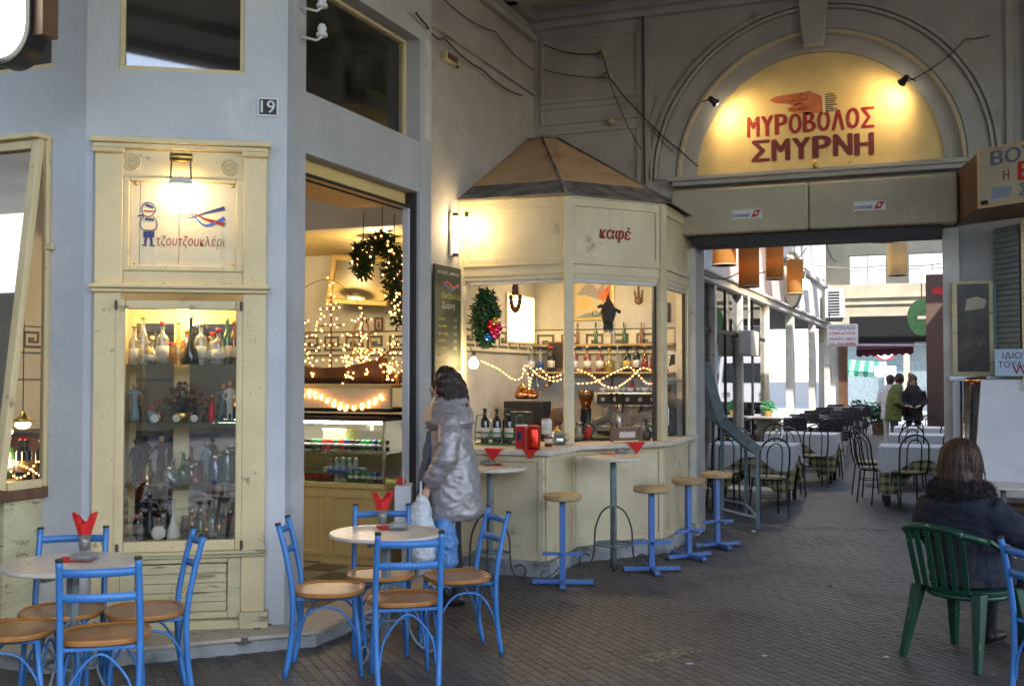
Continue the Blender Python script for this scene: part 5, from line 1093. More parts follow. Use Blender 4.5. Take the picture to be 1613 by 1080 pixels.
ob('tube_lamp', MB().tube([(x0+.05, .06, 1.155), (x1-.05, .06, 1.155)], .010), emis('fridge_tube', (1, .92, .75), 8), fg); 
fo = Vector((-5.0, 7.75, .1))
def L_area(name, loc, sx, sy, e, col, rot=(0, 0, 0), parent=None):
    l = bpy.data.lights.new(name, 'AREA'); l.shape = 'RECTANGLE'; l.size = sx; l.size_y = sy; l.energy = e; l.color = col
    o = bpy.data.objects.new(name, l); COL.objects.link(o); o.location = loc; o.rotation_euler = rot
    if parent is not None: o.parent = parent
    return o
L_area('counter_tube_light', (-.1, .1, 1.14), 1.5, .04, 3, (1, .92, .72), parent=fg)
canc = [('wine','dark can'),('green','green can'),('red','red can'),('sign_blue','blue can'),('pole_grey','grey can')]
CANM = {}
def can(loc, c, lab, grp, s=1.0):
    if c not in CANM:
        M['can_'+c] = mat('can_'+c, tuple(M[c].node_tree.nodes['Principled BSDF'].inputs['Base Color'].default_value)[:3], .3, .5)
        CANM[c] = (MB().lathe([(.026, 0), (.032, .006), (.032, .105), (.026, .115)], 14).mesh('can_body', M['can_'+c], True), MB().lathe([(.026, .115), (.024, .112), (0, .112)], 14).mesh('can_top', M['steel']), MB().lathe([(.0325, .045), (.0325, .075)], 14).mesh('can_print', M['sign_white'], True))
    t = thing('drink_can', lab, 'can', loc, random.uniform(-1, 1), grp); ob('can_body', CANM[c][0], None, t); ob('can_top', CANM[c][1], None, t); ob('can_print', CANM[c][2], None, t); t.scale = (s, s, s); return t
M['green2'] = mat('green2', (.03, .2, .06), .3); M['can_dark'] = M['wine']
seq = ['dark', 'dark', 'green2', 'green2', 'red', 'red', 'green2', 'red', 'navy', 'dark', 'dark', 'green2', 'green2', 'navy', 'green2', 'dark']
for i, c in enumerate(seq): can(fo + Vector((-.06+.053*i, .10, .92)), c, '%s drink can, %s from the left on the upper counter shelf' % ({'dark': 'black', 'green2': 'green', 'red': 'red', 'navy': 'blue'}[c], ORD[i]), 'drink cans on the upper shelf of the counter', .8)
for i in range(9): can(fo + Vector((.42+.058*(i % 6), .07 + .07*(i // 6), .66)), 'navy' if i > 3 else 'green2', '%s can, %s from the left of the low row on the counter' % ('dark blue' if i > 3 else 'green', ORD[i]), 'low row of cans in the counter', .8)
for i in range(3):
    t = thing('sweet_box', ['red and brown box of sweets at the left of the lower shelf', 'second red and brown box of sweets on the lower shelf', 'third box of sweets beside the water bottles'][i], 'box', fo + Vector((.02 + .085*i, .10, .66))); ob('carton', MB().box(-.038, .038, -.05, .05, 0, .07), M['brown_wood'], t, bevel=.003); ob('print_band', MB().box(-.03, .03, -.052, -.0505, .03, .06), M['red'], t)
wbm = MB().lathe([(.028, 0), (.032, .01), (.030, .05), (.032, .09), (.030, .13), (.014, .165), (.013, .18)], 12).mesh('bottle_body', M['g_clear'], True); wcm = MB().lathe([(.015, .175), (.015, .195), (0, .196)], 10).mesh('cap', M['sign_white']); wlm = MB().lathe([(.0325, .07), (.0325, .105)], 12).mesh('paper_label', M['sign_blue'], True)
for i in range(8):
    t = thing('water_bottle', 'small plastic water bottle on the lower counter shelf, %s row, %s from the left' % ('front' if i < 4 else 'back', ORD[i % 4]), 'bottle', fo + Vector((.215+.062*(i % 4), .09 if i < 4 else .18, .66)), 0, 'water bottles in the counter'); ob('bottle_body', wbm, None, t); ob('cap', wcm, None, t); ob('paper_label', wlm, None, t)
t = thing('carton_box', 'pale green box on the top shelf of the counter', 'box', fo + Vector((.18, .3, .93))); ob('carton', MB().box(-.11, .11, -.1, .1, 0, .15), mat('palegreen', (.4, .45, .15), .6), t, bevel=.004); ob('lid', MB().box(-.115, .115, -.105, .105, .15, .165), M['cream'], t)
for k, (x, lab) in enumerate(((-.62, 'stack of white plates at the left of the counter'), (-.55, 'second stack of white cups and plates in the counter'))):
    t = thing('plate_stack', lab, 'plates', fo + Vector((x+.72+.16*k, .32, .66))); [ob('plate', MB().lathe([(.05, .012*j), (.09, .012*j+.012), (.05, .012*j+.006)], 16), M['sign_white'], t, smooth=True) for j in range(8)]
# shelf unit above the counter with the ships
su = thing('counter_hood', 'pale ledge above the counter carrying the lit model ship', 'ledge', (-5.0, 8.15, 1.34)); ob('ledge_front', MB().box(x0, x1, -.32, -.28, .03, .20), M['kiosk_cream'], su, bevel=.004); ob('ledge_top', MB().box(x0, x1, -.30, .3, .20, .23), M['shop_yellow'], su, bevel=.004); ob('prop_board', MB().box(x0, x1, -.28, .25, 0, .03), M['dark'], su)
STOP = 1.572
def fairy(pts, parent, r=.012, nm='bulbs'):
    b = MB()
    for p in pts: b.ball(p, r, 6, 4)
    return setp(ob(nm, b, M['fairy'], parent, smooth=True), kind='stuff')
def ship(loc, s, lab, masts, rz=0):
    t = thing('model_ship', lab, 'model ship', loc, rz, 'model ships outlined with fairy lights'); L_ = .5*s
    h = MB(); rings = []
    for i in range(9):
        u = i/8; x = -L_ + 2*L_*u; w_ = .11*s*sin(pi*(.12+.76*u))**.6; d_ = .03 + .02*abs(u-.5)
        rings.append((x, w_, (.13 + .16*(2*u-1)**2*.5)*s))
    P = []; F = []
    for x, w_, zt in rings: P += [(x, -w_, zt), (x, -w_*.75, .05*s), (x, 0, 0.01), (x, w_*.75, .05*s), (x, w_, zt)]
    for i in range(8):
        for k in range(4): F.append((i*5+k, i*5+k+1, i*5+6+k, i*5+5+k))
        F.append((i*5+4, i*5, i*5+5, i*5+9))
    F += [(0, 1, 2, 3, 4), (44, 43, 42, 41, 40)]
    ob('hull', h.add(P, F), M['brown_wood'], t); ob('keel', MB().box(-L_*.8, L_*.8, -.012, .012, -.0, .03), M['dark'], t)
    pts = []; rg = MB()
    for j in range(masts):
        x = -L_*.6 + 1.2*L_*j/max(1, masts-1); H_ = (.62 + .12*(j == masts//2))*s
        ob('mast', MB().tube([(x, 0, .1*s), (x, 0, H_)], [.011*s, .005*s], 6), M['brown_wood'], t)
        for k, f_ in enumerate((.35, .6, .82)):
            z = .1*s + (H_-.1*s)*f_; wy = (.17-.04*k)*s; ob('yard', MB().tube([(x-wy, -.01, z), (x+wy, -.01, z)], .005*s, 5), M['brown_wood'], t)
            for q in range(4): pts.append((x - wy + 2*wy*q/3, -.02, z + random.uniform(-.01, .01)))
        pts += [(x+random.uniform(-.01, .01), -.02, .15*s + (H_-.15*s)*q/7) for q in range(8)]
        for sx_ in (-1, 1): rg.tube([(x, 0, H_*.95), (x+sx_*.2*s, .05, .17*s)], .0018, 3)
    pts += [(-L_ + 2*L_*q/16, -.12*s, .17*s + .03*random.random()) for q in range(17)]
    ob('rigging', rg, M['old_wood'], t); ob('bowsprit', MB().tube([(L_*.9, 0, .2*s), (L_*1.25, 0, .32*s)], [.01*s, .004*s], 6), M['brown_wood'], t); fairy(pts, t, .010); return t
ship((-4.98, 8.15, STOP), 1.05, 'large three masted model ship on the ledge above the counter covered in fairy lights', 3)
sh2 = ship((-4.55, 8.2, STOP), .55, 'small model ship beside the large one under a dome of fairy lights', 2)
dm = thing('light_dome', 'round wire dome dotted with fairy lights next to the model ships', 'fairy lights', (-4.55, 8.1, STOP))
ob('wire_frame', MB().tube([(.26*cos(a), 0, .30*sin(a)) for a in [pi*i/14 for i in range(15)]], .004).tube([(.24*cos(a), .1*sin(a), .28*sin(a)*.6) for a in [pi*i/14 for i in range(15)]], .004), M['brass'], dm)
rn = random.Random(4); fairy([(.27*cos(a)*rn.uniform(.5, 1), rn.uniform(-.08, .08), .31*abs(sin(a))*rn.uniform(.6, 1)) for a in [pi*rn.random() for i in range(60)]], dm, .010)
rg_ = thing('light_string', 'loose sprinkle of fairy lights climbing over the model ship masts', 'fairy lights', (-4.95, 8.05, STOP)); ob('wire', MB().tube(smoothp([(-.6, 0, .5), (-.3, 0, .8), (0, 0, .9), (.25, 0, .75), (.4, 0, .5)], 5), .003, 4), M['dark'], rg_)
pts_ = []
for (xc, hh, ww) in ((-.28, .62, .16), (.02, .90, .24), (.30, .62, .15)):
    for i in range(34):
        q = rn.random()**.7; z_ = hh*(1-q) + .05; pts_.append((xc + rn.choice((-1, 1))*ww*q*rn.uniform(.6, 1), rn.uniform(-.06, .06), z_))
fairy(pts_, rg_, .010)
rope([(-5.9, 7.80, 1.50), (-5.5, 7.80, 1.40), (-5.22, 7.80, 1.50), (-4.95, 7.80, 1.50), (-4.65, 7.80, 1.37), (-4.4, 7.80, 1.42), (-4.25, 7.80, 1.50)], 'swag of large glowing bulbs along the ledge above the counter', group=None, r=.024, step=.055)
rope([(-5.9, 7.81, 1.42), (-5.4, 7.81, 1.36), (-5.1, 7.81, 1.47), (-4.8, 7.81, 1.44), (-4.5, 7.81, 1.37), (-4.25, 7.81, 1.47)], 'second lower swag of glowing bulbs along the ledge above the counter', group=None, r=.018, step=.06)
sl = thing('toy_sail', 'small tilted wooden picture frame standing among the fairy lights', 'frame', WY(568, 560, 8.3)); ob('frame_bar', MB().bar((-.09, 0, 0), (-.06, 0, .26), .012, .012).bar((-.06, 0, .26), (.06, 0, .30), .012, .012).bar((.06, 0, .30), (.12, 0, .04), .012, .012).bar((.12, 0, .04), (-.09, 0, 0), .012, .012), M['gold_frame'], sl); ob('stick', MB().tube([(0, 0, .02), (0, 0, -.2)], .005), M['gold_frame'], sl)
# tilted mirror, wreaths, small picture on the back wall
mr = thing('wall_mirror', 'big gold framed mirror tilted forward on the shop back wall', 'mirror', WY(568, 442, 10.5)); mr.rotation_euler = (radians(-8), radians(4), 0)
w_, h_ = .78, .56
ob('mirror_frame', MB().box(-w_/2, w_/2, -.04, 0, -h_/2, -h_/2+.06).box(-w_/2, w_/2, -.04, 0, h_/2-.06, h_/2).box(-w_/2, -w_/2+.06, -.04, 0, -h_/2+.06, h_/2-.06).box(w_/2-.06, w_/2, -.04, 0, -h_/2+.06, h_/2-.06), M['gold_frame'], mr, bevel=.008); ob('mirror_glass', MB().box(-w_/2+.05, w_/2-.05, -.02, -.01, -h_/2+.05, h_/2-.05), mat('clean_mirror', (.6, .6, .55), .06, 1.0), mr)
poster('small_picture', 'tiny framed portrait under the tilted mirror in the shop', 'picture', WY(597, 510, 10.69), .11, .15, 0, [M['paper'], ([(-.2, -.3), (.2, -.3), (.1, .25), (-.1, .25)], M['brown_wood'])], 'brown_wood')
def lit_garland(px, py, Y, a, b, lab, n=900):
    t = thing('lit_garland', lab, 'garland', WY(px, py, Y), 0, 'dark garlands with fairy lights hanging in the doorway'); r_ = random.Random(px)
    setp(ob('sprigs', foliage(ell(0, 0, a, b, .08), n, .06, r_), M['green'], t), kind='stuff'); V = ell(0, 0, a*1.1, b*1.1, .12); fairy([V(r_) for _ in range(int(26*(b/.2)))], t, .011); ob('cord', MB().tube([(0, 0, b*.5), (0, .0, b+.25)], .004, 4), M['dark'], t)
lit_garland(572, 408, 8.6, .11, .18, 'leftmost dark garland with fairy lights hanging before the mirror'); lit_garland(602, 382, 8.5, .10, .10, 'small top garland with fairy lights joining two others'); lit_garland(621, 430, 8.3, .10, .27, 'long garland with fairy lights against the door jamb'); lit_garland(628, 490, 8.2, .06, .14, 'trailing end of fairy lights below the long garland', 200)
# pendant lamps that light the room
for k, (x, y, e) in enumerate(((-5.2, 9.4, 10), (-6.8, 9.2, 10), (-7.2, 6.6, 11))):
    z = 3.02 if y > 8.7 else 2.9
    t = thing('pendant_lamp', ['glowing ceiling dome above the model ship', 'glowing ceiling dome at the back left of the shop', 'hanging dome lamp behind the leaning shop window'][k], 'lamp', (x, y, z)); ob('shade', MB().lathe([(.03, 0), (.12, -.05), (.16, -.10), (.155, -.10)], 16), M['brass'], t, smooth=True); ob('bulb', MB().ball((0, 0, -.09), .05, 10, 8), M['bulb'], t, smooth=True)
    if k == 2: ob('cord', MB().tube([(0, 0, 0), (0, 0, 2.7)], .005), M['dark'], t)
    point('pendant_light', (0, 0, -.2), e, (1, .74, .40), .12, t)
# bay window display
for k, (px, py, lab) in enumerate(((8, 680, 'left of two milk glass globe lamps inside the leaning window'), (36, 668, 'right of two milk glass globe lamps inside the leaning window'))):
    p = WY(px, py, 6.3); t = thing('globe_lamp', lab, 'lamp', p, 0, 'globe lamps behind the leaning window'); ob('globe', MB().ball((0, 0, 0), .045, 12, 10, (1.3, 1.3, .8)), emis('globe_glow%d' % k, (1, .75, .4), 4), t, smooth=True); ob('shade', MB().lathe([(.10, .02), (.03, .06), (.01, .10)], 14), M['brass'], t, smooth=True); ob('stem', MB().tube([(0, 0, .1), (0, 0, .9)], .004), M['dark'], t)
bz = thing('window_shelf_unit', 'dark wooden counter with shelves seen through the leaning window', 'counter', (-6.3, 6.6, .1)); ob('carcass', MB().box(-.9, .9, 0, .5, 0, 1.05), M['brown_wood'], bz, bevel=.005); ob('worktop', MB().box(-.93, .93, -.03, .53, 1.05, 1.09), M['dark'], bz); ob('pot_rail', MB().box(-.9, .9, .2, .23, 1.5, 1.52), M['steel'], bz)
for k, (px, m_, tg, lab) in enumerate(((27, 'wine', 'paper', 'dark bottle with a cream label in the leaning window'), (36, 'wine', 'gold_frame', 'dark bottle with a gold label in the leaning window'), (8, 'g_green', 'sign_white', 'green bottle in the leaning window'), (58, 'wine', None, 'dark bottle beside the frame of the leaning window'))):
    v = WY(px, 758, 5.35); bottle((v.x, 5.38, .968), 'wine', m_, 'red', lab, s=.9, tag=tg)
rope([WY(-10, 745, 5.22), WY(10, 733, 5.2), WY(25, 752, 5.2), WY(45, 745, 5.2), WY(60, 725, 5.2), WY(70, 745, 5.2)], 'upper string of fairy lights lying in the leaning window', group='fairy lights in the leaning window', r=.008, step=.026)
rope([WY(-10, 722, 5.3), WY(15, 728, 5.3), WY(40, 735, 5.3), WY(62, 748, 5.3)], 'lower string of fairy lights lying in the leaning window', group='fairy lights in the leaning window', r=.008, step=.026)
point('bay_light', (-5.7, 5.35, 1.12), 1.2, (1, .7, .35), .06)
# flowers in the upper window
uf = thing('window_flowers', 'bunch of pink and white flowers inside the dark upper window over the doorway', 'flowers', (-4.0, 6.75, 3.60)); rn = random.Random(12); m = MB()
for i in range(70):
    m.cur = rn.choice((0, 1, 2)); m.ball((rn.uniform(-.05, .02), rn.uniform(-.25, .3), rn.uniform(.02, .13)), rn.uniform(.01, .024), 5, 4)
setp(ob('blossoms', m, [mat('pinkf', (.45, .15, .16), .8), mat('whitef', (.5, .5, .48), .8), M['green']], uf), kind='stuff'); ob('planter', MB().box(-.07, .03, -.3, .35, -.02, .03), M['dark'], uf)

# smaller wares that fill the kiosk
for k, (px, py, Y, nm, cat, lab) in enumerate(((1046, 612, 11.06, 'notice', 'notice', 'small framed red notice near the right kiosk post'), (996, 618, 10.98, 'hanging_towel', 'towel', 'dark cloth hanging on the back wall right of the espresso machine'), (876, 560, 11.0, 'tall_picture', 'picture', 'dark upright picture behind the kiosk post'))):
    v = WY(px, py, Y); t = thing(nm, lab, cat, v)
    if k == 1: ob('cloth', remesh(MB().loft([((0, 0, -.16), .05, .015, 0), ((0, 0, 0), .035, .015, 0), ((0, 0, .12), .008, .008, 0)], 12), M['sign_red'], .008, 1, disp=.008, dscale=25), None, t); ob('nail', MB().tube([(0, 0, .12), (0, .04, .13)], .003), M['iron'], t)
    else:
        w_, h_ = ((.07, .05), 0, (.09, .15))[k]; ob('picture_frame', MB().box(-w_, w_, -.012, 0, -h_, -h_+.015).box(-w_, w_, -.012, 0, h_-.015, h_).box(-w_, -w_+.015, -.012, 0, -h_+.015, h_-.015).box(w_-.015, w_, -.012, 0, -h_+.015, h_-.015), M['brown_wood'], t); ob('print', MB().box(-w_+.012, w_-.012, -.006, -.001, -h_+.012, h_-.012), M['sign_red' if k == 0 else 'dark'], t)
gr_ = thing('coffee_grinder', 'dark coffee grinder with a clear hopper left of the espresso machine', 'coffee grinder', (-3.50, 10.78, 1.03)); ob('grinder_body', MB().lathe([(.07, 0), (.07, .03), (.05, .05), (.055, .25), (.06, .27)], 14), M['black_metal'], gr_, smooth=True); ob('hopper', MB().lathe([(.04, .27), (.08, .40), (.08, .46), (.0, .465)], 14), M['g_amber'], gr_, smooth=True); ob('spout', MB().box(-.03, .03, -.10, -.05, .14, .19), M['black_metal'], gr_)
for k, (px, h, m_, lab) in enumerate(((907, .16, 'g_clear', 'clear jar of straws behind the right counter window'), (922, .12, 'red', 'small red sugar caddy behind the right counter window'), (1022, .14, 'g_teal', 'teal glass jar near the right kiosk post'), (900, .10, 'brass', 'little brass pot beside the kiosk middle post'), (1000, .12, 'paper', 'cream paper cup stack behind the plate'))):
    q = G(px, 690 if k else 693, 1.03); bottle(q + Vector((0, .10, 0)), 'jar', m_, 'steel', lab, s=.75, sz=h/.145/.75, cat='jar', name='storage_jar')
for k in range(7):
    v = WY(1020 - 17*k if k < 4 else 860 - 14*(k-4), 622 if k < 4 else 605, 10.95); t = thing('hanging_spoon', ('steel utensil hanging under the kiosk wall shelf, %s from the right' % ORD[k]), 'utensil', v, 0, 'utensils hanging under the kiosk shelf'); ob('handle', MB().tube([(0, 0, 0), (0, 0, .10)], .004, 5), M['steel' if k % 2 else 'copper'], t); ob('bowl', MB().ball((0, 0, -.02), .024, 8, 6, (1, .5, 1.2)), M['steel' if k % 2 else 'copper'], t, smooth=True)
fz = thing('under_counter_fridge', 'black cabinet with a lit white panel below the espresso machine', 'fridge', (-3.0, 10.35, .14)); ob('cabinet', MB().box(-.32, .32, 0, .16, 0, .84), M['black_metal'], fz, bevel=.005); ob('door', MB().box(-.28, .0, -.015, 0, .1, .78).box(.02, .28, -.015, 0, .1, .78), M['steel'], fz)
# ================================================================== the passage beyond the arch
PX = -3.3
pb = thing('passage_shops', 'white row of glazed shops along the left of the passage', 'building', (PX, 22, 0))
ob('upper_wall', MB().box(PX, PX-.3, 11.5, 17.6, 3.16, 6.5), M['white_wall'], pb, world=True); ob('upper_wall', MB().box(PX, PX-.3, 17.6, 25.5, 3.16, 4.3), M['pink_wall'], pb, world=True)
ob('upper_wall', MB().box(PX, PX-.3, 25.5, 34, 3.16, 4.3).box(PX, PX-.3, 17.6, 34, 5.9, 6.5), M['white_wall'], pb, world=True)
for y in (17.6, 19.5, 21.4, 23.3, 25.2, 27.1, 29, 30.9, 32.8): ob('mullion', MB().box(PX+.02, PX-.2, y, y+.35, 4.3, 5.9), M['white_wall'], pb, world=True)
ob('upper_pane', MB().box(PX-.12, PX-.13, 17.6, 34, 4.3, 5.9), M['glass_dark'], pb, world=True)
ob('string_course', MB().box(PX+.10, PX, 11.5, 34, 4.18, 4.30), M['white_wall'], pb, world=True, bevel=.01)
ob('fascia', MB().box(PX+.10, PX-.02, 11.5, 34, 3.02, 3.16).box(PX+.16, PX-.02, 11.5, 34, 3.13, 3.17), M['white_paint'], pb, world=True, bevel=.01)
posts = [12.6, 14.3, 16.3, 18.6, 21.6, 25.2, 29.6, 33.6]
for y in posts: ob('post', MB().box(PX+.06, PX-.10, y, y+.17 + (.25 if y > 25 else 0), 0, 3.02), M['white_paint'] if y > 15 else M['old_wood'], pb, world=True, bevel=.008)
for a, b in zip(posts, posts[1:]):
    a += .17; f = MB(); f.box(PX+.0, PX-.05, a, b, 2.3, 2.36).box(PX+.0, PX-.05, a, b, .0, .55)
    if a < 20: f.box(PX, PX-.05, (a+b)/2-.025, (a+b)/2+.025, .55, 3.02); ob('window_frame', f, M['dark' if a < 21 else 'white_paint'], pb, world=True); ob('pane', MB().box(PX-.02, PX-.026, a, b, .55, 3.02), M['glass'], pb, world=True)
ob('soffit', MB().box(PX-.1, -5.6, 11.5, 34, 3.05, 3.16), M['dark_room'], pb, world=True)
for k, y in enumerate((15.4, 17.8, 20.8, 24.5)): ob('stall_post', MB().box(-4.2, -4.3, y, y+.14, 0, 3.05), M['brown_wood'], pb, world=True)
# goods beyond the glass, open yard and sunlit facade to the left
yd = struct('yard_floor', MB().box(-12, -4.6, 11.5, 60, -.04, -.002), M['street_pale'])
yw = thing('yard_wall', 'bright sunlit wall seen through the shop glass on the left of the passage', 'wall', (-9.5, 24, 0)); ob('wall_face', MB().box(-9.6, -9.9, 11.5, 50, 0, 5), M['white_wall'], yw, world=True)
for k in range(9): ob('doorway_panel', MB().box(-9.58, -9.6, 13+3.5*k, 14.4+3.5*k, 0, 2.4), M[('pink_wall', 'denim', 'brown_wood')[k % 3]], yw, world=True)
rn = random.Random(21)
for k in range(4):
    y = 14.8 + 2.3*k; rk_ = thing('market_shelf', ['nearest', 'second', 'third', 'fourth'][k] + ' open market shelf of goods seen through the passage glass', 'shelf', (-4.9, y, 0), 0, 'market shelves beyond the passage glass')
    ob('frame', MB().box(-.2, -.15, -.7, -.66, 0, 2.1).box(-.2, -.15, .66, .7, 0, 2.1).box(.15, .2, -.7, -.66, 0, 2.1).box(.15, .2, .66, .7, 0, 2.1), M['iron'], rk_)
    for z in (.4, .85, 1.3, 1.75): ob('shelf', MB().box(-.22, .22, -.72, .72, z, z+.03), M['old_wood'], rk_)
    gd = [MB() for _ in range(4)]
    for z in (.43, .88, 1.33, 1.78):
        yy = -.65
        while yy < .6: w_ = rn.uniform(.06, .16); rn.choice(gd).box(-.15, .2, yy, yy+w_, z, z+rn.uniform(.12, .32)); yy += w_+.015
    for q, m_ in zip(gd, ('red', 'sign_white', 'denim', 'green2')):
        if q.v: setp(ob('goods', q, M[m_], rk_), kind='stuff')
# icicle lights under the fascia
for k, (y0, y1, lab) in enumerate(((15.0, 16.1, 'curtain of fairy lights in the first passage shop window'), (17.2, 18.4, 'curtain of fairy lights in the second passage shop window'), (18.9, 19.9, 'narrow curtain of fairy lights in the third passage shop window'))):
    t = thing('icicle_lights', lab, 'fairy lights', (PX-.2, (y0+y1)/2, 3.0), 0, 'curtains of fairy lights in the passage windows'); P = []; wv = MB(); n = int((y1-y0)/.12)
    for i in range(n):
        y = -(y1-y0)/2 + i*.12; ln = rn.uniform(.3, .85) * (1 - .5*abs(i/n-.5)); wv.tube([(0, y, 0), (0, y, -ln)], .002, 3)
        for j in range(int(ln/.085)): P.append((rn.uniform(-.02, .02), y+rn.uniform(-.03, .03), -.085*j-.05))
    ob('wire', wv, M['dark'], t); fairy(P, t, .014)
# meter box
mbx = thing('meter_box', 'pale grey meter box on a post of the passage shop row', 'meter box', (PX+.06, 18.75, 1.98)); ob('box_body', MB().box(0, .2, -.35, .45, 0, .42), M['white_paint'], mbx, bevel=.01); ob('door', MB().box(-.0, .19, -.362, -.351, .03, .39), M['white_wall'], mbx); ob('conduit', MB().tube([(.1, 0, .42), (.1, 0, 1.05)], .02), M['white_paint'], mbx)
# round oval shop sign, air conditioner, grill sign
v = WX(1262, 500, -3.0)
os_ = thing('round_sign', 'round pale sign hanging flat against the pink wall of the passage', 'sign', (-3.14, 24.5, 3.75)); ob('disc', MB().prism([(.22*cos(2*pi*i/28), .62*sin(2*pi*i/28)) for i in range(28)], -.06, .0), M['dirty_cream'], os_, bevel=.01); ob('rim', MB().tube([(.22*cos(2*pi*i/28), -.065, .62*sin(2*pi*i/28)) for i in range(28)], .03, 6, closed=True), M['old_wood'], os_)
v = WY(1312, 477, 31.5)
ac = thing('air_conditioner', 'white air conditioner unit high on the left wall of the passage', 'air conditioner', (v.x, 31.5, v.z)); ob('casing', MB().box(-.22, .26, 0, .8, -.42, .40), M['sign_white'], ac, bevel=.02); ob('grille_opening', MB().box(-.12, .18, -.02, -.001, -.34, .32), M['dark'], ac)
for k in range(8): ob('slat', MB().box(-.12, .18, -.035, -.021, -.32+.08*k, -.30+.08*k), M['sign_white'], ac)
ob('bracket', MB().box(-.2, .2, .0, .7, -.50, -.43), M['iron'], ac)
v = WY(1327, 528, 27.0)
gs = thing('grill_sign', 'white hanging sign lettered with a grill house name and phone number', 'sign', v); w_, h_ = .72, .54
ob('sign_box', MB().box(-w_/2, w_/2, -.05, .05, -h_/2, h_/2), M['sign_white'], gs, bevel=.03); ob('border', MB().box(-w_/2+.03, w_/2-.03, -.053, -.0505, h_/2-.035, h_/2-.025).box(-w_/2+.03, w_/2-.03, -.053, -.0505, -h_/2+.025, -h_/2+.035), M['grey_letter'], gs)
for k, (s, m_) in enumerate((('ΨΗΤΟΠΩΛΕΙΟ', 'grey_letter'), ('Η ΣΟΦΙΑ της ΓΕΥΣΗΣ', 'red'), ('ΣΑΝΤΟΥΪΤΣ - ΠΑΚΕΤΟ', 'grey_letter'), ('Τηλ. 2310 282082', 'red'))): ob('lettering', text_mb(s, w_*.84, .075 if k else .09, y=-.0525, x0=-w_*.42, z0=.13-.125*k, bold=.06), M[m_], gs)
ob('bracket', MB().tube([(-.3, 0, h_/2), (-.3, 0, h_/2+.25), (-.3, .3, h_/2+.35)], .012), M['iron'], gs)
# end wall of the passage
EY = 34
ew = thing('end_wall', 'shaded end wall of the passage with two bright high windows over the exit', 'wall', (-1, EY, 0))
def bx(x0, x1, z0, z1, m='dirty_cream', nm='wall_face'): return ob(nm, MB().box(x0, x1, EY, EY+.4, z0, z1), M[m], ew, world=True)
a = WY(1337, 400, EY); b = WY(1395, 446, EY); c = WY(1431, 396, EY); d = WY(1481, 444, EY)
z0, z1 = 4.36, 5.25; zg = 2.62
bx(-3.6, a.x, zg, 6.6); bx(b.x, c.x, z0, 6.6); bx(a.x, b.x, z1, 6.6); bx(c.x, .3, z1, 6.6); bx(a.x, .3, 3.4, z0); bx(.3, 3.2, zg, 6.6)
M['blackish'] = mat('blackish', (.008, .008, .008), .9); bx(a.x, .3, zg, 3.4, 'blackish', 'gate_band')
ob('ledge', MB().box(-3.2, 1, EY-.08, EY, 3.95, 4.0).box(-3.2, 1, EY-.06, EY, 3.75, 3.78), M['dirty_cream'], ew, world=True)
for (x0, x1) in ((a.x, b.x), (c.x, .3)):
    f = MB(); f.box(x0, x1, EY+.1, EY+.13, z0+.42, z0+.44); f.box((x0+x1)/2-.012, (x0+x1)/2+.012, EY+.1, EY+.13, z0, z1); w_ = ob('window_frame', f, M['white_paint'], ew, world=True); p_ = ob('pane', MB().box(x0, x1, EY+.11, EY+.115, z0, z1), M['glass_old'], ew, world=True)
bx(-3.6, -3.0, 0, zg, 'white_wall', 'pier'); bx(.3, 3.2, 0, zg, 'white_wall', 'pier')
ob('pier', MB().box(-3.0, -2.75, EY-.1, EY+.1, 0, 2.6), M['brown_wood'], ew, world=True)
ob('rail', MB().tube([(-3, EY-.1, 2.55), (.3, EY-.1, 2.5)], .03), M['white_paint'], ew, world=True)
rf = setp(ob('passage_shade_roof', MB().box(-3.6, 2.7, 11.5, 15.5, 6.6, 6.75), M['white_wall']), kind='structure')  # unseen roof, added to darken the passage below
for k in range(8): ob('shade_strip', MB().box(-3.6, 2.7, 17 + 2.2*k, 18.0 + 2.2*k, 6.6, 6.7), M['white_wall'], rf)  # unseen strips, spaced to cut part of the sky light
# right side of the passage (mostly hidden)
pr = thing('passage_wall', 'pale wall closing the right side of the passage', 'wall', (2.4, 22, 0)); ob('wall_face', MB().box(2.4, 2.7, 11.5, 34, 0, 6.5), M['white_wall'], pr, world=True)
bp = thing('red_banner', 'tall reddish brown board standing at the right edge of the passage', 'board', (WY(1468, 540, 26).x, 26, 0)); zb = WY(1468, 432, 26).z; x0 = WY(1459, 540, 26).x - bp.location.x
ob('board', MB().box(x0, x0+.9, 0, .08, .0, zb), mat('banner', (.12, .07, .055), .8), bp, bevel=.01); ob('board_mark', MB().box(x0+.15, x0+.4, -.01, 0, zb-.45, zb-.3), M['red'], bp)
# street beyond: road, buildings, awnings, sign, van
struct('road', MB().box(-25, 25, 36, 60, -.04, .0), M['street_pale'])
sb_ = thing('street_building', 'sunlit white building across the street with a shop front', 'building', (-1, 52, 0))
ob('wall', MB().box(-14, 12, 52, 53, 3.6, 12), M['white_wall'], sb_, world=True); ob('wall', MB().box(-14, -4.6, 52, 53, 0, 3.6).box(4.5, 12, 52, 53, 0, 3.6), M['white_wall'], sb_, world=True)
ob('shop_recess', MB().box(-4.6, 4.5, 53, 53.2, 0, 3.6), M['pole_grey'], sb_, world=True)
for x in (-1.65, 1.2): ob('pillar', MB().box(x-.12, x+.12, 51.9, 52.2, 0, 3.5), M['orange_cloth'], sb_, world=True)
ob('lintel', MB().box(-4.6, 4.5, 51.9, 52.1, 3.35, 3.6), M['orange_cloth'], sb_, world=True)
v0 = WY(1388, 545, 51.9); ob('lettering', text_mb('ΒΟΛΒΗ ΚΟΣΤ', 2.3, .36, y=51.85, x0=v0.x, z0=3.68, bold=.03), M['navy'], sb_) ; kids(sb_)[-1].location = -sb_.location
m = MB()
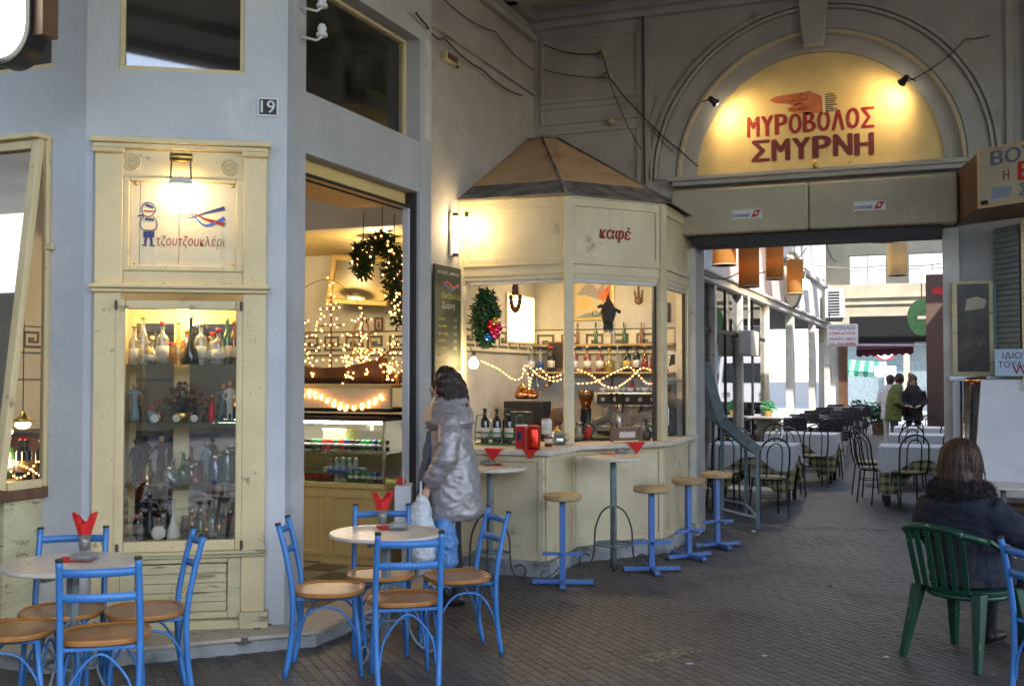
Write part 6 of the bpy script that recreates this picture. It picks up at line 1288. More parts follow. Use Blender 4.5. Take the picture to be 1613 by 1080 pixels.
for i in range(26):
    m.tube([(-.9+.11*i, 51.7, .4), (-.9+.11*i+1.5, 51.7, 2.9)], .012, 3); m.tube([(-.9+.11*i+1.5, 51.72, .4), (-.9+.11*i, 51.72, 2.9)], .012, 3)
fe = setp(ob('wire_fence', m, M['iron']), 'diamond mesh grille across the shop front over the street', 'grille')
def awning(name, lab, p0, p1, drop, depth, m_, m2=None, n=8, y1=None):
    t = thing(name, lab, 'awning', p0); d = Vector(p1)-Vector(p0)
    for i in range(n):
        a = d*(i/n); b = d*((i+1)/n); o = Vector((0, -depth, -drop)); th = Vector((0, 0, -.02))
        P = [a, b, b+o, a+o, a+th, b+th, b+o+th, a+o+th]; ob('cloth_strip', MB().add(P, [(0, 1, 2, 3), (7, 6, 5, 4), (0, 4, 5, 1), (1, 5, 6, 2), (2, 6, 7, 3), (3, 7, 4, 0)]).add([a+o, b+o, b+o+Vector((0, 0, -.16)), (a+b)/2+o+Vector((0, 0, -.22)), a+o+Vector((0, 0, -.16))], [(0, 1, 2, 3, 4)]), m_ if i % 2 == 0 or not m2 else m2, t)
    return t
M['awn_green'] = mat('awn_green', (.02, .16, .09), .7); M['awn_green2'] = mat('awn_green2', (.18, .35, .26), .7)
a = WY(1334, 566, 46); b = WY(1392, 570, 46); awning('green_awning', 'green striped awning over the far pavement', a, b, .45, 1.2, M['awn_green'], M['awn_green2'])
a = WY(1352, 515, 35.5); b = WY(1440, 510, 35.5); awning('maroon_awning', 'dark red awning under the exit of the passage', a, b, .75, .9, M['maroon'], None)
gl = thing('green_round_sign', 'round dark green sign hanging at the right of the passage exit', 'sign', WY(1452, 500, 30)); ob('disc', MB().prism([(.36*cos(2*pi*i/24), .48*sin(2*pi*i/24)) for i in range(24)], -.04, 0), M['green'], gl, bevel=.01); ob('emblem', MB().box(-.10, .10, -.05, -.041, -.04, .04), M['dirty_cream'], gl); ob('hanger', MB().tube([(0, 0, .46), (0, 0, .9)], .015), M['iron'], gl)
v = WY(1394, 552, 44); ts = thing('road_sign', 'round white road sign with a red edge on a pole in the sun', 'road sign', (v.x, 44, 0))
ob('pole', MB().tube([(0, .03, 0), (0, .03, v.z)], .04), M['white_paint'], ts); ob('plate', MB().tube([(0, 0, v.z), (0, -.02, v.z)], .38, 24), M['sign_white'], ts); ob('red_ring', MB().tube([(.36*cos(2*pi*i/24), -.025, v.z+.36*sin(2*pi*i/24)) for i in range(24)], .035, 6, closed=True), M['red'], ts); ob('pictogram', MB().box(-.17, -.03, -.03, -.021, v.z-.06, v.z+.06).box(.03, .17, -.03, -.021, v.z-.06, v.z+.06), M['pole_grey'], ts); ob('plate_lower', MB().box(-.4, .4, -.02, 0, v.z-1.0, v.z-.6), M['sign_white'], ts)
vx = WY(1458, 640, 42).x; vn = thing('delivery_van', 'white delivery van parked beyond the passage exit', 'van', (vx+1.3, 42, 0))
ob('body', MB().prism([(-.9, .35), (-1.0, .9), (-.95, 1.3), (-.85, 2.35), (.9, 2.35), (1.0, 1.2), (.95, .35)], 0, 4.6), M['sign_white'], vn, bevel=.08); ob('windscreen', MB().prism([(-.85, 1.35), (.85, 1.35), (.78, 2.1), (-.78, 2.1)], -.02, -.002), M['glass_dark'], vn); ob('bumper', MB().box(-.95, .95, -.08, -.002, .35, .6), M['black_metal'], vn, bevel=.03)
for x in (-.7, .7): ob('headlight', MB().box(x-.14, x+.14, -.03, -.002, .8, .98), M['steel'], vn, bevel=.02)
for x in (-.85, .85):
    for y in (.8, 3.7):
        w_ = ob('wheel', MB().tube([(x-.1, y, .33), (x+.1, y, .33)], .33, 18), M['black_metal'], vn)
for s in (-1, 1): ob('mirror', MB().box(s*1.02-.08, s*1.02+.08, .2, .3, 1.35, 1.7), M['black_metal'], vn, bevel=.02)
# hanging drum lamps
def drum(px0, px1, pyb, pyt, Y, lab, m_='lamp_cloth', lit=0):
    a = WY(px0, pyb, Y); b = WY(px1, pyb, Y); zt = WY(px0, pyt, Y).z; r = (b.x-a.x)/2*.96
    t = thing('drum_lamp', lab, 'lamp', ((a.x+b.x)/2, Y, a.z), 0, 'cloth drum lamps hanging in the passage'); H_ = zt-a.z
    ob('lamp_shade', MB().lathe([(r, 0), (r, H_), (r-.006, H_), (r-.006, 0), (r, 0)], 28), M[m_], t, smooth=False); ob('rim', MB().tube([(r*cos(2*pi*i/28), r*sin(2*pi*i/28), 0) for i in range(28)], .012, 5, closed=True), M['orange_cloth'], t); ob('cord', MB().tube([(0, 0, H_), (0, 0, H_+ (7.0-zt))], .006), M['dark'], t)
    ob('spider', MB().tube([(-r, 0, H_-.02), (r, 0, H_-.02)], .004).tube([(0, 0, H_*.5), (0, 0, H_)], .012), M['iron'], t); ob('bulb', MB().ball((0, 0, H_*.45), .05, 8, 6), emis('drum_bulb', (1, .8, .5), 6) if 'drum_bulb' not in bpy.data.materials else bpy.data.materials['drum_bulb'], t, smooth=True)
    return t
drum(1122, 1160, 418, 388, 14.0, 'leftmost orange cloth drum lamp cut off by the lintel'); drum(1163, 1197, 452, 385, 15.5, 'long orange cloth drum lamp second from the left'); drum(1206, 1235, 440, 380, 17.5, 'orange cloth drum lamp third from the left'); drum(1239, 1266, 463, 410, 19.5, 'orange cloth drum lamp beside a glaring bulb'); drum(1397, 1430, 434, 384, 20, 'pale cloth drum lamp in front of the end wall windows', 'lamp_pale'); drum(1372, 1412, 381, 362, 17, 'pale cloth drum lamp mostly hidden behind the lintel', 'lamp_pale')
v = WY(1268, 448, 20.5); t = thing('wall_spot', 'glaring wall spotlight beside the fourth drum lamp', 'spotlight', v); ob('glass_bulb', MB().ball((0, 0, 0), .10, 10, 8), emis('glare', (1, .82, .5), 30), t, smooth=True); ob('arm', MB().tube([(0, 0, .1), (0, .1, .3), (-.4, .2, .4)], .02), M['iron'], t); point('wall_spot_light', (0, -.2, 0), 10, parent=t)
cable([WY(1105, 430, 14), WY(1163, 430, 16), WY(1240, 405, 19), WY(1270, 390, 22)], .01, 'cable crossing the passage behind the drum lamps'); cable([WY(1285, 418, 22), WY(1400, 417, 22), WY(1482, 415, 22)], .012, 'level cable crossing in front of the bright end windows', mt='white_paint'); cable([WY(1300, 380, 24), WY(1320, 410, 28)], .012, 'short cable running down the upper left passage wall')
# slatted stand with a sloping board near the kiosk
sd_ = thing('board_stand', 'weathered grey metal stand carrying a folded sloping board by the arch', 'stand', G(1165, 828))
q0, q1, q2, q3 = G(1138, 818), G(1194, 833), G(1120, 800), G(1172, 812)
I0 = sd_.location
hts = {0: 1.12, 1: .82, 2: 1.12, 3: .82}
for k, q in enumerate((q0, q1, q2 + Vector((0, .15, 0)), q3 + Vector((0, .15, 0)))): ob('leg', MB().box(q.x-I0.x-.018, q.x-I0.x+.018, q.y-I0.y-.018, q.y-I0.y+.018, 0, hts[k]), M['pole_grey'], sd_)
r0, r1, r2, r3 = [q - I0 for q in (q0, q1, q2 + Vector((0, .15, 0)), q3 + Vector((0, .15, 0)))]
for a, b in ((r0, r1), (r2, r3), (r0, r2), (r1, r3)): ob('stretcher', MB().bar(a + Vector((0, 0, .12)), b + Vector((0, 0, .12)), .022, .022), M['white_paint'], sd_)
bw_ = (r2-r0)
def slab(a, b, nm='sloping_board'):
    dirn = (b-a).normalized(); up = bw_.cross(dirn).normalized()*-1
    if up.z < 0: up = -up
    P = [a, b, b+bw_, a+bw_]; P = [p - up*.05 for p in P] + [p + up*.06 for p in P]; ob(nm, MB().add(P, [(3, 2, 1, 0), (4, 5, 6, 7), (0, 1, 5, 4), (1, 2, 6, 5), (2, 3, 7, 6), (3, 0, 4, 7)]), M['pole_grey'], sd_, bevel=.006)
A1 = r0 + Vector((0, 0, 1.12)); B1 = r1 + Vector((.02, 0, .82)); C1 = r0 + (r0-r1)*.55 + Vector((0, 0, 1.80))
slab(A1, B1); slab(C1, A1 + Vector((0, 0, .0)))
# ---------------- bistro chairs and cloth tables
def bistro(name='bistro_chair'):
    t = thing(name, 'black wire bistro chair', 'chair', (0, 0, 0))
    bm_ = M['black_metal']
    ob('seat', MB().lathe([(.0, .44), (.18, .44), (.195, .45), (.19, .465), (0, .468)], 18), M['bistro_seat'], t, smooth=True)
    ob('seat_ring', MB().tube([(.2*cos(2*pi*i/20), .2*sin(2*pi*i/20), .435) for i in range(20)], .011, 6, closed=True), bm_, t)
    for s in (-1, 1):
        ob('leg', MB().tube([(s*.15, .15, .43), (s*.18, .20, 0)], .011, 6), bm_, t)
        ob('leg', MB().tube([(s*.155, -.14, .43), (s*.17, -.19, 0)], .011, 6), bm_, t)
    ob('leg_ring', MB().tube([(.155*cos(2*pi*i/18), .155*sin(2*pi*i/18), .22) for i in range(18)], .006, 5, closed=True), bm_, t)
    def hoop(w, h, d): return [(-w, -.15, .44), (-w*1.05, -.19, .62)] + [(-w*1.05*cos(pi*i/10), -.20-.05*sin(pi*i/10), .74+(h-.74)*sin(pi*i/10)) for i in range(11)] + [(w*1.05, -.19, .62), (w, -.15, .44)]
    ob('back_hoop', MB().tube(hoop(.17, .92, 0), .011, 6), bm_, t); ob('inner_hoop', MB().tube(hoop(.085, .86, 0), .008, 6), bm_, t)
    return t
def table4(loc, w, d, lab, group='white cloth tables in the passage', cloth='tablecloth', rz=0, under=True, h=.74):
    t = thing('cafe_table', 'bare topped table under ' + lab, 'table', loc, rz, 'square tables in the passage')
    for x in (-w/2+.06, w/2-.06):
        for y in (-d/2+.06, d/2-.06): ob('leg', MB().box(x-.025, x+.025, y-.025, y+.025, 0, h-.04), M['black_metal'], t)
    ob('tabletop', MB().box(-w/2, w/2, -d/2, d/2, h-.04, h-.012), M['brown_wood'], t)
    def cloth_m(w, d, z, drop, rot, name, m_, lab_):
        c = MB(); n = 64; P = []; F = []; rings = 5
        def edge(u):
            a = 2*pi*u; cx_, sy_ = cos(a), sin(a); k = max(abs(cx_)/(w/2), abs(sy_)/(d/2)); return cx_/k, sy_/k, (abs(cx_*sy_)*2)**3
        P.append((0, 0, z))
        for j in range(1, rings+3):
            for i in range(n):
                x, y, cn = edge(i/n)
                if j <= rings-1: f = j/(rings-1); P.append((x*f, y*f, z))
                else:
                    q = (j-rings+1)/3; wob = 1 + .022*sin(i*1.15)*q + .02*q; P.append((x*wob + .0, y*wob, z - drop*q*(.8+.95*cn+.06*sin(i*.7))))
        for i in range(n): F.append((0, 1+i, 1+(i+1) % n))
        for j in range(rings+1):
            for i in range(n): F.append((1+j*n+i, 1+(j+1)*n+i, 1+(j+1)*n+(i+1) % n, 1+j*n+(i+1) % n))
        c.add(P, F); o = ob(name, c, M[m_], None, smooth=False); o.location = loc; o.rotation_euler = (0, 0, rz); 
        sm_ = o.modifiers.new('th', 'SOLIDIFY'); sm_.thickness = .003; setp(o, lab_, 'tablecloth', group + ' (' + name.replace('_', ' ') + 's)'); return o
    cloth_m(w+.02, d+.02, h-.004, .34, 0, 'checked_cloth', 'check', 'long checked yellow cloth under ' + lab); cloth_m(w+.05, d+.05, h+.004, .18, 0, 'white_cloth', cloth, 'white cloth on ' + lab)
    return t
T = [(-2.35, 14.45, 1.05, .72, 'the left table nearest the arch'), (-2.10, 17.3, 1.05, .72, 'the second left table'), (-.28, 14.75, 1.0, .72, 'the nearest table on the right of the passage'), (-.30, 17.6, 1.0, .72, 'the second table on the right'), (-.32, 20.0, 1.0, .72, 'the third table on the right')]
for x, y, w_, d_, lab in T: table4((x, y, 0), w_, d_, lab)
ch0 = bistro(); first = True
CH = [(G(1140, 800), head(0, 1), 'black hoop backed chair at the left front of the table nearest the arch'), (G(1212, 812), head(-.1, 1), 'black hoop backed chair at the right front of the table nearest the arch'),
  ((-2.65, 15.15, 0), head(.1, -1), 'black hoop backed chair behind the table nearest the arch on its left'), ((-2.0, 15.2, 0), head(-.1, -1), 'black hoop backed chair behind the table nearest the arch on its right'),
  ((-2.45, 16.6, 0), head(0, 1), 'black hoop backed chair in front of the second left table by the wall'), ((-1.85, 16.6, 0), head(.05, 1), 'black hoop backed chair in front of the second left table by the walkway'), ((-2.4, 18.0, 0), head(0, -1), 'black hoop backed chair behind the second left table'), ((-1.75, 18.05, 0), head(-.2, -1), 'black hoop backed chair behind the second left table nearer the walkway'),
  (G(1432, 800), head(.0, 1), 'black hoop backed chair before the nearest right table'), ((.1, 14.0, 0), head(-.1, 1), 'black hoop backed chair next to the seated woman at the nearest right table'), (G(1382, 792), head(1, .25), 'black chair seen from the side at the left end of the nearest right table'), ((-.98, 15.6, 0), head(1, .1), 'second black chair in profile behind the first on the right side'),
  ((-.55, 16.9, 0), head(0, 1), 'black hoop backed chair before the second right table'), ((.05, 16.9, 0), head(0, 1), 'black hoop backed chair before the second right table nearer the jamb'), ((-.6, 19.3, 0), head(0, 1), 'black hoop backed chair before the third right table'), ((0, 19.3, 0), head(0, 1), 'black hoop backed chair before the third right table nearer the jamb'), ((-.2, 20.9, 0), head(0, -1), 'black hoop backed chair behind the third right table')]
for p, rz, lab in CH:
    if first: ch0.location = p; ch0.rotation_euler = (0, 0, rz); setp(ch0, lab, 'chair', 'black hoop backed chairs in the passage'); LABELS.pop('black wire bistro chair', None); first = False
    else: dup(ch0, p, rz, lab)
# padded chairs and dark tables farther down on the left
def padded():
    t = thing('padded_chair', 'tmp', 'chair'); LABELS.pop('tmp', None)
    ob('seat', MB().box(-.21, .21, -.2, .2, .43, .49), M['dark_cloth'], t, bevel=.02); ob('backrest', MB().box(-.21, .21, -.24, -.20, .66, .90), M['dark_cloth'], t, bevel=.02)
    for s in (-1, 1):
        ob('leg', MB().tube([(s*.19, -.22, .9), (s*.19, -.2, .45), (s*.2, -.25, 0)], .011, 6), M['steel'], t); ob('leg', MB().tube([(s*.19, .18, .45), (s*.2, .22, 0)], .011, 6), M['steel'], t)
    return t
pc = padded(); k = 0
DT = []
for j, y in enumerate((20.3, 22.6, 25.0, 27.6)):
    t = thing('dark_table', ['nearest', 'second', 'third', 'farthest'][j] + ' small pale topped table among the padded chairs down the passage', 'table', (-2.3, y, 0), 0, 'small tables down the passage'); ob('tabletop', MB().box(-.5, .5, -.4, .4, .71, .74), M['tablecloth'], t, bevel=.005); ob('column', MB().tube([(0, 0, 0), (0, 0, .71)], .04, 10), M['black_metal'], t); ob('foot_plate', MB().box(-.25, .25, -.25, .25, 0, .02), M['black_metal'], t)
    for dx, dy, hd, w_ in ((-.25, -.62, (0, 1), 'front left'), (.35, -.62, (0, 1), 'front right'), (-.2, .65, (0, -1), 'back left'), (.35, .65, (0, -1), 'back right')):
        lab = 'dark padded chair at the %s of the %s small table down the passage' % (w_, ['nearest', 'second', 'third', 'farthest'][j]); p = (-2.3+dx, y+dy, 0)
        if k == 0: pc.location = p; pc.rotation_euler = (0, 0, head(*hd)); setp(pc, lab, 'chair', 'dark padded chairs down the passage')
        else: dup(pc, p, head(*hd)+random.uniform(-.15, .15), lab)
        k += 1
wt_ = thing('wicker_stand', 'small round topped wicker stand with flowers against the passage shops', 'stand', (-3.0, 20.0, 0)); ob('wicker_drum', MB().lathe([(.22, 0), (.22, .85)], 16), M['dirty_cream'], wt_); ob('round_top', MB().lathe([(.4, .85), (.42, .87), (.4, .89), (0, .89)], 20), M['marble'], wt_); ob('plant_pot', MB().lathe([(.05, .89), (.08, 1.0), (.0, .98)], 12), M['brass'], wt_); setp(ob('plant_leaves', (lambda m: m)(foliage(ell(0, 1.08, .12, .1, .12), 160, .08, random.Random(2))), M['green2'], wt_), kind='stuff')
# planters by the exit
for k, (x, lab) in enumerate(((-2.2, 'leafy potted plant left of the passage exit'), (-1.75, 'low leafy potted plant at the middle of the passage exit'))):
    t = thing('potted_plant', lab, 'plant', (x, 31.5, 0)); ob('pot', MB().lathe([(.14, 0), (.2, .35), (.17, .34)], 14), M['brown_wood'], t); setp(ob('leaves', foliage(ell(0, .6, .3, .3, .3), 260, .2, random.Random(k)), M['green'], t), kind='stuff')
# ================================================================== blue cafe chairs, round tables, bar stools
def blue_chair():
    t = thing('blue_chair', 'tmp', 'chair'); LABELS.pop('tmp', None); b = M['chair_blue']
    # seat: rounded D with a raised rim
    n = 28; out = []
    for i in range(n):
        a = 2*pi*i/n; e = 2.6; c, s = cos(a), sin(a); out.append((.205*abs(c)**(2/e)*(1 if c > 0 else -1), .195*abs(s)**(2/e)*(1 if s > 0 else -1)))
    P = []; F = []
    lv = [(.90, .425), (1.0, .435), (1.0, .455), (.975, .460), (.945, .458), (.92, .450), (.5, .449)]
    for k, z in lv: P += [(x*k, y*k, z) for x, y in out]
    for j in range(len(lv)-1):
        for i in range(n): F.append((j*n+i, j*n+(i+1) % n, (j+1)*n+(i+1) % n, (j+1)*n+i))
    F.append(tuple(range(n))[::-1]); F.append(tuple((len(lv)-1)*n+i for i in range(n)))
    ob('seat', MB().add(P, F), M['seat_wood'], t, smooth=False, bevel=.002, seg=1)
    for s in (-1, 1):
        ob('leg', MB().tube(smoothp([(s*.155, -.225, 0), (s*.165, -.19, .22), (s*.17, -.185, .45), (s*.168, -.22, .66), (s*.165, -.265, .83)], 4), .0155, 8), b, t, smooth=True)
        ob('leg', MB().tube([(s*.135, .15, .425), (s*.15, .175, .2), (s*.155, .19, 0)], .0135, 8), b, t, smooth=True)
        ob('end_cap', MB().tube([(s*.165, -.265, .828), (s*.165, -.267, .840)], .017, 8), M['dark'], t)
        # side arch rod
        A = [(s*.162, -.20, .06), (s*.16, -.175, .22), (s*.155, -.10, .345), (s*.15, 0, .375), (s*.145, .09, .34), (s*.15, .165, .22), (s*.152, .18, .08)]
        ob('arch_rod', MB().tube(smoothp(A, 4), .0065, 6), b, t, smooth=True)
    for y, w_ in ((-.195, .15), (.165, .14)): ob('arch_rod', MB().tube(smoothp([(-w_, y, .12), (-w_*.8, y, .28), (0, y, .40), (w_*.8, y, .28), (w_, y, .12)], 5), .0065, 6), b, t, smooth=True)
    ob('under_frame', MB().tube([(-.15, -.18, .42), (.15, -.18, .42), (.14, .15, .42), (-.14, .15, .42)], .009, 6, closed=True), b, t)
    for z, y in ((.775, -.250), (.66, -.222)):
        m = MB(); N_ = 9
        for k in range(N_):
            u0 = -1 + 2*k/N_; u1 = -1 + 2*(k+1)/N_
            f = lambda u: (u*.158, y - .028*(1-u*u), z)
            (x0, y0, _), (x1, y1, _) = f(u0), f(u1); h = .019
            V = [(x0, y0-.003, z-h), (x1, y1-.003, z-h), (x1, y1-.003, z+h), (x0, y0-.003, z+h), (x0, y0+.003, z-h), (x1, y1+.003, z-h), (x1, y1+.003, z+h), (x0, y0+.003, z+h)]
            m.add(V, [(0, 1, 2, 3), (5, 4, 7, 6), (0, 4, 5, 1), (3, 2, 6, 7)])
        ob('crossbar', m, b, t, smooth=True)
    return t
bc0 = blue_chair()
def hd(r, f): return head(r, f)
def seat_at(px, py): return Vector((G(px, py, .45).x, G(px, py, .45).y, 0))
BC = [(seat_at(636, 940), hd(-.22, 1), 'blue chair with its back to the viewer, nearest at the middle round table'), (seat_at(520, 926), hd(1, .05), 'blue chair seen side-on at the left of the middle round table'), (seat_at(600, 903), hd(.1, -1), 'blue chair behind the middle round table, facing forward'), (seat_at(720, 906), hd(-.93, -.38), 'blue chair at the right of the middle round table, in front of the kiosk'),
  (seat_at(166, 996), hd(-.25, 1), 'blue chair with its back to the viewer, nearest at the left round table'), (seat_at(228, 960), hd(-.92, -.42), 'blue chair at the right of the left round table, by the display case'), (seat_at(98, 961), hd(.2, -1), 'blue chair behind the left round table, by the leaning window'), (seat_at(22, 990), hd(1, .1), 'blue chair cut off by the left edge of the picture'),
  (G(1576, 850, .82)*1.0, hd(.95, .32), 'blue chair cut off by the right edge, in front of the seated woman')]
for i, (p, rz, lab) in enumerate(BC):
    if i == 8:
        fwd = Vector((-sin(rz), cos(rz), 0)); side = Vector((cos(rz), sin(rz), 0)); p = Vector((p.x, p.y, 0)) + fwd*.265 + side*.165
    if i == 0: bc0.location = p; bc0.rotation_euler = (0, 0, rz); setp(bc0, lab, 'chair', 'blue metal chairs with wooden seats'); LABELS[lab] = ['blue_chair']
    else: dup(bc0, p, rz, lab)
def spiral(c, r0, a0, turns, plane, s=1, n=18): return [c + plane*(r0*(1-.75*i/n)*cos(a0+s*turns*2*pi*i/n)) + Vector((0, 0, r0*(1-.75*i/n)*sin(a0+s*turns*2*pi*i/n))) for i in range(n+1)]
def round_table(px, py, lab, r=.335, rz=0, m_='pole_grey', loc=None, h=.72):
    p = loc or Vector((G(px, py, h).x, G(px, py, h).y, 0)); t = thing('round_table', lab, 'table', p, rz, 'round marble topped tables')
    ob('tabletop', MB().lathe([(r*.9, h-.022), (r-.006, h-.022), (r, h-.016), (r, h-.006), (r-.006, h), (r*.6, h), (0, h)], 48), M['marble'], t, bevel=0)
    ob('column', MB().box(-.022, .022, -.022, .022, .10, h-.022), M[m_], t, bevel=.004)
    ob('top_cross', MB().box(-.2, .2, -.012, .012, h-.045, h-.023).box(-.012, .012, -.2, .2, h-.067, h-.046), M[m_], t)
    ring = MB().tube([(.12*cos(2*pi*i/20), .12*sin(2*pi*i/20), .22) for i in range(20)], .007, 6, closed=True); ob('foot_ring', ring, M[m_], t)
    for k in range(3):
        a = 2*pi*k/3 + .5; d = Vector((cos(a), sin(a), 0)); P = [d*.022 + Vector((0, 0, .44)), d*.07 + Vector((0, 0, .36)), d*.11 + Vector((0, 0, .22)), d*.17 + Vector((0, 0, .08)), d*.25 + Vector((0, 0, .012))] + [d*.25 + d*(.045*sin(q)) + Vector((0, 0, .012 + .045*(1-cos(q)))) for q in (.8, 1.6, 2.4, 3.2, 4.0, 4.8)]
        ob('scroll_foot', MB().tube(smoothp([tuple(q) for q in P], 3), .008, 6), M[m_], t, smooth=True)
    return t
tA = round_table(115, 885, 'round marble topped table before the display case', .33); tB = round_table(608, 837, 'round marble topped table in front of the shop doorway', .335); tC = round_table(1580, 763, 'round marble topped table beyond the seated woman', .30)
def napkin_glass(p, lab, rz=0):
    t = thing('napkin_glass', lab, 'napkin glass', p, rz, 'small glasses holding red paper napkins')
    ob('glass_cup', MB().lathe([(.022, 0), (.026, .002), (.034, .085), (.032, .085), (.024, .008)], 18), M['g_clear'], t, smooth=True)
    m = MB(); r_ = random.Random(int(p.x*100))
    # folded napkins fan out of the glass as pleated cones with two lobes
    P = []; F = []; n = 30; lv = [(.018, .01), (.026, .06), (.036, .10), (.045, .14), (.048, .17)]
    for j, (r, z) in enumerate(lv):
        for i in range(n):
            a = 2*pi*i/n; pl = 1 + .14*sin(a*7+j*.3)*(j/4); lob = 1 + .35*abs(cos(a))**2*(j/4); zz = z + (.035*abs(cos(a))**1.5 - .03*abs(sin(a))**2)*(j/4)
            P.append((r*pl*lob*cos(a), r*pl*.75*sin(a), zz))
    for j in range(4):
        for i in range(n): F.append((j*n+i, j*n+(i+1) % n, (j+1)*n+(i+1) % n, (j+1)*n+i))
    m.add(P, F); m.add([(x*.55, y*.55, z-.01) for x, y, z in P], F); m.add([(x*.75*cos(.5)-y*.75*sin(.5), x*.75*sin(.5)+y*.75*cos(.5), z-.004) for x, y, z in P], F); ob('paper_napkin', m, M['napkin'], t); return t
def ashtray(p, lab, rz=0):
    t = thing('ashtray', lab, 'ashtray', p, rz, 'square glass ashtrays on the tables'); m = MB()
    s = .05; m.box(-s, s, -s, s, 0, .008); m.box(-s, s, -s, -s+.012, .008, .035); m.box(-s, s, s-.012, s, .008, .035); m.box(-s, -s+.012, -s+.012, s-.012, .008, .035); m.box(s-.012, s, -s+.012, s-.012, .008, .035)
    ob('glass_tray', m, M['g_clear'], t, bevel=.004); ob('foil_liner', MB().lathe([(.036, .010), (.03, .022), (.0, .018)], 12), M['steel'], t); return t
def flat_napkin(p, rz, lab, w_=.17): 
    return one('red_napkin', MB().add([(-w_/2, -w_/2, .001), (w_/2, -w_/2, .001), (w_/2, w_/2, .004), (-w_/2, w_/2, .001), (-w_/2, -w_/2, .003), (w_/2, -w_/2, .003), (w_/2, w_/2, .007), (-w_/2, w_/2, .003)], [(0, 3, 2, 1), (4, 5, 6, 7), (0, 1, 5, 4), (1, 2, 6, 5), (2, 3, 7, 6), (3, 0, 4, 7)]), M['napkin'], lab, 'napkin', 'red paper napkins lying on the tables', rot=(0, 0, rz)).__setattr__('location', p)
Z = .7205
flat_napkin(G(120, 881, Z), .6, 'red napkin under the ashtray on the table before the display case'); ashtray(G(133, 881, Z+.006), 'square glass ashtray on the table before the display case', .2); napkin_glass(G(133, 866, Z), 'glass of heart-shaped red napkins on the table before the display case', .35)
flat_napkin(G(617, 831, Z), .7, 'red napkin under the ashtray on the table at the shop doorway'); ashtray(G(628, 832, Z+.006), 'square glass ashtray on the table at the shop doorway', .2); napkin_glass(G(602, 824, Z), 'glass of fanned red napkins on the table at the shop doorway', .5)
flat_napkin(G(1538, 757, Z), .3, 'red napkin on the table beyond the seated woman')
# high tables at the kiosk
def bar_table(px, py, h, r, lab, rz=0, cut=False, mm='pole_grey', py_foot=None):
    q = G(px, py, h); t = thing('bar_table', lab, 'table', (q.x, q.y, 0), rz, 'high round tables at the kiosk')
    if cut: pts = [(r*cos(a), r*sin(a)) for a in [-pi+pi*i/20*1.0 for i in range(21)]] + [(r, .12), (-r, .12)]
    else: pts = [(r*cos(2*pi*i/40), r*sin(2*pi*i/40)) for i in range(40)]
    ob('tabletop', MB().prismz(pts, h-.028, h), M['marble'], t, bevel=.005); ob('column', MB().tube([(0, 0, .02), (0, 0, h-.03)], .028, 12), M[mm], t, smooth=True); ob('foot_tip', MB().tube([(0, 0, 0), (0, 0, .03)], .03, 10), M['iron'], t)
    ob('foot_ring', MB().tube([(.16*cos(2*pi*i/24), .16*sin(2*pi*i/24), .20) for i in range(24)], .010, 6, closed=True).box(-.16, .16, -.01, .01, .19, .21), M[mm], t)
    for k in range(4):
        a = pi/2*k + .3; d = Vector((cos(a), sin(a), 0)); P = [d*.03 + Vector((0, 0, .52)), d*.10 + Vector((0, 0, .47)), d*.155 + Vector((0, 0, .33)), d*.165 + Vector((0, 0, .15)), d*.19 + Vector((0, 0, .05)), d*.24 + Vector((0, 0, .012))] + [d*(.24+.05*sin(q_)) + Vector((0, 0, .012 + .05*(1-cos(q_)))) for q_ in (.8, 1.6, 2.4, 3.2, 4.0)]
        ob('scroll_foot', MB().tube(smoothp([tuple(x) for x in P], 3), .008, 6), M['iron'], t, smooth=True)
    return t
bt1 = bar_table(772, 735, .90, .27, 'high table against the kiosk cabinet behind the woman in silver', cut=True); bt2 = bar_table(966, 719, .945, .26, 'high table with a greenish column before the right kiosk window')
def onbt(px, py, h): return G(px, py, h+.001)
flat_napkin(onbt(778, 732, .90), .2, 'red napkin on the high table behind the woman in silver', .13); ashtray(onbt(768, 731, .907), 'steel ashtray on the high table behind the woman in silver'); flat_napkin(onbt(958, 715, .945), .2, 'red napkin on the high table before the right kiosk window', .13); ashtray(onbt(979, 714, .946), 'glass ashtray on the high table before the right kiosk window')
def stool():
    t = thing('bar_stool', 'tmp', 'stool'); LABELS.pop('tmp', None)
    ob('seat', MB().lathe([(.14, .665), (.150, .672), (.150, .705), (.142, .714), (0, .716)], 32), M['stool_wood'], t, bevel=.003, seg=1)
    ob('column', MB().box(-.024, .024, -.024, .024, .045, .664), M['pole_blue'], t, bevel=.004)
    ob('foot_bar', MB().box(-.24, .24, -.026, .026, .012, .045), M['pole_blue'], t, bevel=.004); ob('foot_bar', MB().box(-.022, .022, -.23, -.03, .012, .042).box(-.022, .022, .03, .23, .012, .042), M['pole_blue'], t, bevel=.004)
    ob('foot_rest', MB().box(-.16, .16, -.036, -.0245, .235, .262).box(-.012, .012, -.16, -.037, .24, .257), M['pole_blue'], t)
    for s in (-1, 1):
        ob('foot_pad', MB().box(s*.22-.025, s*.22+.025, -.028, .028, 0, .012), M['dark'], t); ob('foot_pad', MB().box(-.026, .026, s*.21-.025, s*.21+.025, 0, .012), M['dark'], t)
        P = [Vector((s*.03, 0, .14)), Vector((s*.07, 0, .09)), Vector((s*.12, 0, .06))] + [Vector((s*(.14+.03*sin(q)), 0, .08-.03*cos(q))) for q in (0, .9, 1.8, 2.7, 3.6)]
        ob('scroll', MB().tube(smoothp([tuple(x) for x in P], 3), .005, 5), M['iron'], t, smooth=True)
    return t
s0 = stool()
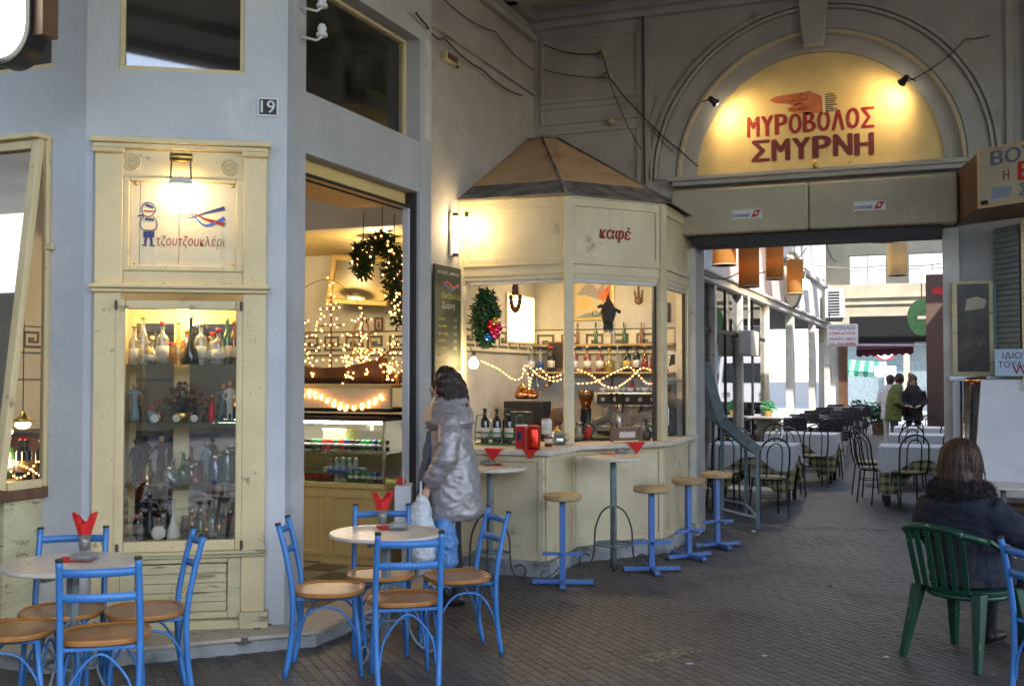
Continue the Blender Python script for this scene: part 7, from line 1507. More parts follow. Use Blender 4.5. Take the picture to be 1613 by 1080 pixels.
ST = [(886, 778, -.05, 'yellow wooden bar stool nearest the viewer at the kiosk corner'), (1026, 766, .08, 'second bar stool, pale seat, right of the high table'), (1084, 754, .5, 'third bar stool, close to the kiosk side'), (1129, 744, .35, 'fourth bar stool, yellow seat, beside the arch jamb')]
for i, (px, py, rz, lab) in enumerate(ST):
    p = G(px, py, .71); p.z = 0; rz += YAW
    if i == 0: s0.location = p; s0.rotation_euler = (0, 0, rz); setp(s0, lab, 'stool', 'bar stools along the kiosk'); LABELS[lab] = ['bar_stool']
    else: dup(s0, p, rz, lab)
# ================================================================== green plastic armchair
GC = G(1513, 1040) ; gh = head(.25, 1)
gcq = thing('plastic_chair', 'scuffed dark green plastic chair under the seated woman', 'chair', (.09, 6.86, 0), head(.84, .54))
gp = M['green_plastic']
def bowed(u): return -.235 - .03*(1-u*u)       # back line in plan
ob('seat', MB().loft([((0, .02, .40), .235, .225, 0), ((0, .02, .425), .24, .23, 0), ((0, .02, .43), .22, .21, 0)], 28), gp, gcq, bevel=.004)
for i in range(6):
    u = -1 + 2*(i+.5)/6; x0_, x1_ = u*.19, u*.215; y0_, y1_ = bowed(u)+.03, bowed(u)-.045
    ob('back_slat', MB().bar((x0_, y0_, .43), (x1_, y1_, .76), .038, .010, up=(0, 1, 0)), gp, gcq, bevel=.004)
m = MB(); P = []
for i in range(17):
    u = -1 + 2*i/16; P.append((u*.265, bowed(u)-.05 + .12*max(0, abs(u)-.72)/.28, .785 - .07*abs(u)**3))
m.tube(P, .020, 8); ob('top_rail', m, gp, gcq, smooth=True)
for s in (-1, 1):
    A = smoothp([(s*.262, -.17, .73), (s*.285, -.05, .665), (s*.285, .12, .655), (s*.272, .20, .62), (s*.262, .215, .50), (s*.262, .22, .42)], 5); m = MB()
    for a, b in zip(A, A[1:]): m.bar(a, b, .045, .016, up=(0, .3, 1))
    ob('armrest', m, gp, gcq)
    for (xa, ya, xb, yb) in ((s*.195, -.155, s*.245, -.25), (s*.20, .17, s*.25, .25)):
        d1 = Vector((xa, ya, .425)); d2 = Vector((xb, yb, .0)); m = MB(); w0, w1 = .070, .038
        m.add([d1+Vector((-w0/2, -w0/2, 0)), d1+Vector((w0/2, -w0/2, 0)), d1+Vector((w0/2, w0/2, 0)), d1+Vector((-w0/2, w0/2, 0)), d2+Vector((-w1/2, -w1/2, 0)), d2+Vector((w1/2, -w1/2, 0)), d2+Vector((w1/2, w1/2, 0)), d2+Vector((-w1/2, w1/2, 0))], [(0, 1, 2, 3), (7, 6, 5, 4), (0, 4, 5, 1), (1, 5, 6, 2), (2, 6, 7, 3), (3, 7, 4, 0)])
        ob('leg', m, gp, gcq, bevel=.008)
ob('apron', MB().tube([(.215*cos(2*pi*i/28), .02+.205*sin(2*pi*i/28), .385) for i in range(28)], .018, 6, closed=True), gp, gcq, smooth=True)
# ================================================================== right side: sign box, cabinet, shutter, toilet sign, white stall
D45 = Vector((.79, -.61, 0)).normalized(); N45 = Vector((D45.y, -D45.x, 0)) * 1
S0 = Vector((.27, 9.97, 0)); aS = atan2(D45.y, D45.x)
sgn = thing('corner_sign', 'old cream lettered sign box at the right edge above the shop corner', 'sign', (S0.x, S0.y, 3.06), aS)
ob('sign_face', MB().box(0, 1.6, 0, .03, 0, .50), M['dirty_cream'], sgn, bevel=.008)
ob('sign_border', MB().box(0, 1.6, -.008, 0, .48, .50).box(0, 1.6, -.008, 0, 0, .02).box(0, .02, -.008, 0, .02, .48), M['orange_cloth'], sgn)
I = Matrix.Rotation(-aS, 3, 'Z'); wb_ = I @ (Vector((.085, 11.1, 0)) - S0)
ob('side_board', MB().add([(0, .03, 0), (wb_.x, wb_.y, 0), (wb_.x, wb_.y, .5), (0, .03, .5), (.03, .03, 0), (wb_.x+.03, wb_.y, 0), (wb_.x+.03, wb_.y, .5), (.03, .03, .5)], [(0, 3, 2, 1), (4, 5, 6, 7), (0, 1, 5, 4), (1, 2, 6, 5), (2, 3, 7, 6), (3, 0, 4, 7)]), M['brown_wood'], sgn)
ob('underside', MB().add([(0, .03, .002), (1.6, .03, .002), (wb_.x+1.4, wb_.y, .002), (wb_.x, wb_.y, .002), (0, .03, .02), (1.6, .03, .02), (wb_.x+1.4, wb_.y, .02), (wb_.x, wb_.y, .02)], [(0, 3, 2, 1), (4, 5, 6, 7), (0, 1, 5, 4), (1, 2, 6, 5), (2, 3, 7, 6), (3, 0, 4, 7)]), M['brown_wood'], sgn)
def sgt(s, w, h, x, z, m, **k): ob('lettering', text_mb(s, w, h, y=-.003, x0=x, z0=z, **k), M[m], sgn)
sgt('ΒΟΥΤΥΡΑ', .98, .12, .13, .345, 'grey_letter', bold=.1); sgt('Η', .055, .085, .24, .205, 'sign_red', bold=.02); sgt('ΒΕΡΟΙΑ', .62, .15, .385, .185, 'red', bold=.15); sgt('ΣΙΑΜΑΝΤΑΣ', .85, .10, .385, .055, 'grey_letter', bold=.01)
ob('painted_patch', MB().prism([(.12, .06), (.30, .07), (.32, .15), (.14, .16)], -.0035, -.001), mat('patch_blue', (.25, .31, .42), .7), sgn)
ob('clip', MB().box(.04, .10, -.02, -.009, .025, .06), M['black_metal'], sgn)
# chamfer wall of the right shop
rs = thing('right_shop', 'shop corner at the right edge with a slatted roller shutter', 'building', (.4, 10.6, 0))
W0 = Vector((.72, 11.05, 0)); XR = Matrix.Translation(W0) @ Matrix.Rotation(aS, 4, 'Z')
m = MB(); m.X = XR; m.box(.0, 2.5, .0, .3, 0, 5.6); ob('wall', m, M['white_paint'], rs, world=True)
xa = WY(1566, 500, 11.05).x; xb = WY(1597, 500, 10.9).x
nz = 30
for k in range(nz):
    z = 1.55 + (3.02-1.55)*k/nz; ob('slat', MB().add([(xa, 11.04, z), (xb+.04, 10.72, z), (xb+.04, 10.72, z+.042), (xa, 11.04, z+.042), (xa+.01, 11.06, z), (xb+.05, 10.75, z), (xb+.05, 10.75, z+.042), (xa+.01, 11.06, z+.042)], [(0, 1, 2, 3), (7, 6, 5, 4), (0, 4, 5, 1), (1, 5, 6, 2), (2, 6, 7, 3), (3, 7, 4, 0)]), M['pole_grey'], rs, world=True)
ob('shutter_edge', MB().box(xb+.055, xb+.085, 10.66, 10.74, 1.5, 3.05), M['cream'], rs, world=True); ob('lit_strip', MB().box(xb+.09, xb+.5, 10.70, 10.74, 1.55, 3.05), M['steel'], rs, world=True)
# mirror cabinet
c0, c1 = WY(1499, 443, 10.98), WY(1566, 592, 10.98)
mc = thing('mirror_cabinet', 'old framed glass cabinet hanging right of the passage opening', 'cabinet', (c0.x, 10.98, c1.z)); wc, hc = c1.x-c0.x, c0.z-c1.z
f = MB(); f.box(0, wc, 0, .03, 0, .04).box(0, wc, 0, .03, hc-.03, hc).box(0, .045, 0, .03, .04, hc-.03).box(wc-.035, wc, 0, .03, .04, hc-.03); ob('cabinet_frame', f, M['cream_old'], mc, bevel=.004)
ob('cabinet_back', MB().box(.01, wc+.06, .032, .11, 0, hc-.02), M['pole_grey'], mc); ob('mirror_glass', MB().box(.045, wc-.035, .012, .018, .04, hc-.03), M['mirror'], mc); ob('ledge', MB().box(-.03, wc+.2, -.03, .11, -.05, 0), M['steel'], mc, bevel=.004)
ob('label_remains', MB().prism([(.11, hc-.28), (.28, hc-.26), (.30, hc-.18), (.22, hc-.15), (.13, hc-.17)], .0105, .0118), M['dirty_cream'], mc)
# toilet sign
v0 = WY(1567, 592, 10.6); v1 = WY(1645, 549, 10.6); ws, hs_ = v1.x-v0.x, v1.z-v0.z
wc_ = thing('toilet_sign', 'pale blue board lettered for the private toilets', 'sign', v0, -.05); ob('board', MB().box(0, ws, 0, .015, 0, hs_), mat('pale_blue', (.38, .50, .60), .6), wc_, bevel=.002)
ob('lettering', text_mb('ΙΔΙΩΤΙΚΕΣ', ws*1.0, .055, y=-.002, x0=.065, z0=hs_-.085, bold=.01), M['maroon'], wc_); ob('lettering', text_mb('ΤΟΥΑΛΕΤΕΣ', ws*1.05, .055, y=-.002, x0=.03, z0=hs_-.165, bold=.01), M['maroon'], wc_); ob('lettering', text_mb('WC', .20, .075, y=-.002, x0=.145, z0=.018, bold=.03), M['sign_red'], wc_)
# white stall panels
wp = thing('white_stall', 'big white leaning panel beside silver posts at the right edge', 'stall', WY(1560, 700, 10.75)); wp.location.z = 0; o0 = wp.location
def pp(px, py, y): v = WY(px, py, y); return v - Vector((o0.x, o0.y, 0))
P = [pp(1532, 780, 10.55), pp(1700, 790, 10.55), pp(1700, 597, 10.7), pp(1545, 597, 10.7)]; nrm = Vector((0, .04, 0)); ob('white_panel', MB().add(P + [p + nrm for p in P], [(0, 1, 2, 3), (7, 6, 5, 4), (0, 4, 5, 1), (1, 5, 6, 2), (2, 6, 7, 3), (3, 7, 4, 0)]), mat('white_plastic', (.66, .66, .70), .4, col2=(.58, .58, .6), scale=2, wear=(.4, .4, .42), wearlo=.68, wearhi=.72, wscale=12), wp, bevel=.008)
a = pp(1524, 600, 10.75); b = pp(1518, 800, 10.75)
ob('silver_post', MB().tube([(a.x, 0, a.z), (b.x+.02, 0, 0)], .045, 14), M['steel'], wp, smooth=True); ob('roller_end', MB().tube([(a.x-.02, 0, a.z), (a.x+.16, 0, a.z+.01)], .035, 14), M['copper'], wp, smooth=True)
a = pp(1506, 600, 10.9); ob('white_post', MB().box(a.x-.03, a.x+.03, .12, .16, 0, a.z), M['sign_white'], wp); ob('dark_gap', MB().box(a.x+.035, a.x+.07, .13, .17, 0, a.z), M['navy'], wp)
ob('under_shelf', MB().box(.0, 1.0, .0, .4, .42, .46), M['brown_wood'], wp); [ob('leg', MB().box(x, x+.05, .05, .1, 0, .42), M['iron'], wp) for x in (.02, .9)]
# glossy shopfront at the right corner reflecting warm light
# ================================================================== lightbox sign top left
p = WY(20, 40, 4.35)
lbx = thing('lightbox_sign', 'glowing round-ended lightbox sign cut off at the top left', 'sign', (p.x, 4.35, p.z))
ob('light_panel', MB().tube([(-.16, 0, .5), (-.16, 0, -.08)], .02, 8), M['black_metal'], lbx)
def stadium(r, z0, z1, n=14): return [(r*cos(pi+pi*i/n), z0 + r*sin(pi+pi*i/n)) for i in range(n+1)] + [(r, z1), (-r, z1)]
cxl = -.10
ob('case_body', MB().prism([(x+cxl, z) for x, z in stadium(.20, -.0, .6)], .02, .16), M['black_metal'], lbx, bevel=.006); ob('glow_panel', MB().prism([(x+cxl-.0, z) for x, z in stadium(.172, .01, .6)], -.01, .018), M['lightbox'], lbx, bevel=.006)
ob('mount_board', MB().box(cxl+.18, cxl+.26, .05, .16, -.05, .6), M['brown_wood'], lbx)
point('lightbox_light', (cxl, -.15, .2), 2.0, (.95, 1, .85), .15, lbx)
# litter on the floor
one('painted_patch', MB().prismz([(G(*q).x, G(*q).y) for q in ((1000, 1034), (1030, 1044), (1106, 1024), (1078, 1018))], .0005, .003), mat('worn_paint', (.30, .27, .16), .8, col2=(.10, .09, .07), scale=30, mixlo=.4, mixhi=.55), 'worn yellowish painted patch on the dark paving', 'painted patch', 'marks on the paving')
one('cigarette_end', MB().tube([G(1081, 1046) + Vector((0, 0, .006)), G(1092, 1046) + Vector((0, 0, .006))], .004, 6), M['sign_white'], 'white cigarette end on the paving below the worn patch', 'litter')
one('paper_scrap', MB().ball(G(1187, 838) + Vector((0, 0, .012)), .02, 6, 5, (1.2, 1, .6)), M['sign_white'], 'crumpled white paper cup near the foot of the board stand', 'litter')
for k, (px, py) in enumerate(((1210, 874), (1308, 923), (1204, 1033), (1396, 1035))): one('leaf_scrap', MB().ball(G(px, py) + Vector((0, 0, .004)), .014, 6, 4, (1.3, .8, .3)), M['dark' if k < 2 else 'sign_white'], ['dark scrap nearest the arch on the paving', 'dark scrap in the middle of the paving', 'tiny pale crumb left of the plastic chair', 'tiny pale crumb beside the plastic chair leg'][k], 'litter', 'scraps on the paving')
# ================================================================== people
def capsule(m, pts, rad, n=12): return m.tube(pts, rad, n)
def person_body(m, J, r): pass
def hand(m, c, d, up, s=1.0):       # curled hand: palm + five fingers
    c = Vector(c); d = Vector(d).normalized(); up = Vector(up).normalized(); side = d.cross(up).normalized()
    m.tube([c, c + d*.045*s, c + d*.085*s], [.022*s, .030*s, .026*s], 10)
    for k in range(4):
        L_ = (.062, .072, .068, .052)[k]*s; b = c + d*.08*s + side*(-.027 + .018*k)*s; m.tube([b, b + d*L_*.5 - up*.006*s, b + d*L_*.75 - up*.028*s, b + d*L_*.55 - up*.05*s], [.0095*s, .009*s, .0085*s, .007*s], 7)
    b = c + d*.03*s + side*-.028*s; m.tube([b, b + d*.03*s - side*.018*s - up*.01*s, b + d*.055*s - side*.012*s - up*.025*s], [.011*s, .010*s, .008*s], 7)
def curls(center, R3, n, ln, rnd, r=.005, wave=.012, zlim=None, back=None):
    m = MB()
    for i in range(n):
        while True:
            q = Vector((rnd.uniform(-1, 1), rnd.uniform(-1, 1), rnd.uniform(-1, 1)))
            if .2 < q.length < 1: break
        q.normalize()
        if back and not back(q): continue
        p = Vector(center) + Vector((q.x*R3[0], q.y*R3[1], q.z*R3[2])); P = [p]; ph = rnd.uniform(0, 6); L_ = ln*rnd.uniform(.5, 1.2)
        for k in range(1, 7):
            t = k/6; P.append(p + Vector((q.x*.02*t + wave*sin(ph+t*9), q.y*.02*t + wave*cos(ph+t*9), -L_*t)))
        m.tube(P, [r, r, r*.9, r*.8, r*.7, r*.5, r*.2], 4, caps=False)
    return m
M['scarf'] = mat('scarf', (.10, .12, .17), .8, bump=.4, bscale=40)
# --- woman in the silver coat: faces left, seen from her left-back; local +Y = facing
pw = G(708, 950); wh = head(-1, -.05)
wo = thing('person', 'woman with dark curly hair in a silver padded coat carrying plastic bags', 'person', (pw.x, pw.y, 0), wh)
bd = MB()
for s in (-1, 1):
    fy = .05 if s > 0 else -.06
    bd.tube([(s*.09, .0, .90), (s*.09, fy*.6+.01, .50), (s*.085, fy, .12), (s*.085, fy, .07)], [.085, .06, .042, .042], 12); bd.tube([(s*.085, fy-.05, .045), (s*.09, fy+.06, .04), (s*.09, fy+.15, .03)], [.042, .042, .032], 10)
bd.loft([((0, 0, .82), .15, .11, 0), ((0, 0, .95), .16, .12, 0), ((0, .0, 1.2), .14, .10, 0), ((0, -.0, 1.38), .17, .09, 0), ((0, 0, 1.44), .06, .06, 0), ((0, .01, 1.50), .048, .05, 0)], 18)
hc_ = Vector((0, .035, 1.565)); bd.ball(hc_, .085, 16, 12, (.88, 1.0, 1.25)); bd.ball(hc_ + Vector((0, .02, -.06)), .055, 12, 8, (.95, 1, .9))
bd.tube([hc_ + Vector((0, .085, .015)), hc_ + Vector((0, .108, -.022)), hc_ + Vector((0, .085, -.035))], [.012, .015, .012], 8); bd.ball(hc_ + Vector((0, .082, -.062)), .017, 8, 6, (1.2, .8, .6)); bd.ball(hc_ + Vector((0, .07, -.098)), .022, 8, 6)
for s in (-1, 1): bd.ball(hc_ + Vector((s*.078, -.0, -.02)), .018, 8, 6, (.5, .9, 1.4))
bd.tube([(-.19, .0, 1.33), (-.26, .02, 1.06), (-.23, .15, .86)], [.05, .042, .030], 10); hand(bd, (-.23, .155, .855), (0.05, .3, -1), (1, 0, 0)); bd.tube([(.19, 0, 1.33), (.24, .0, 1.06), (.20, .12, .88)], [.05, .042, .03], 10); hand(bd, (.20, .12, .87), (0, .3, -1), (-1, 0, 0))
me = remesh(bd, M['skin'], .010, 2); me.materials.clear(); me.materials.append(M['skin']); me.materials.append(M['dark_cloth']); me.materials.append(M['black_metal'])
for p in me.polygons: z = p.center.z; p.material_index = 2 if z < .10 else (1 if z < 1.38 and not (z < .90 and abs(p.center.x) > .15) else 0)
ob('body', me, None, wo)
for s in (-1, 1): ob('eye', MB().ball(hc_ + Vector((s*.032, .078, .018)), .0115, 8, 6), M['dark'], wo, smooth=True)
# coat: swings out behind, knee-length hem above knees
ct_ = MB(); rings = [((0, -.02, .62), .215, .190, 0), ((0, -.025, .66), .245, .215, 0), ((0, -.02, .82), .240, .205, 0), ((0, -.015, 1.0), .21, .178, 0), ((0, -.005, 1.15), .20, .16, 0), ((0, -.005, 1.28), .20, .145, 0), ((0, -.0, 1.36), .19, .13, 0), ((0, 0, 1.42), .12, .11, 0)]
ct_.loft(rings, 32); 
for s in (-1, 1): ct_.tube([(s*.17, 0, 1.34), (s*.245, .0, 1.22), (s*.285, .02, 1.06), (s*.27, .09, .95), (s*.235, .14, .885)], [.075, .080, .078, .07, .058], 14)
cm = remesh(ct_, M['silver_coat'], .012, 3, disp=0)
no = [v.normal.copy() for v in cm.vertices]
for v, n in zip(cm.vertices, no):
    q = v.co; sl = abs(q.x) > .19 and .9 < q.z < 1.3
    d = .008*noise.noise(Vector((q.x*5, q.y*5, q.z*9))) + .008*(1-2*abs(noise.noise(Vector((q.x*7+4+q.z*5, q.y*7, q.z*(22 if sl else 11)-q.y*8))))) + .005*(1-2*abs(noise.noise(Vector((q.x*22, q.y*22+q.z*10, q.z*24)))))
    v.co += n*d
cm.update(); ob('coat', cm, None, wo)
cl_ = MB(); cl_.loft([((0, .0, 1.275), .232, .165, 0), ((0, .005, 1.31), .238, .18, 0), ((0, .005, 1.38), .20, .168, 0), ((0, .0, 1.44), .15, .14, 0), ((0, -.01, 1.49), .115, .125, 0)], 30); m2 = remesh(cl_, M['silver_coat'], .011, 2, disp=.007, dscale=12); ob('collar', m2, None, wo)
ob('collar_trim', MB().tube([(.240*cos(2*pi*i/30), .0+.175*sin(2*pi*i/30), 1.285 - .02*sin(2*pi*i/30)) for i in range(30)], .007, 6, closed=True), mat('coat_trim', (.16, .15, .2), .5), wo, smooth=True)
hr = MB(); hr.ball(hc_ + Vector((0, -.02, .02)), .105, 18, 12, (.95, 1.02, 1.12)); hr.ball(hc_ + Vector((0, -.055, -.10)), .10, 16, 10, (1.05, .85, 1.2)); hr.ball(hc_ + Vector((.0, -.075, -.17)), .115, 14, 9, (1.15, .85, 1.0)); hr.ball(hc_ + Vector((.0, -.115, -.24)), .10, 12, 8, (1.3, .8, 1.0)); hmesh = remesh(hr, M['hair_dark'], .010, 1, disp=.020, dscale=24); 
hair = ob('hair', hmesh, None, wo)
r_ = random.Random(8); ob('curls', curls(hc_ + Vector((0, -.04, -.03)), (.112, .115, .14), 1100, .27, r_, .0055, .012, back=lambda q: q.y < .35 or q.z > .55), M['hair_dark'], wo)
ob('hair_clip', MB().bar(hc_ + Vector((-.10, .02, .07)), hc_ + Vector((-.085, .05, .09)), .012, .006).bar(hc_ + Vector((-.105, .03, .095)), hc_ + Vector((-.10, .05, .06)), .008, .006), M['steel'], wo)
ob('coat_front', remesh(MB().loft([((0, .20, .70), .16, .035, 0), ((0, .185, .9), .165, .035, 0), ((0, .15, 1.10), .14, .035, 0), ((0, .12, 1.24), .10, .035, 0)], 16), M['scarf'], .012, 1, disp=.012, dscale=12), None, wo)
def bag(loc, rz, w_, d_, h, mt, lab, nm='plastic_bag', rnd=3, soft=True):
    t = thing(nm, lab, 'bag', loc, rz); m = MB(); m.loft([((0, 0, 0), w_*.42, d_*.42, 0), ((0, 0, .03), w_*.5, d_*.5, 0), ((0, 0, h*.5), w_*.5, d_*.48, 0), ((0, 0, h*.85), w_*.36, d_*.3, 0), ((0, 0, h), w_*.14, d_*.12, 0)], 24)
    me = remesh(m, M[mt], .009, 1, disp=.016, dscale=15); ob('bag_body', me, None, t)
    ob('handle', MB().tube([(-.03, 0, h*.95), (-.035, 0, h+.06), (0, 0, h+.10), (.035, 0, h+.06), (.03, 0, h*.95)], .008, 6), M[mt], t); return t
RW = Matrix.Rotation(wh, 4, 'Z')
def wl_(x, y, z): return Vector((pw.x, pw.y, 0)) + RW @ Vector((x, y, z))
bag(wl_(-.24, .20, .36), wh, .26, .20, .44, 'bag_plastic', 'crumpled white plastic bag in the hand of the woman in silver')
M['blue_bag'] = mat('blue_bag', (.10, .25, .55), .4, bump=.5, bscale=20); bag(wl_(-.17, .04, .30), wh+.3, .22, .18, .38, 'blue_bag', 'blue plastic bag hanging behind the white one')
t = thing('paper_bag', 'tall pale paper carrier bag in front of the woman in silver', 'bag', wl_(-.02, .33, .50), wh); ob('bag_body', MB().box(-.13, .13, -.06, .06, 0, .36), M['paper_bag'], t, bevel=.006); ob('handle', MB().tube([(-.05, 0, .36), (-.03, 0, .45), (.03, 0, .45), (.05, 0, .36)], .005, 5), M['paper_bag'], t); ob('red_contents', MB().ball((0, .02, .38), .035, 8, 6), M['red'], t, smooth=True)
# --- seated woman in navy coat, seen from behind
sp = Vector((.09, 6.88, 0)); sh_ = head(.82, .57)
sw_ = thing('person', 'seated woman with brown hair in a navy coat with dark fur collar, seen from behind', 'person', sp, sh_)
bd = MB(); bd.loft([((0, -.04, .44), .185, .16, 0), ((0, -.05, .56), .175, .135, 0), ((0, -.06, .75), .165, .12, 0), ((0, -.05, .90), .18, .11, 0), ((0, -.04, .98), .10, .08, 0), ((0, -.02, 1.05), .05, .055, 0)], 18)
for s in (-1, 1): bd.tube([(s*.10, .0, .50), (s*.11, .22, .52), (s*.11, .40, .50), (s*.11, .43, .30), (s*.11, .42, .10), (s*.11, .42, .07)], [.10, .085, .06, .055, .042, .042], 12); bd.tube([(s*.11, .38, .045), (s*.115, .58, .035)], [.042, .032], 10)
hs_c = Vector((0, .0, 1.13)); bd.ball(hs_c, .085, 16, 12, (.88, 1.0, 1.25)); bd.tube([hs_c + Vector((0, .085, .015)), hs_c + Vector((0, .105, -.022)), hs_c + Vector((0, .085, -.035))], [.012, .015, .012], 8)
for s in (-1, 1): bd.ball(hs_c + Vector((s*.078, 0, -.02)), .018, 8, 6, (.5, .9, 1.4))
bd.tube([(.19, -.02, .90), (.29, .04, .76), (.36, .26, .72)], [.05, .045, .032], 10); hand(bd, (.37, .28, .715), (.2, 1, -.05), (0, 0, 1)); bd.tube([(-.19, -.02, .90), (-.25, .03, .68), (-.14, .24, .60)], [.05, .045, .032], 10); hand(bd, (-.13, .25, .60), (.4, 1, -.05), (0, 0, 1))
me = remesh(bd, M['skin'], .010, 2); me.materials.clear(); [me.materials.append(M[k]) for k in ('skin', 'dark_cloth', 'black_metal')]
for p in me.polygons: c = p.center; p.material_index = 2 if c.z < .09 else (1 if c.z < .98 and not (c.y > .26 and c.z > .57) else 0)
ob('body', me, None, sw_)
c2 = MB(); c2.loft([((0, .05, .445), .225, .19, 0), ((0, .02, .50), .225, .19, 0), ((0, .0, .66), .215, .165, 0), ((0, -.02, .78), .235, .155, 0), ((0, -.045, .90), .25, .15, 0), ((0, -.03, .965), .15, .12, 0)], 28)
c2.tube([(.18, -.04, .88), (.29, .02, .78), (.33, .14, .72), (.365, .25, .715)], [.085, .082, .072, .055], 14); c2.tube([(-.18, -.04, .88), (-.27, .02, .74), (-.25, .12, .64), (-.17, .21, .61)], [.085, .082, .072, .055], 14)
c2.loft([((0, .1, .44), .22, .24, 0), ((0, .1, .60), .20, .22, 0)], 20); cme = remesh(c2, M['navy_coat'], .012, 3, disp=.014, dscale=9); ob('coat', cme, None, sw_)
fc = MB(); fc.tube([(.125*cos(2*pi*i/20), -.03+.115*sin(2*pi*i/20), .965 - .012*sin(2*pi*i/20)) for i in range(20)], .062, 10, closed=True); ob('fur_collar', remesh(fc, M['fur'], .010, 1, disp=.018, dscale=38), None, sw_)
r_ = random.Random(31); m = MB()
for i in range(2600):
    a = r_.uniform(0, 2*pi); ph = 2*pi*r_.random(); rr_ = .062; cx_, cy_ = .125*cos(a), -.03+.115*sin(a); n_ = Vector((cos(a)*cos(ph), sin(a)*cos(ph), sin(ph))); p = Vector((cx_, cy_, .965)) + n_*rr_*.95; d = (n_ + Vector((r_.uniform(-.5, .5), r_.uniform(-.5, .5), r_.uniform(-.9, .1)))).normalized(); u = d.orthogonal().normalized()*.0022
    m.add([p-u, p+u, p+d*r_.uniform(.02, .04)], [(0, 1, 2)])
setp(ob('fur_strands', m, M['fur'], sw_), kind='stuff')
h2 = MB(); h2.ball(hs_c + Vector((0, -.015, .02)), .103, 18, 12, (.98, 1.03, 1.08)); h2.ball(hs_c + Vector((0, -.045, -.08)), .112, 16, 10, (1.08, .88, 1.15)); h2.ball(hs_c + Vector((0, -.05, -.15)), .11, 14, 9, (1.2, .85, .7)); ob('hair', remesh(h2, M['hair_brown'], .009, 1, disp=.010, dscale=18), None, sw_)
m = MB(); r_ = random.Random(5)
for i in range(900):        # long strands from the crown over the back of the head
    a = r_.uniform(-.15, pi+.15) + pi; w0 = r_.uniform(.05, .5); crown = hs_c + Vector((0, -.01, .125)); P = []; ph = r_.uniform(0, 6); out = r_.uniform(1.0, 1.16)
    for k in range(9):
        t = k/8; el = pi/2 - t*pi*.62; rx = .115*out*(1 + .12*max(0, t-.5)); p = hs_c + Vector((0, -.02, .0)) + Vector((cos(a)*cos(el)*rx, sin(a)*cos(el)*rx*1.0, sin(el)*.132*out)) if t < .55 else P[-1] + Vector((cos(a)*.004*r_.uniform(-2, 3), sin(a)*.004*r_.uniform(-2, 3), -.046*r_.uniform(.8, 1.15)))
        P.append(p + Vector((.003*sin(ph+6*t), .003*cos(ph+5*t), 0)))
    m.tube(P, [.003]*7 + [.002, .0008], 4, caps=False)
ob('hair_strands', m, M['hair_brown'], sw_)
ob('glasses', MB().tube([hs_c + Vector((.098, -.02, -.005)), hs_c + Vector((.095, .08, .0))], .003, 5), M['brass'], sw_)
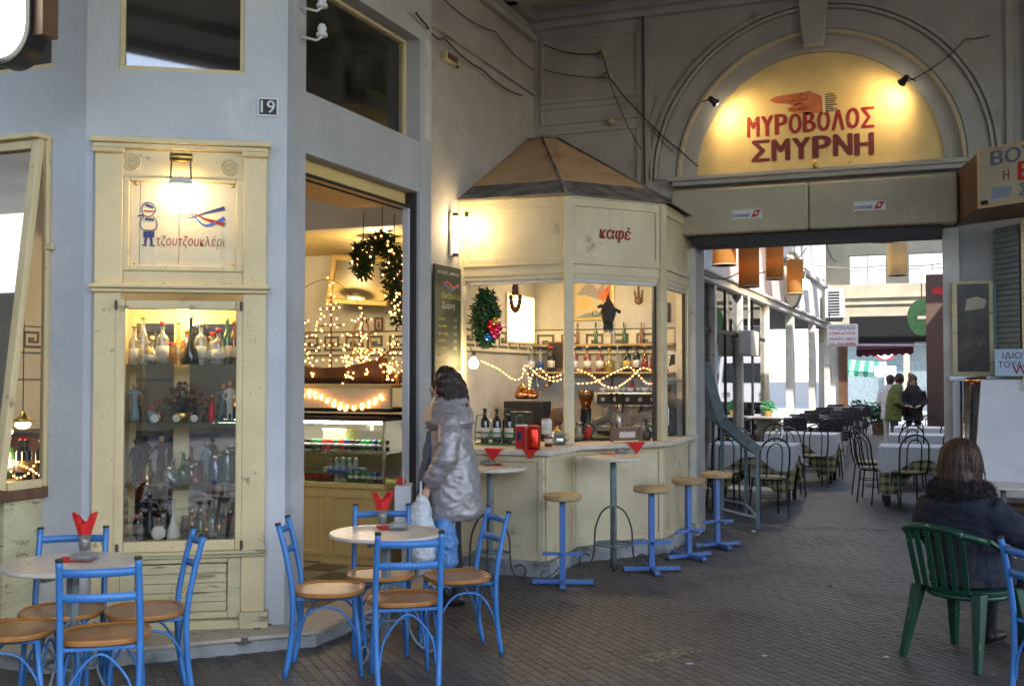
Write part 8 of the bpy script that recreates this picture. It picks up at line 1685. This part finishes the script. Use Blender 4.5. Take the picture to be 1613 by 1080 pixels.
# --- couple by the exit and a far passer-by
def standing(loc, rz, H_, coat, hair, legs, lab, bagm=None, lean=.0, nm='person', hairlen=.0):
    k = H_/1.66; t = thing(nm, lab, 'person', loc, rz); b = MB()
    for s in (-1, 1): b.tube([(s*.09*k, 0, .86*k), (s*.09*k, .02*k, .48*k), (s*.09*k, 0, .08*k)], [.085*k, .06*k, .045*k], 10); b.tube([(s*.09*k, -.04*k, .04*k), (s*.09*k, .14*k, .03*k)], [.04*k, .03*k], 8)
    b.loft([((0, 0, .8*k), .15*k, .11*k, 0), ((0, 0, 1.1*k), .15*k, .11*k, 0), ((0, lean*.5, 1.36*k), .18*k, .09*k, 0), ((0, lean, 1.44*k), .06*k, .06*k, 0), ((0, lean*1.3, 1.5*k), .05*k, .05*k, 0)], 14)
    hc = Vector((0, lean*1.8, 1.565*k)); b.ball(hc, .085*k, 12, 10, (.88, 1, 1.25)); b.ball(hc + Vector((0, .09*k, -.02*k)), .015*k, 6, 5)
    for s in (-1, 1): b.tube([(s*.19*k, 0, 1.32*k), (s*.23*k, .02, 1.08*k), (s*.12*k, .20*k, 1.0*k)], [.05*k, .045*k, .03*k], 8); hand(b, (s*.11*k, .21*k, 1.0*k), (-s*.6, 1, 0), (0, 0, 1), k)
    me = remesh(b, M['skin'], .014, 2); me.materials.clear(); [me.materials.append(M[q]) for q in ('skin', legs, 'black_metal')]
    for p in me.polygons: z = p.center.z; p.material_index = 2 if z < .09 else (1 if z < 1.42*k and p.center.y < .2*k else 0)
    ob('body', me, None, t); c = MB(); c.loft([((0, 0, .68*k), .21*k, .17*k, 0), ((0, 0, 1.0*k), .19*k, .155*k, 0), ((0, lean*.4, 1.28*k), .215*k, .14*k, 0), ((0, lean, 1.40*k), .15*k, .12*k, 0), ((0, lean, 1.46*k), .09*k, .09*k, 0)], 18)
    for s in (-1, 1): c.tube([(s*.18*k, 0, 1.32*k), (s*.245*k, .02, 1.08*k), (s*.14*k, .17*k, 1.0*k)], [.078*k, .07*k, .055*k], 10)
    ob('coat', remesh(c, M[coat], .016, 2, disp=.014, dscale=10), None, t)
    h = MB(); h.ball(hc + Vector((0, -.018*k, .02*k)), .10*k, 12, 10, (.95, 1.02, 1.15)); 
    if hairlen: h.ball(hc + Vector((0, -.05*k, -.10*k)), .09*k, 10, 8, (1.1, .8, 1.3))
    ob('hair', remesh(h, M[hair], .014, 1, disp=.01, dscale=20), None, t)
    if bagm: ob('shoulder_bag', MB().box(.16*k, .30*k, .05*k, .30*k, .78*k, 1.0*k), M[bagm], t, bevel=.03)
    return t
q = G(1408, 712); standing(Vector((q.x, q.y, 0)), head(.75, -.1), 1.64, 'green_coat', 'hair_dark', 'denim', 'woman in a green coat with bent head near the passage exit', lean=.08)
standing(Vector((q.x+.38, q.y+.5, 0)), head(-.3, -1), 1.62, 'dark_cloth', 'hair_brown', 'dark_cloth', 'companion in black with brown hair behind the green coat', 'dark_cloth', hairlen=1)
standing(Vector((q.x-.10, q.y+.9, 0)), head(.3, 1), 1.62, 'paper_bag', 'hair_dark', 'sign_white', 'passer-by in pale clothes half hidden behind the green coat')
v = WY(1436, 640, 40); standing(Vector((v.x, 40, 0)), head(1, 0), 1.7, 'denim', 'hair_dark', 'denim', 'far passer-by in light blue out in the sunlit street')
for k_, v_ in LABELS.items():
    if len(v_) > 1: print('DUPLICATE LABEL', k_, v_)
